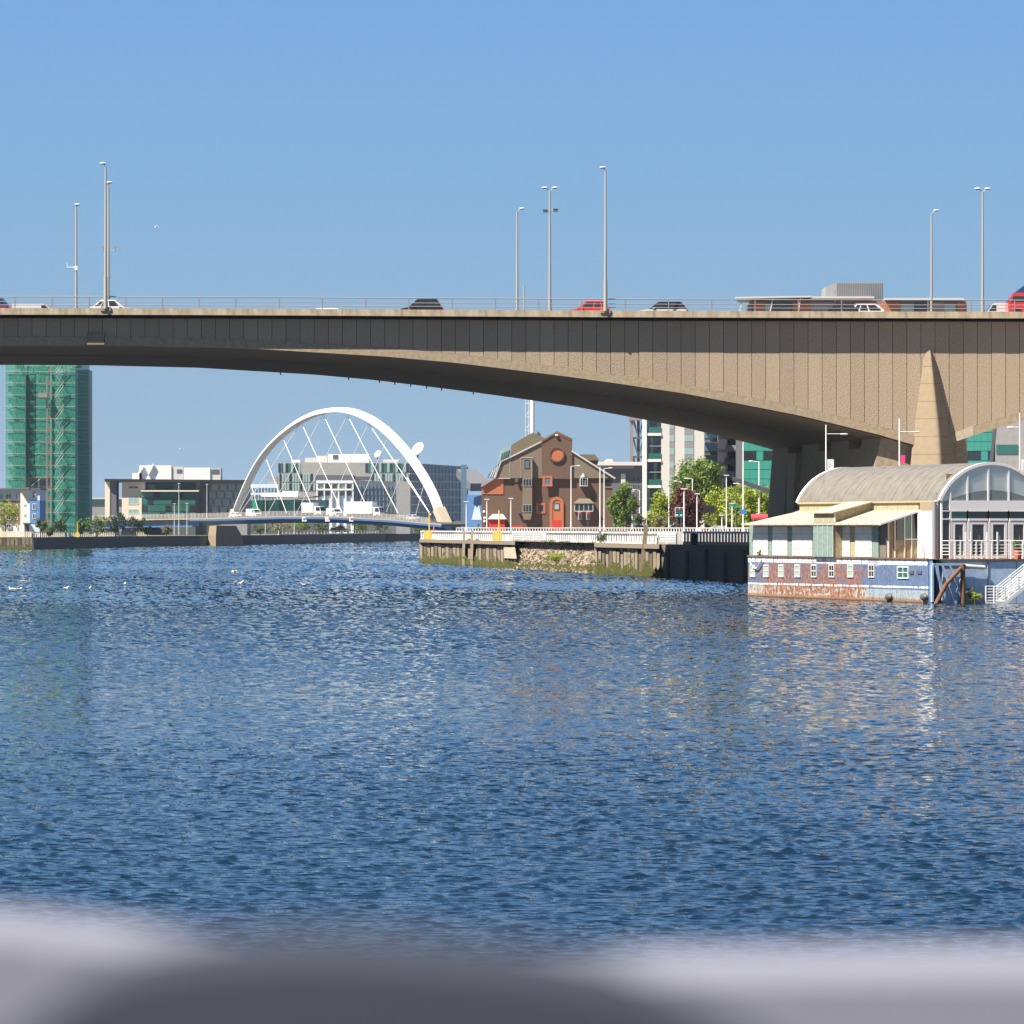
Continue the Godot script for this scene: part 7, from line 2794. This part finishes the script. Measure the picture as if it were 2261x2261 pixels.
	for k in 60:
		var f := k / 60.0
		var p := Vector3(lerpf(-66.0, -25.0, f), QUAY_S, -lerpf(1240.0, 1690.0, f))
		pick.box(p + Vector3(-0.5, 0, -0.3), p + Vector3(-0.35, 1.2, 0.3))
	m.bar(Vector3(-66.5, QUAY_S + 0.15, -1240), Vector3(-25.5, QUAY_S + 0.15, -1690), 0.4, 0.3)
	m.bar(Vector3(-66.5, QUAY_S + 1.2, -1240), Vector3(-25.5, QUAY_S + 1.2, -1690), 0.2, 0.15)
	part(t, "posts", pick, "cream", "stuff")
	part(t, "rails", m, "cream")
	for e in [[171, 968, 1152, "yellow marker post on the dark far quay below the scaffold"], [5, 960, 1168, "yellow marker post on the jetty before the tan flats"]]:
		var y := thing("marker_post", e[3], "post", Vector3(at(e[0], 0, e[1]).x, QUAY_S, -e[1]), 0, "yellow marker posts on the far quay")
		m = MB.new()
		m.tube(Vector3.ZERO, Vector3(0, EYE + (LEVEL - e[2]) * e[1] / FOCAL - QUAY_S, 0), 0.12, 0.1, 7)
		part(y, "pole", m, "yellow")
		m = MB.new()
		m.box(Vector3(-0.4, 0, -0.3), Vector3(0.4, 1.0, 0.3))
		part(y, "box", m, "yellow")
	for e in [[395, 1180, 1068, "tall lamp column before the office's green glass"], [385, 1190, 1113, "short lamp column beside a tall one before the office glass"], [413, 1200, 1112, "short lamp column at the edge of the office glass"], [457, 1210, 1070, "tall lamp column before the office's grey rear wing"], [586, 1300, 1085, "lamp column before the end of the green pavilion"], [650, 1320, 1085, "lamp column before the middle of the green pavilion"]]:
		var y := thing("street_lamp", e[3], "street lamp", Vector3(at(e[0], 0, e[1]).x, QUAY_S, -e[1]), 0, "lamp columns on the far promenade")
		m = MB.new()
		m.tube(Vector3.ZERO, Vector3(0, EYE + (LEVEL - e[2]) * e[1] / FOCAL - QUAY_S, 0), 0.14, 0.09, 6)
		part(y, "column", m, "light_grey")
		m = MB.new()
		var hh: float = EYE + (LEVEL - e[2]) * e[1] / FOCAL - QUAY_S
		m.box(Vector3(-0.4, hh, -0.15), Vector3(0.4, hh + 0.15, 0.15))
		part(y, "lantern", m, "lamp_head")


# ---------- gulls, and the rail under the lens ----------

func gull(px: float, py: float, d: float, flying: bool, label: String, turn: float) -> void:
	var p := at(px, py, d)
	var t := thing("gull", label, "gull", Vector3(p.x, p.y if flying else 0.08, p.z), turn, "gulls over the river")
	t.scale = Vector3.ONE * 1.1
	var m := MB.new()
	var h := 0.0 if flying else 0.06
	m.ball(Vector3(0, h, 0), Vector3(0.22, 0.08, 0.085), 10, 7)
	m.ball(Vector3(-0.2, h + (0.03 if flying else 0.1), 0), Vector3(0.062, 0.055, 0.052), 8, 6)
	m.tube(Vector3(-0.16, h + 0.02, 0), Vector3(-0.2, h + (0.03 if flying else 0.08), 0), 0.06, 0.05, 8)
	m.tube(Vector3(0.18, h, 0), Vector3(0.34, h + 0.02, 0), 0.05, 0.015, 6)
	part(t, "body", m, "white")
	m = MB.new()
	m.tube(Vector3(-0.25, h + (0.03 if flying else 0.095), 0), Vector3(-0.31, h + (0.02 if flying else 0.085), 0), 0.016, 0.004, 5)
	part(t, "beak", m, "yellow")
	for s in [1.0, -1.0]:
		m = MB.new()
		if flying:
			var a := Vector3(-0.06, 0.03, s * 0.05)
			var e := Vector3(-0.1, 0.2, s * 0.3)
			var f := Vector3(0.06, 0.12, s * 0.62)
			m.hexa([a + Vector3(0.16, -0.01, 0), a + Vector3(0, -0.01, 0), e + Vector3(0, -0.01, 0), e + Vector3(0.15, -0.01, 0), a + Vector3(0.16, 0.01, 0), a + Vector3(0, 0.01, 0), e + Vector3(0, 0.01, 0), e + Vector3(0.15, 0.01, 0)])
			m.hexa([e + Vector3(0.15, -0.008, 0), e + Vector3(0, -0.008, 0), f + Vector3(0, -0.004, 0), f + Vector3(0.03, -0.004, 0), e + Vector3(0.15, 0.008, 0), e + Vector3(0, 0.008, 0), f + Vector3(0, 0.004, 0), f + Vector3(0.03, 0.004, 0)])
		else:
			m.ball(Vector3(0.06, h + 0.03, s * 0.07), Vector3(0.2, 0.05, 0.025), 8, 5)
		part(t, "wing", m, "light_grey")


func make_small_life() -> void:
	for e in [[26, 1305, "white gull floating at the end of a line of gulls"], [41, 1306, "white gull floating close beside another gull"], [147, 1303, "white gull floating alone in midstream"], [200, 1303, "white gull floating with its head up in midstream"], [276, 1294, "white gull floating farther out than the line of gulls"], [298, 1278, "white gull floating farthest out near the dark ripple"]]:
		gull(e[0], e[1], EYE * FOCAL / (e[1] - LEVEL), false, e[2], e[0] * 0.7)
	gull(517, 1264, 420, true, "gull gliding low with wings level over the river", 0.5)
	gull(530, 1288, 360, true, "gull flapping with wings raised over the river", 2.2)
	gull(672, 1292, 350, true, "gull banking with curved wings over the river", 1.2)
	gull(400, 993, 700, true, "dark speck of a gull in the sky above the office", 0.9)
	gull(345, 502, 600, true, "tiny gull high in the blue sky above the road bridge", 0.2)


func make_parapet() -> void:
	grained("painted_rail", [[0.0, 0.18, 0.18, 0.225], [1.0, 0.27, 0.265, 0.31]], 0.02, 0.05, 0.6, 4, 91)
	mat("dark_cover", 0.038, 0.042, 0.062, 0.8)
	# the top of the handrail just under the lens, with a dark rounded clamp on it
	var y := func(py: float, d: float) -> float: return EYE + (LEVEL - py) * d / FOCAL
	var x := func(px: float, d: float) -> float: return (px - 1130.5) * d / FOCAL
	var t := thing("parapet_rail", "pale grey painted handrail out of focus close to the lens", "handrail")
	var m := MB.new()
	var r := 0.85
	var top := PackedVector2Array()
	for k in 53:
		var px := lerpf(-1500.0, 3700.0, k / 52.0)
		top.append(Vector2(x.call(px, r), y.call(table([[-1500.0, 1990.0], [0.0, 2040.0], [350.0, 2078.0], [640.0, 2125.0], [1300.0, 2132.0], [2261.0, 2122.0], [3700.0, 2100.0]], px), r)))
	top.append(Vector2(x.call(3700.0, r), y.call(3000.0, r)))
	top.append(Vector2(x.call(-1500.0, r), y.call(3000.0, r)))
	m.prism(top, -r + 0.03, -r - 0.03)
	part(t, "rail", m, "painted_rail")
	m = MB.new()
	var d := 0.62
	var pts := PackedVector2Array()
	for k in 45:
		var px := lerpf(-250.0, 1950.0, k / 44.0)
		var h := table([[-250.0, 2480.0], [80.0, 2255.0], [200.0, 2160.0], [300.0, 2120.0], [450.0, 2092.0], [650.0, 2080.0], [900.0, 2090.0], [1150.0, 2112.0], [1350.0, 2150.0], [1550.0, 2240.0], [1950.0, 2460.0]], px)
		pts.append(Vector2(x.call(px, d), y.call(h, d)))
	pts.append(Vector2(x.call(1950.0, d), y.call(3100.0, d)))
	pts.append(Vector2(x.call(-250.0, d), y.call(3100.0, d)))
	m.prism(pts, -d + 0.02, -d - 0.02)
	single("rail_clamp", m, "dark_cover", "dark grey rounded clamp on the pale handrail, out of focus", "clamp")


func _ready() -> void:
	rng.seed = 7
	make_view()
	make_materials()
	make_water()
	make_banks()
	make_road_bridge()
	make_arch_bridge()
	make_south_bank()
	make_north_bank()
	make_brown_building()
	make_quay()
	make_ferry()
	make_bridge_lamps()
	make_bridge_traffic()
	make_small_life()
	make_parapet()
